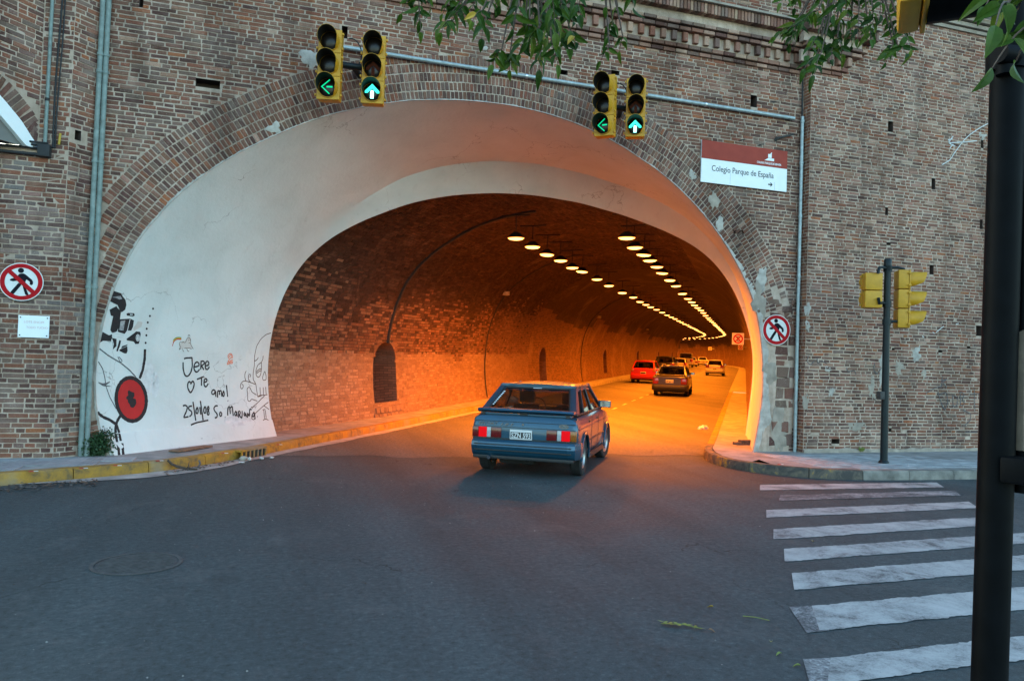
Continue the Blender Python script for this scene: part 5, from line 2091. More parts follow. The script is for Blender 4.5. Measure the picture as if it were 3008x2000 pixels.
YT_ = 11.62
HEADS = []
for (pxa, pya, pxb, pyb, deg, third, lb) in ((972, 89, 978, 296, 17, GL, 'yellow signal with a thin green left arrow, first pair from the left'), (1101, 106, 1101, 307, 14, GU, 'yellow signal with a bright green up arrow, in the left pair'), (1779, 222, 1768, 400, 42, GL, 'yellow signal with a thin green left arrow, in the right pair'), (1870, 231, 1864, 403, 27, GU, 'yellow signal with a bright green up arrow, in the right pair')):
    a = at_y(pxa, pya, YT_); b = at_y(pxb, pyb, YT_)
    S = (a.z - b.z) / 3
    second = UPAMB if third is GU else OFF
    HEADS.append(signal_head(lb, (a.x, YT_, a.z), S, dirn(deg), [OFF, second, third], visor=.26, group='yellow signals on the wall above the tunnel'))
for xa, xb, lb in ((972, 1101, 'dark arm holding the left pair of signals to the wall'), (1779, 1868, 'dark arm holding the right pair of signals to the wall')):
    yy = 186 if xa == 972 else 312
    a = at_y(xa, yy, YT_ + .24); b = at_y(xb, yy + (6 if xa < 1000 else 4), YT_ + .24)
    t = HEADS[0 if xa == 972 else 2]
    mb = MB(); b.z = a.z; mb.tube([a - V((.05, 0, 0)), b + V((.05, 0, 0))], .05, 10)
    m_ = a.lerp(b, .5); mb.tube([m_, V((m_.x + .15, YF - .02, m_.z))], .045, 10)
    mb.build('arm', M_['dark_green'], t, smooth=50)
    mb = MB()
    c = a.lerp(b, .45)
    mb.tube([c + V((.16 * math.cos(q) * 1.0, .02, .20 + .24 * math.sin(q))) for q in [R(200 + 14 * i) for i in range(20)]], .010, 6)
    mb.build('cable_loop', M_['cable'], t, smooth=50)

# signal post on the right pavement
PB = at_z(2596, 1360, .15)
t = thing('signal_post', 'slim dark green signal post standing on the tiled right pavement', 'signal post', PB)
mb = MB(); mb.tube([PB, PB + V((0, 0, 1.8)), PB + V((0, 0, 3.50))], [.062, .058, .055], 16)
mb.build('post', M_['dark_green'], t, smooth=50)
mb = MB(); mb.tube([PB + V((0, 0, 3.46)), PB + V((0, 0, 3.56)), PB + V((0, 0, 3.58))], [.064, .064, .05], 16); mb.build('cap', M_['dark_green'], t, smooth=50)
for z, dx, dd in ((3.42, .34, 1), (2.47, .32, -1), (3.40, -.26, 1), (2.78, -.24, -1)):
    mb = MB()
    p = PB + V((0, 0, z - .15 + .15))
    mb.tube([p, p + V((dx * .55, -.03, .02)), p + V((dx * .9, -.05, .0)), p + V((dx, -.05, -.10 * dd))], .026, 8)
    mb.tube([p + V((0, 0, -.05)), p + V((0, 0, .05))], .072, 14)
    mb.build('bracket', M_['dark_green'], t, smooth=50)
mb = MB(); mb.bbox(PB.x - .15, PB.x - .05, PB.y - .05, PB.y + .05, 1.26, 1.40, .01); mb.build('control_box', M_['iron'], t, smooth=40)
mb = MB(); mb.lathe([(.09, 0), (.085, .03), (.066, .05)], Matrix.Translation(PB), 16); mb.build('foot', M_['dark_green'], t, smooth=50)
YA = PB.y
a = at_y(2640, 793, YA); b = at_y(2640, 964, YA)
Sx = (a.z - b.z) / 3
signal_head('three-lamp yellow signal seen from behind, visors to the right, on the slim post', (a.x + .16, YA - .02, a.z), Sx, (.86, -.50, 0), [OFF, OFF, OFF], .30, 'signals on the slim post')
a = at_y(2581, 801, YA); b = at_y(2578, 905, YA)
signal_head('two-lamp yellow signal seen from behind on the left of the slim post', (a.x - .01, YA + .17, a.z), (a.z - b.z) / 2, (.40, .92, 0), [OFF, OFF], .22, 'signals on the slim post', n=2)

# near signal post at the right edge
NP = V((2.034, 1.665, .15))
t = thing('signal_post', 'thick black signal post close at the right edge with a push button box', 'signal post', NP)
LEAN = V((.020, 0, 1)).normalized()
mb = MB(); mb.tube([NP - V((.02, 0, 0)), NP - V((.02, 0, 0)) + LEAN * 1.2, NP - V((.02, 0, 0)) + LEAN * 4.0], .047, 24); mb.build('post', M_['near_black'], t, smooth=50)
pc = NP + V((.075, -.028, 0))
mb = MB(); mb.tube([pc + V((0, 0, 1.22)), pc + V((0, 0, 3.9))], .024, 12); mb.build('side_conduit', M_['near_black'], t, smooth=50)
# band clamp high on the post
zc = at_dist(2921, 315, 2.2).z
mb = MB(); mb.tube([NP + V((.025, 0, zc - .03)), NP + V((.025, 0, zc + .03))], .056, 24)
ax = NP + V((-.055, -.05, zc - .0))
mb.tube([NP + V((.0, -.040, zc)), NP + V((-.055, -.040, zc - .0))], [.030, .028], 18)
mb.tube([NP + V((-.02, -.03, zc - .055)), NP + V((-.02, -.03, zc - .03))], .024, 12)
mb.build('band_clamp', M_['near_black'], t, smooth=50)
# push button box
Mb = Matrix.Translation(NP + V((.012, -.06, 0))) @ Matrix.Rotation(R(20), 4, 'Z')
zb0, zb1 = at_dist(2950, 1578, 2.12).z, at_dist(2950, 1500, 2.12).z
mb = MB(); mb.bbox(-.045, .085, -.05, .03, zb0, zb1, .010, 0, Mb); mb.build('button_box', M_['near_black'], t, smooth=40)
mb = MB(); mb.bbox(.022, .088, -.075, -.048, zb0 - .0, zb1 - .008, .008, 0, Mb)
bx = mb.build('button_face', M_['near_black'], t, smooth=40)
mb = MB(); mb.tube([Mb @ V((.055, -.075, (zb0 + zb1) / 2)), Mb @ V((.055, -.083, (zb0 + zb1) / 2))], .015, 16); mb.build('push_button', pmat('orange_button', (.24, .035, .012), .4), bx, smooth=50)
# weathered paper wrapped round the side conduit
mb = MB()
zt, zl_ = at_dist(2992, 1112, 2.1).z, at_dist(2992, 1490, 2.1).z
cols = []
for i in range(9):
    a_ = R(150) + R(230) * i / 8
    top = zt - .02 * abs(i - 4) / 4 + .008 * nz(i * .9, 2)
    cols.append([pc + V((.034 * math.cos(a_) + .004, .034 * math.sin(a_) - .004, zl_ + (top - zl_) * k / 10 - 0)) + V((.003 * nz(i, k * .7), 0, 0)) for k in range(11)])
for i in range(8):
    for k in range(10):
        mb.quad(cols[i][k], cols[i + 1][k], cols[i + 1][k + 1], cols[i][k + 1])
tag(mb.build('paper_wrap', M_['cardboard'], None, smooth=60), 'weathered brown paper wrapped round the black post above its button box', 'paper')
# its signal head, seen from below at the top of the frame
hd = at_dist(2672, -40, 2.7)
Sn = .30
nrm = CR * .88 - CF * .42
t = thing('traffic_light', 'yellow and black signal seen close from below at the top right', 'traffic light', hd)
Mn = Matrix.Translation(at_dist(2706, -36, 2.7)) @ rot_to(nrm)
mb = MB()
mb.bbox(-.145, .145, -.105, .16, -.075, .0, .02, 0, Mn)
mb.bbox(-.15, .15, -.11, .165, .001, .02, .008, 0, Mn)
hs = mb.build('housing', M_['yellow_housing'], t, smooth=35)
mb = MB()
n = 36
r_ = .118
cols = []
for i in range(n + 1):
    a_ = R(-90) + 2 * math.pi * i / n
    L = .27 if math.sin(a_) > -.5 else .21
    cols.append([Mn @ V((q * math.cos(a_), q * math.sin(a_) - .012, z)) for q, z in ((r_, .018), (r_, .018 + L), (r_ - .004, .018 + L), (r_ - .004, .018))])
vs = [p for c in cols for p in c]
mb.add(vs, [])
for i in range(n):
    a_, b_ = i * 4, (i + 1) * 4
    for k in range(3):
        mb.f.append((a_ + k, b_ + k, b_ + k + 1, a_ + k + 1)); mb.m.append(0); mb.c.append(None)
mb.build('visor', M_['near_black'], hs, smooth=50)
mb = MB(); mb.lathe([(.115, .02), (.08, .045), (.001, .055)], Mn, 24); mb.build('lens', M_['lens_off'], hs, smooth=60)
mb = MB(); mb.tube([Mn @ V((0, .10, -.05)), Mn @ V((0, .26, -.05)), V((NP.x, NP.y, (Mn @ V((0, .26, 0))).z))], .022, 10); mb.build('hanger_arm', M_['near_black'], t, smooth=50)

# ================================================================== graffiti on the left plaster
def on_plaster(px, py):
    d = ray(px, py).normalized()
    hit = WALL_BVH.ray_cast(CP, d)
    if hit[0] is None:
        return None
    n = hit[1]
    if n.dot(d) > 0:
        n = -n
    return hit[0], n


_layer = [0.0022]


def gstroke(mb, pts, hw, mat=0, sm=2, off=.0022, taper=False):
    P = [V((x, y, 0)) for x, y in pts]
    P = resample(P, max(8, int(sum((b - a).length for a, b in zip(P, P[1:])) / 3.0)))
    P = smooth_poly(P, sm)
    q = []
    for p in P:
        h = on_plaster(p.x, p.y)
        if h:
            q.append((V(h[0]) + h[1] * off, h[1]))
    for i in range(len(q) - 1):
        (a, na), (b, nb) = q[i], q[i + 1]
        if (b - a).length > .25 or (b - a).length < 1e-6:
            continue
        p0 = q[max(0, i - 1)][0]; p3 = q[min(len(q) - 1, i + 2)][0]
        s0 = na.cross((b - p0).normalized()).normalized(); s1 = nb.cross((p3 - a).normalized()).normalized()
        w0 = hw * (1 + .22 * nz(i * .5, hw * 900, 3)); w1 = hw * (1 + .22 * nz((i + 1) * .5, hw * 900, 3))
        if taper:
            w0 *= .35 + .65 * math.sin(math.pi * min(1, max(0, i / (len(q) - 1)))); w1 *= .35 + .65 * math.sin(math.pi * min(1, max(0, (i + 1) / (len(q) - 1))))
        mb.quad(a - s0 * w0, b - s1 * w1, b + s1 * w1, a + s0 * w0, mat)


def gfill(mb, pts, mat=0, off=.002):
    """filled outline laid on the curved wall"""
    q = [on_plaster(x, y) for x, y in pts]
    q = [V(h[0]) for h in q if h]
    if len(q) < 3:
        return
    bm = bmesh.new()
    try:
        f = bm.faces.new([bm.verts.new(p) for p in q])
    except ValueError:
        bm.free(); return
    bmesh.ops.triangulate(bm, faces=bm.faces[:])
    for _ in range(3):
        lg = [e for e in bm.edges if e.calc_length() > .09]
        if lg:
            bmesh.ops.subdivide_edges(bm, edges=lg, cuts=1, use_grid_fill=True)
            bmesh.ops.triangulate(bm, faces=[f for f in bm.faces if len(f.verts) > 3])
    for v in bm.verts:
        h = WALL_BVH.find_nearest(v.co)
        n = h[1] if (CP - h[0]).dot(h[1]) > 0 else -h[1]
        v.co = h[0] + n * off
    bm.verts.index_update()
    mb.add([v.co.copy() for v in bm.verts], [tuple(v.index for v in f.verts) for f in bm.faces], mat)
    bm.free()


gA = lambda pts: [(250 + x / 2.85, 820 + y / 2.85) for x, y in pts]
gB = lambda pts: [(480 + x / 4.481, 950 + y / 4.481) for x, y in pts]
gC = lambda pts: [(x / 3.136, 1000 + y / 3.136) for x, y in pts]


def ell(cx, cy, rx, ry, n=28, rot=0.0, a0=0, a1=360):
    out = []
    for i in range(n + 1):
        a = R(a0 + (a1 - a0) * i / n)
        x, y = rx * math.cos(a), ry * math.sin(a)
        out.append((cx + x * math.cos(rot) - y * math.sin(rot), cy + x * math.sin(rot) + y * math.cos(rot)))
    return out


# words
W_ = .014
WORDS = [[(270, 465), (285, 455), (380, 450)], [(375, 452), (380, 560), (362, 640), (330, 690), (300, 700), (275, 670), (258, 590), (258, 510)],
          [(395, 575), (470, 560), (468, 520), (440, 500), (408, 530), (398, 590), (420, 640), (450, 640), (475, 600)],
          [(495, 490), (490, 605)], [(490, 500), (530, 490), (545, 515), (525, 545), (495, 555)], [(500, 552), (530, 610)],
          [(545, 560), (600, 545), (595, 500), (570, 490), (548, 530), (550, 590), (575, 615), (605, 570)],
          [(355, 780), (340, 755), (318, 790), (318, 850), (355, 920), (390, 860), (408, 790), (385, 750), (355, 800)],
          [(440, 735), (530, 700)], [(500, 700), (500, 820)], [(530, 775), (575, 765), (570, 725), (548, 720), (532, 760), (535, 820), (560, 840), (590, 790)],
          [(680, 890), (665, 865), (640, 880), (630, 920), (650, 940), (675, 920), (685, 880), (690, 965)], [(712, 975), (712, 880), (735, 880), (738, 940)], [(738, 890), (758, 870), (768, 960)], [(790, 890), (775, 930), (785, 970), (802, 950), (800, 900), (785, 885)],
          [(828, 810), (845, 965)], [(845, 1015), (852, 1020)],
          [(255, 1085), (285, 1070), (318, 1095), (300, 1160), (262, 1240), (330, 1225)], [(375, 1085), (330, 1090), (330, 1135), (370, 1150), (375, 1200), (340, 1225)], [(388, 1030), (425, 1278)],
          [(445, 1100), (425, 1140), (430, 1190), (452, 1190), (458, 1140), (445, 1100)], [(478, 1100), (492, 1200)], [(485, 1018), (522, 1270)],
          [(545, 1090), (525, 1140), (540, 1190), (560, 1170), (560, 1110), (545, 1090)], [(590, 1090), (570, 1120), (600, 1160), (600, 1210), (575, 1200), (575, 1160), (605, 1120), (590, 1085)],
          [(360, 1335), (430, 1305), (590, 1272)],
          [(715, 1085), (690, 1075), (660, 1110), (670, 1150), (710, 1190), (705, 1240), (675, 1240)], [(745, 1165), (735, 1200), (750, 1230), (770, 1205), (765, 1165), (745, 1165)], [(808, 1230), (815, 1235)],
          [(845, 1210), (845, 1110), (870, 1085), (880, 1190)], [(880, 1110), (905, 1080), (918, 1215)], [(955, 1150), (935, 1180), (940, 1220), (960, 1210), (962, 1150), (970, 1225)], [(990, 1240), (985, 1150), (1010, 1150), (1015, 1180), (995, 1200), (1020, 1240)], [(1035, 1150), (1035, 1230), (1025, 1250)], [(1070, 1165), (1055, 1195), (1065, 1225), (1080, 1205), (1078, 1165), (1090, 1230)], [(1105, 1240), (1105, 1170), (1130, 1230), (1135, 1120), (1160, 1135)], [(1195, 1165), (1170, 1190), (1165, 1230), (1190, 1230), (1200, 1170), (1205, 1260)], [(1232, 1222), (1238, 1226)]] 
for lb, a_, b_ in (('sprayed word Jere', 0, 6), ('sprayed heart', 6, 7), ('sprayed word te', 7, 10), ('sprayed word amo with exclamation mark', 10, 16), ('sprayed date 25/01/08, underlined', 16, 25), ('sprayed name So. Mariana', 25, 40)):
    if b_ - a_ < 9:
        mb = MB()
        for s in WORDS[a_:b_]:
            gstroke(mb, gB(s), W_, 0)
        mb.build('graffiti_word', M_['spray_black'], por, label='black ' + lb)
    else:
        wo = None
        for s in WORDS[a_:b_]:
            mb = MB(); gstroke(mb, gB(s), W_, 0)
            if mb.v:
                o_ = mb.build('graffiti_word' if wo is None else 'letter_stroke', M_['spray_black'], wo or por, label='black ' + lb if wo is None else None, local=False)
                wo = wo or o_
# skull and bones
mb = MB()
for s in ([(1415, 125), (1350, 145), (1280, 205), (1225, 300), (1200, 420), (1195, 560), (1180, 660), (1180, 740), (1215, 790), (1225, 870), (1240, 960)],
          [(1200, 495), (1235, 475), (1248, 445)], [(1312, 425), (1308, 475), (1290, 505)], [(1290, 510), (1240, 545), (1215, 620), (1220, 690), (1255, 715), (1280, 670), (1292, 590), (1290, 510)],
          [(1220, 640), (1250, 605), (1288, 595)], [(1225, 660), (1260, 625), (1285, 620)],
          [(1330, 630), (1305, 700), (1305, 745), (1325, 755), (1335, 735), (1350, 750), (1352, 690), (1335, 630)],
          [(1240, 965), (1270, 940), (1330, 945), (1368, 935)], [(1270, 840), (1275, 935)], [(1312, 840), (1318, 940)], [(1345, 835), (1352, 935)],
          [(1210, 800), (1160, 780), (1100, 760), (1050, 755), (1015, 790), (1010, 840), (1030, 868), (1052, 840), (1048, 795), (1028, 800)], [(1085, 760), (1068, 700), (1075, 640), (1090, 625)], [(1150, 780), (1115, 730), (1120, 670), (1145, 660), (1150, 700), (1135, 705)],
          [(1225, 940), (1160, 900), (1145, 850), (1120, 830), (1098, 860), (1105, 920), (1110, 970), (1105, 1010), (1130, 1030), (1150, 1020), (1150, 990), (1235, 1020)], [(1330, 950), (1240, 1040), (1170, 1105)], [(1240, 965), (1290, 950)],
          [(1380, 1035), (1330, 1070), (1200, 1190), (1210, 1230), (1190, 1270), (1165, 1260), (1150, 1230), (1165, 1210)], [(1320, 1080), (1390, 1130)], [(1150, 1110), (1165, 1095), (1170, 1120)],
          [(1305, 1135), (1340, 1130)], [(1320, 1140), (1330, 1250)], [(1340, 1140), (1352, 1245)], [(1310, 1275), (1345, 1250), (1385, 1275)]):
    gstroke(mb, gB(s), .0075, 0)
mb.build('graffiti_skull', M_['spray_brown'], por, label='brown line drawing of a skull and crossed bones')
# red flower with black outline, stems and dotted line
mb = MB()
gfill(mb, gC(ell(1208, 540, 138, 196, 40, -.10)), 0)
o = mb.build('graffiti_flower', M_['spray_red'], por, label='large red painted flower disc with a black centre')
mb = MB(); gstroke(mb, gC(ell(1208, 542, 138, 200, 48, -.10)), .030, 0, off=.0032); mb.build('black_rim', M_['spray_black'], o)
mb = MB(); gfill(mb, gC([(1175, 465), (1190, 458), (1205, 470), (1235, 480), (1238, 510), (1225, 530), (1250, 540), (1255, 575), (1245, 600), (1225, 620), (1200, 612), (1195, 590), (1178, 570), (1175, 545), (1160, 535), (1165, 515), (1180, 505)]), 0, .0034); mb.build('black_centre', M_['spray_black'], o)
for s_, w_ in (([(885, 620), (905, 670), (950, 705), (1010, 730), (1060, 765)], .022), ([(1110, 690), (1085, 730), (1070, 765), (1062, 820), (1068, 880), (1078, 935)], .022), ([(1070, 770), (1095, 840), (1112, 925)], .020), ([(1085, 950), (1098, 1060)], .022), ([(1125, 945), (1136, 1060)], .022), ([(1335, 80), (1332, 170), (1315, 270), (1285, 350)], .024)):
    mb = MB(); gstroke(mb, gC(s_), w_, 0); mb.build('painted_stem', M_['spray_black'], o)
for x, y in ((568, 247), (542, 308), (524, 362), (515, 415), (512, 470), (506, 533)):
    q = gA([(x, y)])[0]
    mb = MB(); gfill(mb, ell(q[0], q[1], 3.0, 3.6, 8)[:-1], 0); mb.build('painted_dot', M_['spray_black'], o)
mb = MB()
gstroke(mb, gC([(915, 75), (1000, 140), (1110, 205), (1190, 270), (1250, 335)]), .009, 0)
gstroke(mb, gC([(1085, 150), (1108, 205), (1130, 190), (1095, 150)]), .006, 0)
gstroke(mb, gC([(905, 195), (945, 260), (965, 340), (975, 420), (1010, 520), (1070, 630)]), .007, 0)
gstroke(mb, gC([(905, 385), (940, 405), (980, 400), (1012, 378)]), .016, 0, taper=True)
gstroke(mb, gC([(915, 395), (950, 415), (1020, 422)]), .010, 0, taper=True)
mb.build('graffiti_threads', M_['wall_smudge'], o)
# stencil of a person holding a camera
mb = MB()
for pl in ([(210, 185), (222, 105), (240, 98), (300, 118), (318, 150), (338, 175), (345, 215), (335, 255), (305, 278), (290, 262), (270, 215), (290, 180), (262, 165), (270, 205), (215, 190)],
           [(198, 210), (262, 225), (270, 240), (300, 268), (292, 330), (285, 395), (262, 440), (225, 450), (210, 425), (235, 395), (246, 350), (235, 310), (215, 305), (228, 285), (205, 255)],
           [(145, 440), (200, 470), (225, 460), (225, 490), (215, 520), (150, 515), (125, 530)],
           [(375, 330), (408, 345), (400, 400), (385, 430), (355, 430)],
           [(290, 335), (375, 330), (350, 430), (330, 458), (272, 440)],
           [(345, 290), (360, 282), (410, 285), (415, 305), (400, 312), (350, 305)],
           [(345, 500), (410, 505), (420, 470), (412, 450), (425, 437), (460, 440), (465, 460), (450, 540), (420, 543), (405, 522), (350, 512)],
           [(222, 490), (262, 500), (262, 560), (230, 590), (240, 540)], [(285, 510), (300, 515), (290, 560), (275, 575), (272, 605), (260, 600), (272, 560)], [(285, 590), (330, 605), (352, 560), (355, 600), (345, 622), (325, 620), (288, 600)], [(310, 560), (358, 545), (345, 560), (300, 580)]):
    gfill(mb, gA(pl), 0, .0024)
o = mb.build('graffiti_photographer', M_['spray_black'], por, label='black stencil of a capped person holding up a box camera')
mb = MB()
gfill(mb, gA([(228, 120), (295, 140), (310, 165), (285, 170), (262, 160), (226, 150)]), 0, .0034)
gfill(mb, gA([(296, 350), (335, 345), (320, 430), (285, 425)]), 0, .0034)
o2 = mb.build('stencil_grey', M_['spray_grey'], o)
mb = MB()
gstroke(mb, gA([(225, 450), (330, 468), (335, 490), (225, 478)]), .008, 0, off=.0036)
gstroke(mb, gA([(375, 335), (350, 440)]), .006, 0, off=.0038)
for k in range(4):
    a_ = k * .8
    gstroke(mb, gA([(440 + 14 * math.cos(a_), 490 + 30 * math.sin(a_)), (440 - 14 * math.cos(a_), 490 - 30 * math.sin(a_))]), .005, 0, off=.0036)
gstroke(mb, gA(ell(440, 490, 15, 32, 20)), .005, 0, off=.0036)
gstroke(mb, gA([(375, 295), (398, 297)]), .008, 0, off=.0036)
mb.build('stencil_white', M_['spray_white'], o)
mb = MB()
gfill(mb, gA([(440, 350), (480, 360), (470, 400), (410, 430), (400, 410), (425, 380)]), 0, .0018)
mb.build('beige_smear', M_['paste_beige'], o)
# lion with a flag, orange stamp
mb = MB()
gfill(mb, gA([(785, 545), (800, 535), (850, 545), (852, 500), (862, 480), (880, 490), (885, 540), (900, 580), (870, 575), (820, 580), (790, 590)]), 0, .0018)
o = mb.build('graffiti_lion', M_['paste_beige'], por, label='small beige drawing of a lion carrying a flag')
mb = MB()
for s in ([(785, 590), (800, 565), (785, 545), (790, 525), (820, 530)], [(815, 520), (835, 535), (845, 520), (850, 495), (870, 485), (885, 505), (880, 540), (905, 585)], [(800, 580), (785, 590)], [(815, 580), (820, 605), (828, 605)], [(850, 580), (860, 605), (870, 603)], [(830, 578), (870, 575), (890, 585)], [(860, 480), (868, 460), (878, 480)], [(862, 510), (868, 512)], [(874, 508), (880, 510)], [(866, 535), (876, 532)]):
    gstroke(mb, gA(s), .0045, 0, 1, .0026)
mb.build('lion_outline', M_['spray_brown'], o)
for k, m in enumerate(('flag_green', 'flag_yellow', 'flag_red')):
    mb = MB()
    gstroke(mb, gA([(738 - k * 1, 512 + k * 9), (752, 495 + k * 7), (775, 487 + k * 6), (805, 492 + k * 6)]), .0095, 0, 1, .0026 + .0002 * k)
    if k == 2:
        gstroke(mb, gA([(745, 518), (735, 540), (730, 560)]), .006, 0, 1, .003)
    mb.build('flag_band', M_[m], o)
mb = MB()
for s in ([(845, 440), (860, 400), (890, 395), (905, 420)], [(850, 460), (880, 410), (912, 430), (900, 460)], [(840, 530), (860, 480), (880, 450), (905, 440)], [(838, 540), (870, 520), (905, 530), (910, 500)], [(860, 535), (880, 490), (912, 480)], [(845, 505), (905, 505)]):
    gstroke(mb, gB(s), .011, 0, 1, .0026)
mb.build('orange_stamp', M_['stamp_orange'], por, label='small orange scribbled stamp right of the words')
# repainted patches and plinth crack
for cx, cy, rx, ry in ((430, 1110, 26, 50), (700, 1235, 45, 14), (690, 1245, 12, 18), (455, 1130, 12, 40)):
    mb = MB()
    gfill(mb, [(cx + rx * math.cos(2 * math.pi * i / 16) * (1 + .3 * nz(i * .9, cx)), cy + ry * math.sin(2 * math.pi * i / 16) * (1 + .3 * nz(i * .7, cy))) for i in range(16)], 0, .0012)
    mb.build('touch_up', M_['spray_white'], por)
# red outlined panel and marks on the right jamb are seen edge-on: a rusty bar
mb = MB()
mb.tube([at_y(2232, 1080, YF + .9), at_y(2226, 1130, YF + .9), at_y(2221, 1188, YF + .9)], .02, 6)

# ================================================================== cars
def baked(o):
    """mesh of an object with its modifiers applied"""
    dg = bpy.context.evaluated_depsgraph_get()
    return bpy.data.meshes.new_from_object(o.evaluated_get(dg))


def loft_body(st, W):
    """closed body from stations (y, w, zb, zt, zin or None)"""
    vs = []; n = None
    for (y, w_, zb, zt, zi) in st:
        w_ *= W
        zm = zb + (zt - zb) * .45
        if zi is None:
            top = [(w_ * .90, zt), (w_ * .80, zt + .008), (w_ * .60, zt + .014), (0, zt + .022)]
        else:
            top = [(w_ * .925, zt), (w_ * .88, zt - .004), (w_ * .87, zi), (0, zi)]
        half = [(0, zb), (w_ * .78, zb), (w_ * .93, zb + .05), (w_ * .985, zb + .16), (w_, zm), (w_ * .992, zt - .14), (w_ * .965, zt - .035)] + top
        ring = [(x, y, z) for x, z in half] + [(-x, y, z) for x, z in half[-2:0:-1]]
        n = len(ring)
        vs += ring
    fs = []
    for i in range(len(st) - 1):
        for k in range(n):
            a = i * n + k; b = i * n + (k + 1) % n
            fs.append((a, b, b + n, a + n))
    fs.append(tuple(range(n)))
    fs.append(tuple((len(st) - 1) * n + k for k in range(n))[::-1])
    return vs, fs


def cut_wells(me, axles, W, r):
    """round wheel wells cut out of a closed body"""
    o = bpy.data.objects.new('body_tmp', me); COL.objects.link(o)
    cut = []
    for y in axles:
        for sx in (-1, 1):
            m = MB()
            m.lathe([(.001, 0), (r * 1.16, 0), (r * 1.16, .30), (.001, .30)], Matrix.Translation((sx * (W - .22) if sx > 0 else -(W + .08), y, r)) @ Matrix.Rotation(R(90), 4, 'Y'), 28)
            cm = m.mesh('cut', []) if False else m.mesh('cut', M_['underbody'])
            bm = bmesh.new(); bm.from_mesh(cm); bmesh.ops.remove_doubles(bm, verts=bm.verts[:], dist=.002); bmesh.ops.recalc_face_normals(bm, faces=bm.faces[:]); bm.to_mesh(cm); bm.free()
            c = bpy.data.objects.new('cut', cm); COL.objects.link(c); cut.append(c)
            b = o.modifiers.new('b', 'BOOLEAN'); b.object = c; b.operation = 'DIFFERENCE'; b.solver = 'EXACT'
    res = baked(o)
    for c in cut:
        bpy.data.objects.remove(c)
    bpy.data.objects.remove(o)
    return res


def paint(name, col, metal=.35, rough=.30):
    k = NT(name)
    n = k.noise(3.0, 5.0, .6)
    c = k.ramp(n, [(.3, tuple(x * .88 for x in col)), (.7, tuple(min(1, x * 1.08) for x in col))])
    d = k.noise(40.0, 5.0, .7)
    k.set(color=c, rough=k.ramp(d, [(.35, rough), (.75, rough + .18)]), metal=metal, coat=.7)
    k.bsdf.inputs['Coat Roughness'].default_value = .08
    return k.m


_wheel = {}


def wheel_meshes(r, wd):
    key = (r, wd)
    if key in _wheel:
        return _wheel[key]
    Mx = Matrix.Rotation(R(90), 4, 'Y')
    mb = MB()
    mb.lathe([(r * .62, -wd * .40), (r * .72, -wd * .5), (r * .93, -wd * .5), (r, -wd * .38), (r, wd * .38), (r * .93, wd * .5), (r * .72, wd * .5), (r * .62, wd * .40)], Mx, 32)
    ty = mb.mesh('tyre', M_['tyre'], smooth=40)
    mb = MB()
    mb.lathe([(.001, wd * .28), (r * .16, wd * .30), (r * .18, wd * .20), (r * .20, wd * .18)], Mx, 20)
    mb.lathe([(r * .54, wd * .30), (r * .60, wd * .40), (r * .64, wd * .44), (r * .64, -wd * .42), (r * .58, -wd * .42), (r * .54, wd * .26)], Mx, 32)
    for i in range(8):
        a = 2 * math.pi * i / 8
        Ms = Mx @ Matrix.Rotation(a, 4, 'Z')
        mb.box(r * .12, r * .57, -r * .055, r * .055, wd * .16, wd * .30, 0, Ms)
    rm = mb.mesh('rim', M_['rim'], smooth=35)
    mb = MB(); mb.lathe([(.001, -wd * .1), (r * .60, -wd * .1)], Mx, 20)
    br_ = mb.mesh('brake', M_['underbody'])
    _wheel[key] = (ty, rm, br_)
    return _wheel[key]


def plate(parent, x, y, z, txt, wd=.34, ht=.145):
    mb = MB(); mb.bbox(x - wd / 2, x + wd / 2, y - .008, y, z - ht / 2, z + ht / 2, .006)
    p = mb.build('number_plate', M_['plate_white'], parent, local=True, smooth=35)
    mb = MB(); mb.box(x - wd * .46, x + wd * .46, y - .0095, y - .0085, z - ht * .36, z + ht * .24)
    mb.build('plate_field', M_['plate_black'], p, local=True)
    if txt:
        mb = MB()
        text_mb(txt, ht * .72, frame_mat((x, y - .0105, z - ht * .32), (1, 0, 0), (0, 0, 1)), 0, 0, mbx=mb, align='CENTER', width=wd * .86, bold=.003)
        mb.build('plate_number', M_['plate_white'], p, local=True)
    return p


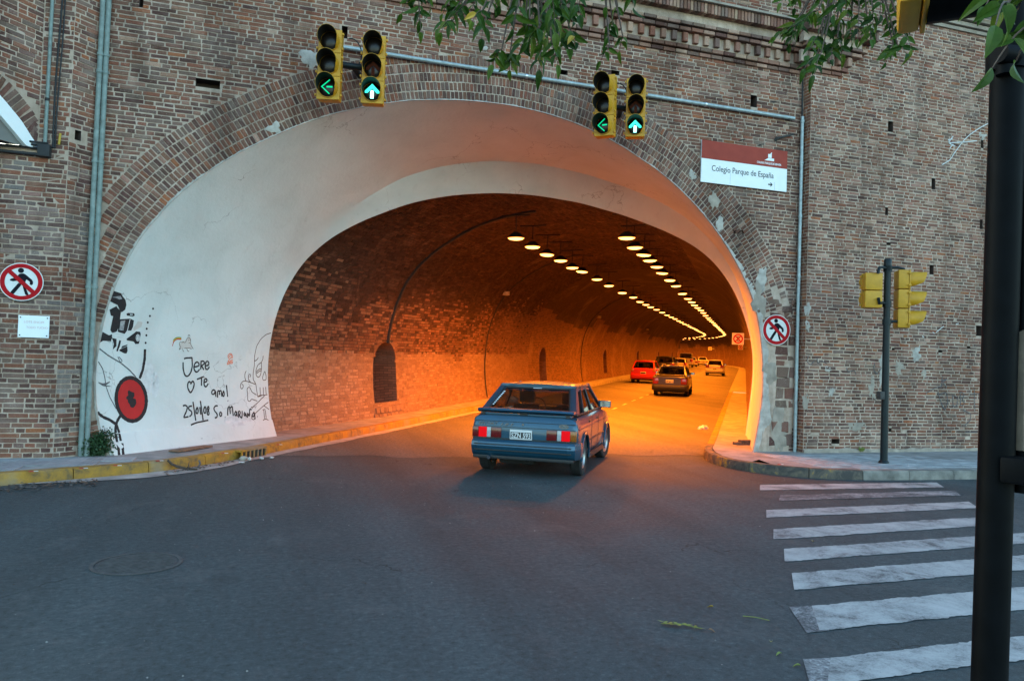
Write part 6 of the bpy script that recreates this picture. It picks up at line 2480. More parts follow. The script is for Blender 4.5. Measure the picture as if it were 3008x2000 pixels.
def seated_person(name, label, parent_world, with_arms=True):
    vs = [(0, 0, .0), (0, .02, .18), (0, -.02, .36), (0, -.03, .47), (0, -.02, .545), (0, -.005, .63), (0, .0, .70),
          (.17, -.01, .42), (.22, .10, .25), (.15, .33, .27), (.14, .42, .29), (-.17, -.01, .42), (-.22, .10, .25), (-.15, .33, .27), (-.14, .42, .29),
          (.10, .05, .0), (.13, .42, .05), (.13, .52, -.34), (-.10, .05, .0), (-.13, .42, .05), (-.13, .52, -.34)]
    es = [(0, 1), (1, 2), (2, 3), (3, 4), (4, 5), (5, 6), (2, 7), (7, 8), (8, 9), (9, 10), (2, 11), (11, 12), (12, 13), (13, 14), (0, 15), (15, 16), (16, 17), (0, 18), (18, 19), (19, 20)]
    rs = [.15, .14, .15, .07, .065, .10, .075, .065, .05, .038, .042, .065, .05, .038, .042, .10, .07, .05, .10, .07, .05]
    me = bpy.data.meshes.new('person'); me.from_pydata(vs, es, [])
    o = bpy.data.objects.new('tmp', me); COL.objects.link(o)
    o.modifiers.new('s', 'SKIN')
    sv = me.skin_vertices[0].data
    for i, r in enumerate(rs):
        sv[i].radius = (r, r)
    sv[0].use_root = True
    ss_ = o.modifiers.new('u', 'SUBSURF'); ss_.levels = 1; ss_.render_levels = 1
    m2 = baked(o)
    bpy.data.objects.remove(o)
    m2.materials.clear(); m2.materials.append(M_['shirt']); m2.materials.append(M_['skin'])
    for p in m2.polygons:
        p.material_index = 1 if p.center.z > .49 or (abs(p.center.x) > .10 and p.center.y > .36 and p.center.z > .2) else 0
        p.use_smooth = True
    mb = MB()
    mb.lathe([(.105, .57), (.118, .63), (.112, .70), (.085, .755), (.04, .78), (.001, .785)], Matrix.Translation((0, -.012, 0)), 16, arc=(R(175), R(365)))
    mb.lathe([(.112, .69), (.085, .755), (.04, .78), (.001, .785)], Matrix.Translation((0, -.008, 0)), 16)
    hair = mb.mesh('hair', M_['hair'], smooth=60)
    mb = MB()
    mb.add([(-.014, .098, .62), (.014, .098, .62), (0, .128, .615), (0, .096, .66)], [(0, 1, 2), (1, 3, 2), (3, 0, 2)])
    for sx in (-1, 1):
        mb.bbox(sx * .108 - .008, sx * .108 + .008, -.03, .02, .60, .66, .006)
    face = mb.mesh('face', M_['skin'], smooth=50)
    return m2, hair, face


PERSON = seated_person('p', 'p', None)


def put_person(label, carroot, lx, ly, lz, group=None):
    Mw = Matrix.Translation(carroot.location) @ carroot.rotation_euler.to_matrix().to_4x4()
    p = Mw @ V((lx, ly, lz))
    t = thing('person', label, 'person', p, 0, group)
    t.rotation_euler = carroot.rotation_euler
    link('body', PERSON[0], t); link('hair', PERSON[1], t); link('face', PERSON[2], t)


def car(name, label, sp, pos, heading, group=None):
    t = thing(name, label, sp.get('cat', 'car'), pos, 0, group)
    t.rotation_euler = (sp.get('pitch', 0), 0, -heading)
    W = sp['W']; pm = sp['paint']; r = sp.get('r', .29); wb = sp['wb']
    me = MB(); vs, fs = loft_body(sp['st'], W); me.add(vs, fs)
    m0 = me.mesh('body', pm)
    bm = bmesh.new(); bm.from_mesh(m0); bmesh.ops.recalc_face_normals(bm, faces=bm.faces[:]); bm.to_mesh(m0); bm.free()
    m1 = cut_wells(m0, (0, wb), W, r)
    m1.name = 'body'
    m1.materials.clear(); m1.materials.append(pm)
    m1.polygons.foreach_set('use_smooth', [True] * len(m1.polygons)); m1.set_sharp_from_angle(angle=R(32))
    body = link('body', m1, t)
    # underbody
    mb = MB(); mb.box(-W * .8, W * .8, sp['st'][1][0] + .05, sp['st'][-2][0], sp['st'][2][2] - .07, sp['st'][2][2] + .02)
    mb.box(-W * .55, W * .55, -.08, .08, r - .06, r + .06)
    mb.build('underbody', M_['underbody'], t, local=True)
    # greenhouse
    (yb, zb_, hb), (yr, zr_, hr), (yf, zf, hf), (yw, zw, hw) = sp['gh']     # rear base, roof rear, roof front, windscreen base: y, z, half width
    P = lambda y, z, h, s: V((s * h, y, z))
    roof = MB(); nu, nvv = 8, 5
    g = []
    for j in range(nvv + 1):
        f = j / nvv
        row = []
        for i in range(nu + 1):
            u = -1 + 2 * i / nu
            h = hr + (hf - hr) * f
            drop = .050 * abs(u) ** 6 + .022 * abs(2 * f - 1) ** 3
            row.append(V((u * (h + .022), yr + (yf - yr) * f - .03 + .06 * f, zr_ + (zf - zr_) * f + .030 * (1 - u * u) + .018 - drop)))
        g.append(row)
    for j in range(nvv):
        for i in range(nu):
            roof.quad(g[j][i], g[j][i + 1], g[j + 1][i + 1], g[j + 1][i])
            d = V((0, 0, -.035))
            roof.quad(g[j][i] + d, g[j + 1][i] + d, g[j + 1][i + 1] + d, g[j][i + 1] + d)
    d = V((0, 0, -.035))
    for j in range(nvv):
        for i in (0, nu):
            roof.quad(g[j][i], g[j + 1][i], g[j + 1][i] + d, g[j][i] + d)
    for i in range(nu):
        for j in (0, nvv):
            roof.quad(g[j][i], g[j][i + 1], g[j][i + 1] + d, g[j][i] + d)
    roof.build('roof', pm, t, local=True, smooth=40)
    cp = sp.get('cpil', .22)      # width of the rear side pillar at its foot
    for s in (-1, 1):
        B0, R0, R1, B1 = P(yb, zb_, hb, s), P(yr, zr_, hr, s), P(yf, zf, hf, s), P(yw, zw, hw, s)
        # rear pillar: a broad panel
        mb = MB()
        b2 = P(yb + cp, zb_ + .0, hb + .005, s); r2 = P(yr + cp * .55, zr_, hr + .004, s)
        inn = V((-s * .035, .03, 0))
        mb.add([B0, b2, r2, R0, B0 + inn, b2 + inn, r2 + inn, R0 + inn], [(0, 1, 2, 3), (4, 7, 6, 5), (0, 3, 7, 4), (1, 5, 6, 2), (0, 4, 5, 1), (3, 2, 6, 7)])
        B0i, R0i = P(yb, zb_, hb - sp.get('rear_frame', .07), s), P(yr, zr_ - .0, hr - sp.get('rear_frame', .07) * .8, s)
        n_ = V((0, .03, .02))
        mb.add([B0, R0, R0i, B0i, B0 + n_, R0 + n_, R0i + n_, B0i + n_], [(0, 1, 2, 3), (4, 7, 6, 5), (0, 4, 5, 1), (2, 6, 7, 3), (0, 3, 7, 4), (1, 5, 6, 2)])
        mb.build('rear_pillar', pm, t, local=True)
        mb = MB(); mb.tube([B1, R1], .027, 8); mb.build('front_pillar', pm, t, local=True, smooth=60)
        mb = MB(); mb.tube([R0 + V((0, 0, -.012)), R1 + V((0, 0, -.012))], .022, 8); mb.build('roof_rail', pm, t, local=True, smooth=60)
        f0 = b2; pill = sp.get('pillars', (.5,))
        prevb, prevr = b2, r2
        ends = [(f, None) for f in pill] + [(1.0, None)]
        for f, _ in ends:
            if f < 1:
                yb1 = b2.y + (B1.y - b2.y) * f; yr1 = r2.y + (R1.y - r2.y) * min(1, f * 1.12)
                bb = P(yb1, zb_ + (zw - zb_) * f, hb + (hw - hb) * f, s); rr = P(yr1, zr_ + (zf - zr_) * f, hr + (hf - hr) * f, s)
            else:
                bb, rr = B1, R1
            gm = MB(); gi = V((-s * .012, 0, 0))
            gm.quad(prevb + gi, bb + gi, rr + gi, prevr + gi)
            gm.build('side_window', M_['glass'], t, local=True)
            if f < 1:
                mb = MB(); mb.tube([bb, rr], .022, 6); mb.build('door_pillar', M_['plastic'], t, local=True, smooth=60)
            prevb, prevr = bb, rr
        mb = MB(); mb.tube([B0, b2, prevb], .016, 5); mb.build('belt_trim', M_['plastic'], t, local=True)
        # handles, mirror
        for f in (pill[-1] * .55, pill[-1] + .12):
            y_ = b2.y + (B1.y - b2.y) * f
            mb = MB(); mb.bbox(s * W * .985 - .012, s * W * .985 + .012, y_ - .07, y_ + .07, zb_ - .15, zb_ - .115, .006); mb.build('door_handle', M_['plastic'], t, local=True)
        if s == 1 or sp.get('both_mirrors', True):
            mb = MB()
            m_ = P(yw - .28, zw + .07, W * .90, s)
            mb.bbox(min(m_.x, m_.x + s * .22), max(m_.x, m_.x + s * .22), m_.y - .04, m_.y + .05, m_.z - .055, m_.z + .065, .018)
            mm = mb.build('wing_mirror', pm if sp.get('mirror_painted') else M_['plastic'], t, local=True, smooth=35)
            mb = MB(); mb.quad((m_.x + s * .04, m_.y - .0415, m_.z - .042), (m_.x + s * .205, m_.y - .0415, m_.z - .042), (m_.x + s * .205, m_.y - .0415, m_.z + .052), (m_.x + s * .04, m_.y - .0415, m_.z + .052))
            mb.build('mirror_glass', M_['chrome'], mm, local=True)
    fr_ = sp.get('rear_frame', .07)
    gm = MB(); gm.quad(V((-hb + fr_ * .9, yb + .012, zb_)), V((hb - fr_ * .9, yb + .012, zb_)), V((hr - fr_ * .7, yr + .012, zr_ - .03)), V((-hr + fr_ * .7, yr + .012, zr_ - .03)))
    gm.build('rear_window', M_['glass'], t, local=True)
    gm = MB(); gm.quad(V((-hw + .04, yw - .01, zw)), V((hw - .04, yw - .01, zw)), V((hf - .03, yf - .01, zf)), V((-hf + .03, yf - .01, zf)))
    gm.build('windscreen', M_['glass'], t, local=True)
    mb = MB(); mb.bbox(-hr, hr, yr - .030, yr + .06, zr_ - .045 - .02 * (fr_ > .08), zr_ + .020, .018); mb.build('rear_header', pm, t, local=True, smooth=40)
    # interior
    if sp.get('interior', True):
        for s in (-1, 1):
            mb = MB(); y_ = sp.get('seat_y', 1.0)
            mb.bbox(s * W * .45 - .23, s * W * .45 + .23, y_ - .06, y_ + .05, .40, zb_ + .06, .04)
            mb.bbox(s * W * .45 - .13, s * W * .45 + .13, y_ - .05, y_ + .04, zb_ + .08, zb_ + .27, .035)
            mb.bbox(s * W * .45 - .23, s * W * .45 + .23, y_ - .05, y_ + .46, .32, .46, .04)
            mb.build('front_seat', M_['seat'], t, local=True, smooth=50)
        mb = MB(); mb.bbox(-W * .8, W * .8, yb + .45, yb + .60, .40, zb_ + .02, .03); mb.build('rear_seat', M_['seat'], t, local=True, smooth=50)
        mb = MB(); mb.bbox(-W * .84, W * .84, yw - .35, yw + .02, zw - .22, zw - .005, .03); mb.build('dashboard', M_['plastic'], t, local=True, smooth=50)
        mb = MB(); c = V((-W * .45, yw - .45, zw - .03))
        mb.tube([c + V((.18 * math.cos(a), .05 * math.sin(a), .17 * math.sin(a))) for a in [2 * math.pi * i / 20 for i in range(21)]], .014, 6); mb.build('steering_wheel', M_['plastic'], t, local=True, smooth=50)
        mb = MB(); mb.bbox(-.11, .11, yf + .10, yf + .13, zf - .14, zf - .075, .012); mb.build('rear_view_mirror', M_['plastic'], t, local=True, smooth=50)
    # wheels
    wd = sp.get('tyre_w', .18)
    ty, rm, bk = wheel_meshes(r, wd)
    for y in (0, wb):
        for s in (-1, 1):
            w_ = bpy.data.objects.new('wheel', None); COL.objects.link(w_); w_.parent = t; w_.empty_display_size = .1
            w_.location = (s * (W - wd * .52 - .01), y, r)
            w_.rotation_euler = (0, 0, (0 if s > 0 else math.pi) + (sp.get('steer', 0) if y else 0))
            for m, nm in ((ty, 'tyre'), (rm, 'rim'), (bk, 'brake')):
                link(nm, m, w_)
    # rear end
    yt = sp['st'][0][0]
    if 'bumper' in sp:
        z0, z1, ex = sp['bumper'][:3]; bmat = sp['bumper'][3]
        mb = MB()
        n = 18
        prof_ = [(0.03, z0), (-ex * .35, z0 + .012), (-ex * .75, z0 + .055), (-ex * .97, z0 + .11), (-ex - .008, (z0 + z1) / 2 + .03), (-ex * .96, z1 - .04), (-ex * .6, z1 - .008), (0.06, z1)]
        rows_ = []
        for i in range(n + 1):
            u = -1 + 2 * i / n
            # plan: straight behind, curving round to the flanks
            if abs(u) < .72:
                x = u / .72 * (W * .90); y = yt; nx, ny = 0, 1
                nx = 0
            else:
                k = (abs(u) - .72) / .28
                x = (W * .90 + (W * 1.0 - W * .90) * min(1, k * 2.2)) * (1 if u > 0 else -1); y = yt + .02 + max(0, k - .3) * sp.get('bump_wrap', .38)
                nx = (1 if u > 0 else -1) * min(1, k * 2); ny = 1 - min(1, k * 2)
            l_ = max(.3, math.hypot(nx, ny)); nx /= l_; ny /= l_
            rows_.append([V((x + nx * (-o_ * .25), y + ny * o_, z)) for o_, z in prof_])
        for a_, b_ in zip(rows_, rows_[1:]):
            for k in range(len(prof_) - 1):
                mb.quad(a_[k], b_[k], b_[k + 1], a_[k + 1])
        bu = mb.build('rear_bumper', bmat, t, local=True, smooth=50)
        if sp.get('bump_strip'):
            mb = MB()
            for zz_ in (z0 + (z1 - z0) * .72, z0 + (z1 - z0) * .40):
                mb.box(-W * .90, W * .90, yt - ex - .016, yt - ex + .02, zz_ - .007, zz_ + .007)
            mb.build('bumper_strip', M_['plastic'], bu, local=True)
    for s in (-1, 1):
        lg = None
        for k, (x0, x1, z0, z1, mat) in enumerate(sp['lamps']):
            xa, xb = sorted((s * x0, s * x1))
            m_ = mat if not isinstance(mat, tuple) else mat[0 if s < 0 else 1]
            mb = MB(); mb.bbox(xa, xb, yt - .022, yt + .03, z0, z1, .007)
            o_ = mb.build('tail_lamp' if lg is None else 'lens', M_[m_], t if lg is None else lg, local=True, smooth=35)
            lg = lg or o_
    if 'plate' in sp:
        plate(t, sp['plate'][0], yt - .012, sp['plate'][1], sp['plate'][2])
    if sp.get('exhaust'):
        mb = MB(); x, z = sp['exhaust']; mb.tube([(x, yt + .3, z), (x, yt - .02, z), (x, yt - .11, z - .01)], .028, 12); mb.build('exhaust_pipe', M_['chrome'], t, local=True, smooth=50)
    return t


def car_place(px, py, width_px, Wm):
    pass


# --- the blue hatchback in the mouth of the tunnel
BLUE = paint('metallic_blue', (.010, .072, .128), .40, .30)
ST = [(-.64, .955, .40, .80, None), (-.60, .985, .36, .875, None), (-.52, .99, .33, .895, None), (-.40, 1.0, .28, .905, None), (-.36, 1.0, .27, .905, .50), (.5, 1.0, .22, .905, .42), (1.5, 1.0, .22, .91, .42), (2.05, .995, .22, .915, .50), (2.10, .995, .22, .925, None), (2.6, .98, .22, .86, None), (3.0, .95, .24, .76, None), (3.14, .90, .30, .68, None)]
hx, hy = 4.02, 11.12
HB = R(33.0)
blue = car('hatchback', 'blue hatchback with a rear spoiler and lit red tail lamps entering the tunnel', dict(
    W=.815, paint=BLUE, r=.298, wb=2.40, st=ST, gh=((-.47, .935, .745), (.22, 1.335, .60), (1.40, 1.35, .60), (2.12, .935, .73)), cpil=.26, pillars=(.16, .52), steer=R(-7),
    bumper=(.285, .545, .10, BLUE), bump_strip=True, mirror_painted=True, seat_y=1.0, tyre_w=.17, rear_frame=.095,
    lamps=[(.345, .50, .565, .715, 'tail_red'), (.505, .565, .565, .715, 'tail_white'), (.57, .695, .565, .715, 'tail_lit'), (.70, .79, .565, .715, ('tail_red', 'tail_amber'))],
    plate=(-.04, .625, 'SZN 593'), exhaust=(-.50, .285)), (hx, hy, 0), HB)
put_person('dark haired driver seen from behind through the blue hatchback rear window', blue, -.36, 1.12, .46)
# spoiler on three feet
mb = MB()
for i in range(14):
    u0, u1 = -1 + i / 7, -1 + (i + 1) / 7
    def sect(u):
        x = u * .735; k = abs(u) ** 4
        y0 = -.675 + .07 * k; z = .978 - .010 * k
        return [V((x, y0, z - .004)), V((x, y0 + .02, z + .022)), V((x, y0 + .17, z + .026)), V((x, y0 + .19, z)), V((x, y0 + .04, z - .030))]
    a, b = sect(u0), sect(u1)
    for k in range(5):
        mb.quad(a[k], b[k], b[(k + 1) % 5], a[(k + 1) % 5])
    if i in (0, 13):
        mb.add(a if i == 0 else b, [(0, 1, 2, 3, 4)])
spo = mb.build('spoiler', BLUE, blue, local=True, smooth=45)
for x in (-.66, -.06, .0, .64):
    mb = MB(); mb.bbox(x - .03, x + .03, -.57, -.48, .885, .96, .008); mb.build('spoiler_foot', M_['plastic'], spo, local=True)
mb = MB(); mb.bbox(-.70, .70, -.56, -.43, .895, .93, .012); mb.build('hatch_ledge', BLUE, blue, local=True, smooth=40)
mb = MB(); mb.box(-.775, .775, -.645, -.635, .722, .730); mb.box(-.775, .775, -.647, -.60, .805, .811)
mb.build('hatch_seam', M_['plastic'], blue, local=True)
# black rubber seal and wiper of the rear window, lower valance blackened for the shade under the bumper, gap above the bumper
Bw = lambda s, f: V((s * ((.745 - .10) + ((.60 - .085) - (.745 - .10)) * f), -.47 + (.22 + .47) * f - .004, .935 + (1.30 - .935) * f + .004))
mb = MB()
for p_, q_ in ((Bw(-1, .06), Bw(-1, .97)), (Bw(1, .06), Bw(1, .97)), (Bw(-1, .97), Bw(1, .97)), (Bw(-1, .08), Bw(1, .08))):
    mb.tube([p_, q_], .013, 6)
mb.build('window_seal', M_['plastic'], blue, local=True, smooth=60)
mb = MB(); mb.tube([V((.05, -.47, .955)), V((.02, -.44, .985)), V((-.36, -.40, 1.0))], .008, 6); mb.build('rear_wiper', M_['plastic'], blue, local=True)
mb = MB(); mb.bbox(-.70, .70, -.66, -.56, .885, .955, .012); mb.build('spoiler_shadow_panel', M_['plastic'], blue, local=True, smooth=40) if False else None
mb = MB(); mb.bbox(-.76, .76, -.70, -.50, .255, .305, .012); mb.build('shaded_valance', M_['plastic'], blue, local=True, smooth=40)
mb = MB(); mb.box(-.785, .785, -.652, -.60, .545, .560); mb.build('bumper_gap', M_['plastic'], blue, local=True)
mb = MB(); mb.tube([V((.0, -.52, .24)), V((-.02, .4, .22))], .04, 8); mb.bbox(-.42, .12, -.46, -.26, .17, .28, .03); mb.build('silencer', M_['underbody'], blue, local=True, smooth=50)
for s in (-1, 1):
    mb = MB(); mb.tube([V((s * .812, y_, .735 + .01 * math.sin(y_))) for y_ in [-.55 + .3 * i for i in range(12)]], .007, 5); mb.build('body_crease', BLUE, blue, local=True, smooth=60)
    mb = MB(); mb.bbox(s * .80 - .02, s * .80 + .02, .42, 2.0, .215, .30, .01); mb.build('sill', M_['plastic'], blue, local=True, smooth=40)
mb = MB(); text_mb('ESCORT', .062, frame_mat((-.70, -.650, .795 - .045), (1, 0, 0), (0, 0, 1)), .002, 0, shear=.35, mbx=mb, width=.30, bold=.001)
text_mb('1.8 S', .058, frame_mat((-.36, -.650, .795 - .048), (1, 0, 0), (0, 0, 1)), .002, 0, shear=.45, mbx=mb, width=.21, bold=.001)
mb.build('badge_lettering', M_['chrome'], blue, local=True)
mb = MB()
mb.prism([(.075 * math.cos(2 * math.pi * i / 28), .032 * math.sin(2 * math.pi * i / 28)) for i in range(28)], frame_mat((.60, -.644, .775), (1, 0, 0), (0, 0, 1)), .006)
ov = mb.build('oval_badge', M_['chrome'], blue, local=True)
mb = MB(); text_mb('Ford', .042, frame_mat((.602, -.6515, .763), (1, 0, 0), (0, 0, 1)), .0005, 0, shear=.3, mbx=mb, align='CENTER', width=.095)
mb.build('badge_script', BLUE, ov, local=True)
mb = MB(); mb.tube([(-.015, -.645, .775), (-.015, -.655, .775)], .018, 14); mb.build('hatch_lock', M_['chrome'], blue, local=True)
mb = MB(); q0, q1 = V((-.07, .175, 1.29)), V((.07, .175, 1.29))
mb.quad(q0, q1, q1 + V((0, .022, .016)), q0 + V((0, .022, .016))); mb.build('window_sticker', M_['board_white'], blue, local=True)
mb = MB()
for i in range(9):
    f = .25 + i * .06
    y = -.47 + (.24 + .47) * f; z = .935 + (1.325 - .935) * f; x = -(.735 + (.575 - .735) * f) + .09
    mb.quad((x, y - .001, z), (x + .03, y - .001, z), (x + .034, y + .02, z + .014), (x + .004, y + .02, z + .014))
mb.build('window_lettering', M_['board_white'], blue, local=True)
for s in (-1, 1):       # arch lips and side rubbing strip
    for y in (0, 2.40):
        mb = MB(); mb.tube([(s * .822, y + .345 * math.cos(a), .298 + .345 * math.sin(a)) for a in [R(-8 + 196 * i / 16) for i in range(17)]], .020, 6)
        mb.build('wheel_arch', BLUE, blue, local=True, smooth=60)
    mb = MB(); mb.bbox(s * .815 - .008, s * .815 + .010, .38, 2.0, .50, .525, .004); mb.build('side_strip', M_['plastic'], blue, local=True)
    for y in (.62, 1.33, 2.02):
        mb = MB(); mb.box(s * .816 - .002, s * .816 + .002, y - .004, y + .004, .34, .87); mb.build('door_gap', M_['plastic'], blue, local=True)


def far_car(name, label, style, pcol, px, py, u, spx, rear_lit=True, metal=.2, plate_txt=None, persons=(), cat='car', dist=None, interior=True, bumper=None, lampset=None, group='cars driving in the tunnel'):
    """px, py: where the middle of the rear wheels touches the road; spx: width in the photograph in px"""
    W = dict(sedan=.80, hatch=.82, wagon=.90, van=.95)[style]
    dep = dist or F_PX * W * 2 / spx
    best = None
    d = ray(px, py)
    q = CP + d * dep
    s = min((abs((path(i * .25, u) - CP).dot(CF) - dep), i * .25) for i in range(600))[1]
    # keep the sight line, stand on the road surface
    uu = min((abs((path(s, k * .05) - q).dot(CR)), k * .05) for k in range(-75, 62))[1]
    p = path(s, uu, .004)
    pm = paint(name + '_paint', pcol, metal, .32)
    if style == 'sedan':
        st = [(-.86, .94, .36, .86, None), (-.80, .985, .30, .935, None), (-.5, 1.0, .26, .955, None), (-.02, 1.0, .24, .96, None), (.02, 1.0, .24, .95, .5), (1.0, 1, .22, .93, .42), (2.05, 1, .22, .92, .5), (2.1, .99, .22, .92, None), (2.7, .96, .24, .82, None), (3.05, .9, .3, .68, None)]
        gh = ((-.12, .965, .70), (.42, 1.36, .56), (1.45, 1.37, .57), (2.12, .935, .70))
    elif style == 'hatch':
        st = [(-.62, .95, .36, .90, None), (-.57, .985, .30, .945, None), (-.46, 1.0, .26, .955, None), (-.42, 1.0, .24, .955, .5), (1.0, 1, .22, .93, .42), (2.05, 1, .22, .93, .5), (2.1, .99, .22, .93, None), (2.6, .96, .24, .83, None), (2.98, .9, .3, .68, None)]
        gh = ((-.50, .965, .72), (-.12, 1.40, .58), (1.35, 1.42, .58), (2.12, .94, .72))
    elif style == 'wagon':
        st = [(-.70, .96, .42, 1.05, None), (-.66, .985, .36, 1.09, None), (-.58, 1.0, .32, 1.10, None), (-.54, 1.0, .32, 1.10, .55), (1.0, 1, .32, 1.08, .5), (2.2, 1, .32, 1.06, .55), (2.25, .99, .32, 1.06, None), (3.0, .96, .34, .98, None), (3.3, .9, .4, .8, None)]
        gh = ((-.62, 1.10, .80), (-.40, 1.62, .68), (1.35, 1.66, .68), (2.3, 1.07, .80))
    else:
        st = [(-.8, .96, .5, 1.2, None), (-.76, .99, .45, 1.25, None), (-.72, 1.0, .45, 1.26, .6), (2.4, 1, .45, 1.2, .6), (2.45, .99, .45, 1.2, None), (3.0, .96, .45, 1.05, None), (3.3, .9, .5, .9, None)]
        gh = ((-.76, 1.26, .90), (-.70, 1.95, .80), (2.0, 1.95, .80), (2.5, 1.2, .86))
    yt = st[0][0]; zt = st[0][3]
    hl = dict(sedan=(.58, .80), hatch=(.74, .98), wagon=(.80, 1.06), van=(.8, 1.15))[style]
    on = 'tail_lit' if rear_lit else 'tail_red'
    lam = lampset or [(W * .60, W * .80, hl[0], hl[1], 'tail_red'), (W * .81, W * .955, hl[0], hl[1], on)]
    t = car(name, label, dict(W=W, paint=pm, r=.29 if style in ('sedan', 'hatch') else .34, wb=2.42 if style in ('sedan', 'hatch') else 2.6, st=st, gh=gh, cpil=.28, pillars=(.18, .56), bumper=(st[0][2] - .10, hl[0] - .05 if style == 'sedan' else .60, .10, bumper or pm), lamps=lam, plate=(0, (hl[0] + hl[1]) / 2 if style != 'hatch' else .66, plate_txt), interior=interior, cat=cat, seat_y=1.0, pitch=math.atan(GRADE)), p, path_dir(s), group)
    for lb, lx in persons:
        put_person(lb, t, lx, 1.12, .46 if style in ('sedan', 'hatch') else .62)
    return t


dk = far_car('sedan', 'dark saloon with black wing mirrors and two people inside, right behind the blue hatchback lane', 'sedan', (.028, .03, .06), 1972, 1181, .9, 121, rear_lit=False, metal=.3, plate_txt='CAP 951', dist=35.2, bumper=M_['plastic'], persons=(('driver of the dark saloon, head seen through its rear window', -.36), ('front passenger of the dark saloon, head seen through its rear window', .36)), lampset=[(.50, .77, .56, .82, 'tail_red'), (.56, .72, .58, .64, 'tail_lit')])
mb = MB(); mb.bbox(-.70, .70, -.84, -.30, .955, .985, .012); mb.build('boot_lid', dk.children[0].data.materials[0], dk, local=True, smooth=40)
far_car('hatchback', 'bright red hatchback in the left lane beside the tunnel kerb', 'hatch', (.42, .006, .004), 1893, 1128.5, -2.0, 74, rear_lit=False, plate_txt='', lampset=[(.60, .785, .76, .93, 'tail_amber')], dist=48.5)  # tail lenses amber: the tunnel lamps' reflection is put into their colour
far_car('estate_car', 'dark tall estate car with roof rails ahead of the red hatchback', 'wagon', (.035, .03, .03), 1953, 1098, -2.0, 58, dist=66, metal=.3)
far_car('hatchback', 'white small car half hidden beside the dark estate car', 'hatch', (.55, .53, .5), 1997, 1087, -1.2, 30, dist=78)
far_car('hatchback', 'silver compact car alone in the right lane of the tunnel', 'hatch', (.50, .48, .44), 2100, 1104, 1.45, 52, rear_lit=False, metal=.5, plate_txt='', dist=69)
far_car('delivery_van', 'pale van far down the tunnel at the left of the distant cars', 'van', (.50, .47, .42), 2004, 1066, -2.0, 26, cat='van', dist=104)
far_car('sedan', 'white saloon far down the tunnel with lit tail lamps', 'sedan', (.55, .52, .48), 2034, 1072, -1.0, 30, dist=112)
far_car('sedan', 'farthest pale saloon on the right before the tunnel bends', 'sedan', (.48, .46, .44), 2064, 1067, .8, 28, dist=122)

# ================================================================== overhanging branches
def leaf_mesh(L=.10, Wd=.042, fold=.010, curl=.012):
    mb = MB()
    n = 6
    mid = []; lf = []; rt = []
    for i in range(n + 1):
        t = i / n
        w_ = Wd / 2 * (math.sin(math.pi * min(1, t ** .8)) ** .9) * (1 - .15 * t)
        z = -curl * (t * t) * 3
        mid.append((0, t * L, z)); lf.append((-w_, t * L, z + fold * (w_ / (Wd / 2)))); rt.append((w_, t * L, z + fold * (w_ / (Wd / 2))))
    for i in range(n):
        mb.quad(mid[i], lf[i], lf[i + 1], mid[i + 1]) if i not in (0,) else mb.add([mid[0], lf[1], mid[1]], [(0, 1, 2)])
        mb.quad(mid[i + 1], rt[i + 1], rt[i], mid[i]) if i not in (0,) else mb.add([mid[0], mid[1], rt[1]], [(0, 1, 2)])
    return mb.mesh('leaf', M_['leaf'], smooth=60)


LEAVES = [leaf_mesh(.100, .047), leaf_mesh(.085, .045, .018, .010), leaf_mesh(.112, .047, .010, .030)]
YLEAF = LEAVES[0].copy(); YLEAF.materials.clear(); YLEAF.materials.append(M_['leaf_yellow'])


def branch(label, twigs, dep, seed, origin_px, spread=.35, lsize=1.0, yellow=0.0, group='leafy branches hanging into the top of the view'):
    """twigs: [(x0, y0, x1, y1, pairs)] drawn from stem to tip"""
    rng = random.Random(seed)
    o0 = at_dist(origin_px[0], origin_px[1], dep)
    t = thing('tree_branch', label, 'branch', o0, 0, group)
    stem = MB()
    for (x0, y0, x1, y1, pairs) in twigs:
        d0 = dep + rng.uniform(-spread, spread); d1 = d0 + rng.uniform(-.25, .15)
        a = at_dist(x0, y0, d0); b = at_dist(x1, y1, d1)
        k = o0.lerp(a, .6) + V((0, 0, .06))
        stem.tube(smooth_poly([o0, k, a], 1), [.012, .008, .004], 5)
        pts = []
        sag = V((0, 0, -.02))
        for i in range(7):
            f = i / 6
            pts.append(a.lerp(b, f) - sag * math.sin(math.pi * f))
        stem.tube(pts, [.0032 - .0003 * i for i in range(7)], 5)
        n = pairs * 2 + 1
        dirv = (b - a).normalized()
        for i in range(n):
            f = .12 + .88 * ((i // 2) / max(1, pairs)) if i < n - 1 else 1.0
            p = a.lerp(b, min(1, f)) - sag * math.sin(math.pi * min(1, f))
            side = 0 if i == n - 1 else (1 if i % 2 else -1)
            ldir = dirv * .55 + CR * side * rng.uniform(.5, 1.1) + V((0, 0, -rng.uniform(.0, .6))) + CF * rng.uniform(-.45, .45)
            ldir.normalize()
            up = (-CF + V((rng.uniform(-.8, .8), rng.uniform(-.8, .8), rng.uniform(-.3, .9))))
            x = ldir.cross(up).normalized(); z = x.cross(ldir)
            sc = lsize * rng.uniform(.78, 1.2)
            me = YLEAF if rng.random() < yellow else rng.choice(LEAVES)
            o = link('leaf', me, t)
            Mx = Matrix(((x.x, ldir.x, z.x, 0), (x.y, ldir.y, z.y, 0), (x.z, ldir.z, z.z, 0), (0, 0, 0, 1)))
            o.rotation_euler = Mx.to_euler()
            o.location = p - o0
            o.scale = (sc * rng.uniform(.85, 1.1), sc, sc)
    stem.build('twig', M_['twig'], t, smooth=60)
    return t


rng = random.Random(77)
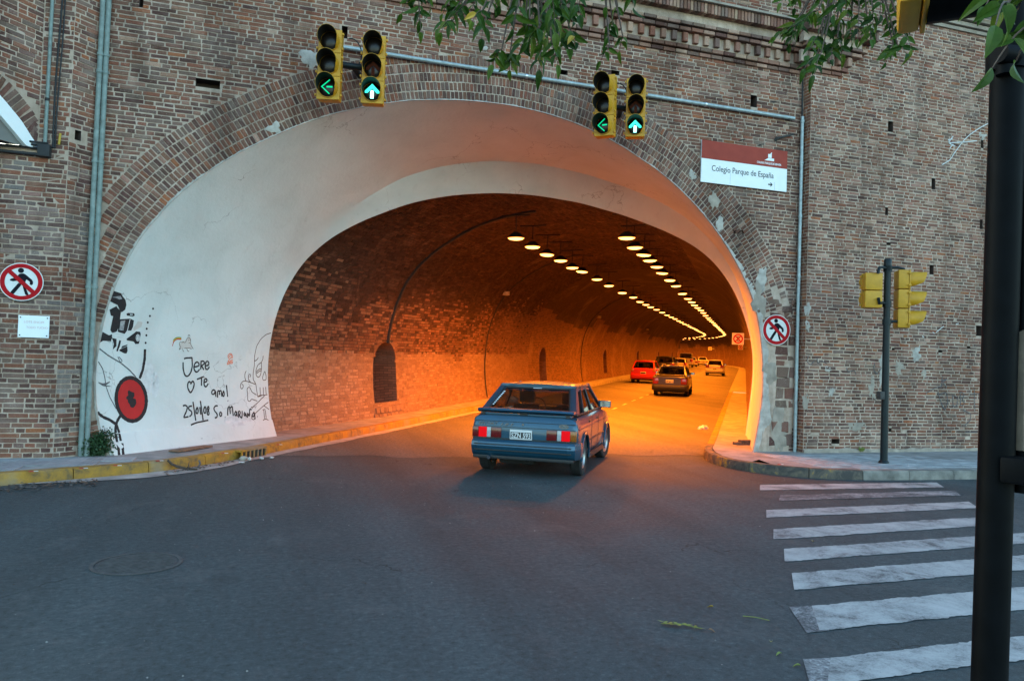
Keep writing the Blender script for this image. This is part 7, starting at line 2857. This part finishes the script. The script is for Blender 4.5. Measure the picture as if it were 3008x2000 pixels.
# left sprig
branch('small dark sprig of leaves hanging left of the main foliage at top', [(1225, -60, 1232, 60, 3), (1225, -40, 1180, 40, 2), (1228, -20, 1236, 95, 2), (1232, -30, 1262, 20, 2)], 4.6, 1, (1240, -160), .15, .75)
tw = []
for (x0, y0, x1, y1, p) in [(1400, -40, 1335, 30, 3), (1340, -10, 1300, 40, 3), (1420, -30, 1380, 40, 3), (1460, -40, 1440, 30, 3), (1500, -60, 1470, 20, 3), (1370, 10, 1325, 75, 2), (1350, 20, 1300, 95, 3), (1330, 60, 1295, 80, 2), (1410, 30, 1385, 60, 2), (1430, 60, 1420, 110, 2), (1540, -30, 1510, 50, 3), (1560, -20, 1560, 60, 3), (1600, -40, 1600, 40, 3), (1640, -30, 1650, 40, 3), (1520, 20, 1500, 90, 2), (1590, 30, 1590, 90, 3), (1625, 50, 1600, 110, 3), (1660, 20, 1680, 70, 3), (1690, -20, 1700, 40, 3), (1580, 80, 1550, 130, 3), (1640, 80, 1640, 140, 3), (1650, 90, 1665, 150, 3), (1600, 100, 1585, 165, 3), (1545, 110, 1530, 165, 2), (1480, 140, 1450, 190, 3), (1500, 150, 1495, 205, 3), (1590, 140, 1580, 210, 3), (1620, 130, 1640, 190, 3), (1680, 90, 1695, 130, 3), (1560, 60, 1545, 110, 2), (1620, -10, 1635, 90, 3), (1655, -20, 1640, 60, 3)]:
    tw.append((x0 + rng.uniform(-6, 6), y0 + rng.uniform(-6, 6), x1 + rng.uniform(-6, 6), y1 + rng.uniform(-6, 6), p))
branch('large leafy branch hanging over the middle of the arch', tw, 4.3, 2, (1560, -260), .35, .80, .012)
branch('thin trailing leaf sprays right of the large middle branch', [(1790, -40, 1780, 20, 2), (1815, 20, 1800, 60, 2), (1800, 70, 1785, 110, 3), (1830, 110, 1820, 150, 2), (1790, 140, 1765, 180, 2), (1850, -30, 1860, 20, 2)], 4.6, 3, (1760, -200), .2, .7)
tw = []
for (x0, y0, x1, y1, p) in [(2330, -30, 2290, 10, 3), (2360, -40, 2330, 20, 3), (2420, -30, 2400, 30, 3), (2460, -30, 2450, 40, 3), (2500, -40, 2500, 30, 3), (2540, -30, 2550, 30, 3), (2590, -40, 2590, 40, 3), (2630, -20, 2640, 50, 3), (2400, 30, 2360, 60, 3), (2380, 50, 2310, 90, 3), (2340, 70, 2280, 115, 3), (2330, 80, 2320, 130, 3), (2420, 50, 2410, 110, 3), (2470, 50, 2450, 120, 3), (2520, 40, 2520, 110, 3), (2560, 40, 2570, 100, 3), (2610, 50, 2620, 110, 3), (2400, 100, 2370, 160, 3), (2420, 120, 2400, 190, 3), (2440, 130, 2440, 180, 3), (2460, 110, 2470, 160, 3), (2500, 90, 2500, 130, 3), (2550, 80, 2560, 120, 3), (2410, 160, 2390, 215, 3), (2400, 170, 2365, 200, 2), (2640, 60, 2660, 110, 3), (2650, 90, 2680, 140, 2), (2620, 130, 2600, 185, 3), (2640, 130, 2660, 155, 2), (2660, 30, 2670, 80, 3), (2480, -20, 2490, 60, 3)]:
    tw.append((x0 + rng.uniform(-6, 6), y0 + rng.uniform(-6, 6), x1 + rng.uniform(-6, 6), y1 + rng.uniform(-6, 6), p))
branch('leafy branch hanging over the broken end of the cornice', tw, 4.9, 4, (2520, -260), .3, .76)
branch('few large shaded leaves in front of the thick black post at right', [(3030, -60, 2950, 20, 3), (3040, -40, 2990, 30, 3), (2960, -50, 2895, 20, 3), (3050, 60, 2915, 200, 2), (3060, 80, 2985, 180, 1), (2960, 10, 2925, 75, 2)], 1.75, 5, (3090, -160), .08, .62)

# ================================================================== small things on the ground
rng = random.Random(91)


def small(name, label, cat, p, group=None):
    return thing(name, label, cat, p, 0, group)


# manhole
c = at_z(402, 1655, 0)
t = small('manhole_cover', 'round ribbed iron manhole cover in the asphalt at lower left', 'manhole cover', (c.x, c.y, 0))
mb = MB(); ring_poly(mb, .305, .335, Matrix.Translation((c.x, c.y, 0)), 0.002, .006, 40); mb.build('rim', M_['manhole'], t)
mb = MB(); disc(mb, .295, Matrix.Translation((c.x, c.y, 0)), .001, .0035, 40); mb.build('cover', M_['manhole'], t)
for i in range(13):
    k = -.24 + i * .04
    h = math.sqrt(max(0, .27 ** 2 - k * k))
    Mr = Matrix.Translation((c.x, c.y, 0)) @ Matrix.Rotation(R(28), 4, 'Z')
    mb = MB(); mb.box(-h, h, k - .011, k + .011, .0036, .0085, 0, Mr); mb.build('rib', M_['manhole'], t)
# storm drain inlet in the kerb
a, b = at_z(703, 1340, .06), at_z(773, 1327, .06)
d_ = (b - a).normalized(); n_ = V((d_.y, -d_.x, 0))
t = small('drain_inlet', 'yellow barred storm drain opening in the left kerb', 'drain', a)
Md = Matrix(((d_.x, -n_.x, 0, a.x), (d_.y, -n_.y, 0, a.y), (0, 0, 1, 0), (0, 0, 0, 1)))
Ld = (b - a).length
mb = MB(); mb.box(-.01, Ld + .01, -.035, -.030, .0, .128, 0, Md); mb.build('opening', M_['dark_inside'], t)
for i in range(7):
    x = Ld * i / 6
    mb = MB(); mb.box(x - .014, x + .014, -.055, -.031, .0, .13, 0, Md); mb.build('bar', M_['yellow_kerb'], t)
mb = MB(); mb.box(-.03, Ld + .03, -.056, .10, .128, .156, 0, Md); mb.build('lintel', M_['yellow_kerb'], t)
# rubbish under the inlet
for px, py, s_, m, lb in ((715, 1352, (.14, .05, .07), 'render_grey', 'grey stone lying under the drain bars'), (733, 1353, (.06, .06, .06), 'paste_beige', 'round pale can lying by the drain bars'), (768, 1349, (.12, .05, .04), 'paper', 'crumpled pale wrapper at the right of the drain'), (798, 1346, (.07, .05, .03), 'paper', 'white scrap of paper beyond the drain'), (711, 1359, (.09, .03, .012), 'board_white', 'flat white scrap just below the drain stone')):
    p = at_z(px, py, .01)
    bm = bmesh.new(); bmesh.ops.create_icosphere(bm, subdivisions=2, radius=.5)
    for v in bm.verts:
        k = 1 + .35 * nz(v.co.x * 3 + px, v.co.y * 3, v.co.z * 3)
        v.co = V((v.co.x * s_[0] * k, v.co.y * s_[1] * k, v.co.z * s_[2] * k))
    me = bpy.data.meshes.new('litter'); bm.to_mesh(me); bm.free(); me.materials.append(M_[m])
    o = link('litter', me); o.location = (p.x, p.y, .012 + s_[2] * .42); o.rotation_euler = (0, 0, rng.uniform(0, 3))
    tag(o, lb, 'litter')
# crumpled bag by the right kerb inside, brick chunk and board
p = at_z(2066, 1263, .05)
bm = bmesh.new(); bmesh.ops.create_icosphere(bm, subdivisions=3, radius=.5)
for v in bm.verts:
    k = 1 + .55 * nz(v.co.x * 4, v.co.y * 4, v.co.z * 4)
    v.co = V((v.co.x * .30 * k, v.co.y * .18 * k, v.co.z * .17 * k))
me = bpy.data.meshes.new('bag'); bm.to_mesh(me); bm.free(); me.materials.append(M_['paper'])
o = link('plastic_bag', me); o.location = (p.x, p.y, .09); tag(o, 'crumpled white plastic bag on the road by the right tunnel kerb', 'bag')
pa = at_z(2183, 1303, .17)
mb = MB(); mb.bbox(pa.x - .21, pa.x + .20, pa.y - .08, pa.y + .07, .15, .205, .012); mb.bbox(pa.x - .08, pa.x + .2, pa.y - .06, pa.y + .07, .2055, .25, .012)
tag(mb.build('concrete_chunk', M_['stone_dark'], None, smooth=35), 'dark broken concrete block on the right pavement at the portal', 'rubble')
pb_ = at_z(2145, 1261, .16)
mb = MB(); mb.bbox(pb_.x - .42, pb_.x + .42, pb_.y - .05, pb_.y + .05, .155, .175, .006)
tag(mb.build('board', M_['wood'], None, smooth=35), 'thin brown board lying on the right pavement inside the arch', 'board')
# plank, twigs on the left
pa, pb_ = at_z(521, 1328, .155), at_z(622, 1312, .155)
d_ = (pb_ - pa).normalized()
Mp = Matrix(((d_.x, -d_.y, 0, pa.x), (d_.y, d_.x, 0, pa.y), (0, 0, 1, .155), (0, 0, 0, 1)))
mb = MB(); mb.bbox(0, (pb_ - pa).length, -.02, .16, 0, .022, .004, 0, Mp)
tag(mb.build('plank', M_['wood'], None, smooth=35), 'brown wooden plank lying on the left pavement by the plaster wall', 'plank')
tw = [at_z(493, 1351, .16), at_z(503, 1366, .09), at_z(520, 1368, .06), at_z(545, 1379, .02), at_z(580, 1378, .02)]
mb = MB(); mb.tube(smooth_poly(tw, 1), [.016, .018, .02, .018, .012], 7); mb.tube([tw[3], at_z(553, 1370, .07), at_z(556, 1356, .12)], [.012, .008, .005], 6)
tag(mb.build('fallen_stick', M_['twig'], None, smooth=60), 'crooked dry stick leaning on the yellow kerb', 'stick')
mb = MB(); mb.tube([at_z(585, 1352, .10), at_z(588, 1362, .06), at_z(582, 1372, .02)], [.012, .016, .014], 7)
tag(mb.build('fallen_stick', M_['stone_dark'], None, smooth=60), 'short grey stick against the kerb, right of the crooked one', 'stick')
# scraps of red and white tape on the kerb edge
for i, (px, py) in enumerate(((98, 1383), (245, 1374), (345, 1366), (468, 1352), (660, 1330), (820, 1305), (2293, 1363))):
    p = at_z(px, py, .158)
    mb = MB(); mb.box(-.045, .0, -.025, .025, 0, .006); mb.box(.001, .05, -.022, .022, 0, .005, 1)
    o = mb.build('tape_scrap', [M_['tape_red'], M_['paper']]); o.location = (p.x, p.y, .153); o.rotation_euler = (0, 0, rng.uniform(-.4, .6))
    where = ('farthest left on the yellow kerb', 'on the yellow kerb below the pier', 'on the yellow kerb below the weeds', 'on the yellow kerb above the crooked stick', 'on the kerb left of the drain', 'on the kerb right of the drain', 'on the dirty kerb at the right of the portal')[i]
    tag(o, 'scrap of red and white tape ' + where, 'litter', 'tape scraps on the kerbs')
# leaf litter heap along the left kerb
mb = MB()
for i in range(420):
    px = rng.uniform(-20, 285); py = 1436 - px * .075 + rng.gauss(0, 5)
    if rng.random() < .35:
        px = rng.uniform(480, 690); py = 1392 - (px - 480) * .17 + rng.gauss(0, 3)
    p = at_z(px, py, .01)
    s_ = rng.uniform(.012, .04); a = rng.uniform(0, 6.3)
    q = V((p.x, p.y, rng.uniform(.008, .035)))
    e1, e2 = V((math.cos(a), math.sin(a), rng.uniform(-.3, .3))) * s_, V((-math.sin(a), math.cos(a), rng.uniform(-.3, .3))) * s_ * .5
    mb.add([q - e1, q - e2, q + e1, q + e2], [(0, 1, 2, 3)], rng.choice([0, 0, 1, 2, 2]))
o = mb.build('leaf_litter', [M_['twig'], M_['wood'], M_['stone_dark']], kind='stuff'); o['label'] = 'dark rotting leaf litter along the left kerb'
# weeds at the foot of the pipes
bp = at_z(287, 1336, .15)
t = small('weed_bush', 'bushy green weed growing at the foot of the grey downpipes', 'weed', (bp.x, bp.y, .15))
mb = MB(); st_ = MB()
for i in range(70):
    a = rng.uniform(0, 6.28); rr = abs(rng.gauss(0, .11)); h = rng.uniform(.12, .40) * (1 - .5 * rr / .4)
    q0 = V((bp.x + rr * .4 * math.cos(a), bp.y + rr * .25 * math.sin(a), .15)); q1 = V((bp.x + rr * 1.5 * math.cos(a), bp.y + rr * .7 * math.sin(a) - .03, .15 + h))
    st_.tube([q0, q0.lerp(q1, .5) + V((0, 0, .04)), q1], [.004, .003, .002], 4)
    for k in range(34):
        f = rng.uniform(.15, 1.05)
        p = q0.lerp(q1, f) + V((rng.gauss(0, .03), rng.gauss(0, .03), rng.gauss(0, .025)))
        d1 = V((rng.gauss(0, 1), rng.gauss(0, 1), rng.gauss(.2, .8))).normalized(); d2 = d1.cross(V((rng.gauss(0, 1), rng.gauss(0, 1), rng.gauss(0, 1)))).normalized()
        L = rng.uniform(.022, .045)
        mb.add([p, p + d1 * L * .5 + d2 * L * .40, p + d1 * L, p + d1 * L * .5 - d2 * L * .40], [(0, 1, 2, 3)])
mb.build('foliage', M_['bush'], t, kind='stuff'); st_.build('stems', M_['bush'], t)
p = at_z(2448, 1316, .15)
t = small('weed', 'tiny bright green weed at the foot of the pale brick wall', 'weed', (p.x, YW - .06, .15))
mb = MB()
for i in range(16):
    a = rng.uniform(0, 6.28); d1 = V((math.cos(a) * .5, math.sin(a) * .4, rng.uniform(.5, 1.2))).normalized(); d2 = d1.cross(V((rng.random(), rng.random(), .2))).normalized()
    b0 = V((p.x, YW - .06, .15)) + d1 * .03
    mb.add([b0, b0 + d1 * .05 + d2 * .018, b0 + d1 * .10, b0 + d1 * .05 - d2 * .018], [(0, 1, 2, 3)])
mb.build('leaves', M_['leaf_pale'], t)
# wilted twig and loose leaves on the asphalt
p0, p1 = at_z(1942, 1830, .008), at_z(2062, 1845, .008)
t = small('fallen_twig', 'wilted green twig with small leaves lying on the road', 'twig', p0)
mb = MB(); mb.tube([p0, p0.lerp(p1, .5) + V((0, .01, .01)), p1], .003, 5); mb.build('stem', M_['leaf_pale'], t)
for i in range(26):
    f = rng.choice([rng.uniform(.08, .38), rng.uniform(.5, .98)])
    p = p0.lerp(p1, f) + V((rng.gauss(0, .012), rng.gauss(0, .02), .006))
    a = rng.uniform(0, 6.28)
    mb = MB(); e1 = V((math.cos(a), math.sin(a), rng.uniform(-.1, .3))) * rng.uniform(.016, .028); e2 = V((-math.sin(a), math.cos(a), rng.uniform(-.2, .3))) * .011
    q = p + V((0, 0, .006)); mb.add([q - e1, q + e2, q + e1, q - e2], [(0, 1, 2, 3)]); mb.build('leaf', M_['leaf_pale'], t)
for i, (px, py, m, lb) in enumerate(((2297, 1919, 'leaf_pale', 'pale yellow green leaf lying on the road near the last stripes'), (2353, 1956, 'leaf_pale', 'small green leaf on the road beside the nearest stripe'), (2096, 1783, 'leaf_yellow', 'single yellowish leaf on the road left of the sixth stripe'), (2264, 1887, 'leaf_pale', 'tiny pale leaf on the road just above the larger pale one'), (2080, 1850, 'wood', 'small brown leaf lying right of the wilted twig'), (2386, 1590, 'leaf_yellow', 'thin yellow leaf between the fourth and fifth stripes'))):
    p = at_z(px, py, .008)
    me = LEAVES[1].copy(); me.materials.clear(); me.materials.append(M_[m])
    o = link('fallen_leaf', me); o.location = (p.x, p.y, .012); o.rotation_euler = (R(4), R(6), rng.uniform(0, 6)); o.scale = (.55, .55, .55)
    tag(o, lb, 'leaf', 'fallen leaves on the road')
p0, p1 = at_z(2182, 1808, .008), at_z(2260, 1821, .008)
mb = MB(); mb.tube([p0, p0.lerp(p1, .5) + V((0, 0, .006)), p1], .003, 5)
tag(mb.build('straw', M_['leaf_pale'], None), 'thin dry straw lying on the road below the sixth stripe', 'straw')
# grit and scraps of the road
mb = MB()
for i in range(900):
    x = rng.uniform(-4, 9); y = rng.uniform(3.0, 12.5)
    q = V((x, y, .002)); s_ = rng.uniform(.003, .009)
    a = rng.uniform(0, 6.28)
    mb.add([q + V((math.cos(a + k * 2.1) * s_, math.sin(a + k * 2.1) * s_, 0)) for k in range(3)] + [q + V((0, 0, s_ * .9))], [(0, 1, 3), (1, 2, 3), (2, 0, 3)], rng.choice([0, 0, 0, 1, 2]))
o = mb.build('grit', [M_['stone_dark'], M_['concrete'], M_['twig']], kind='stuff'); o['label'] = 'small stones and grit scattered on the asphalt'
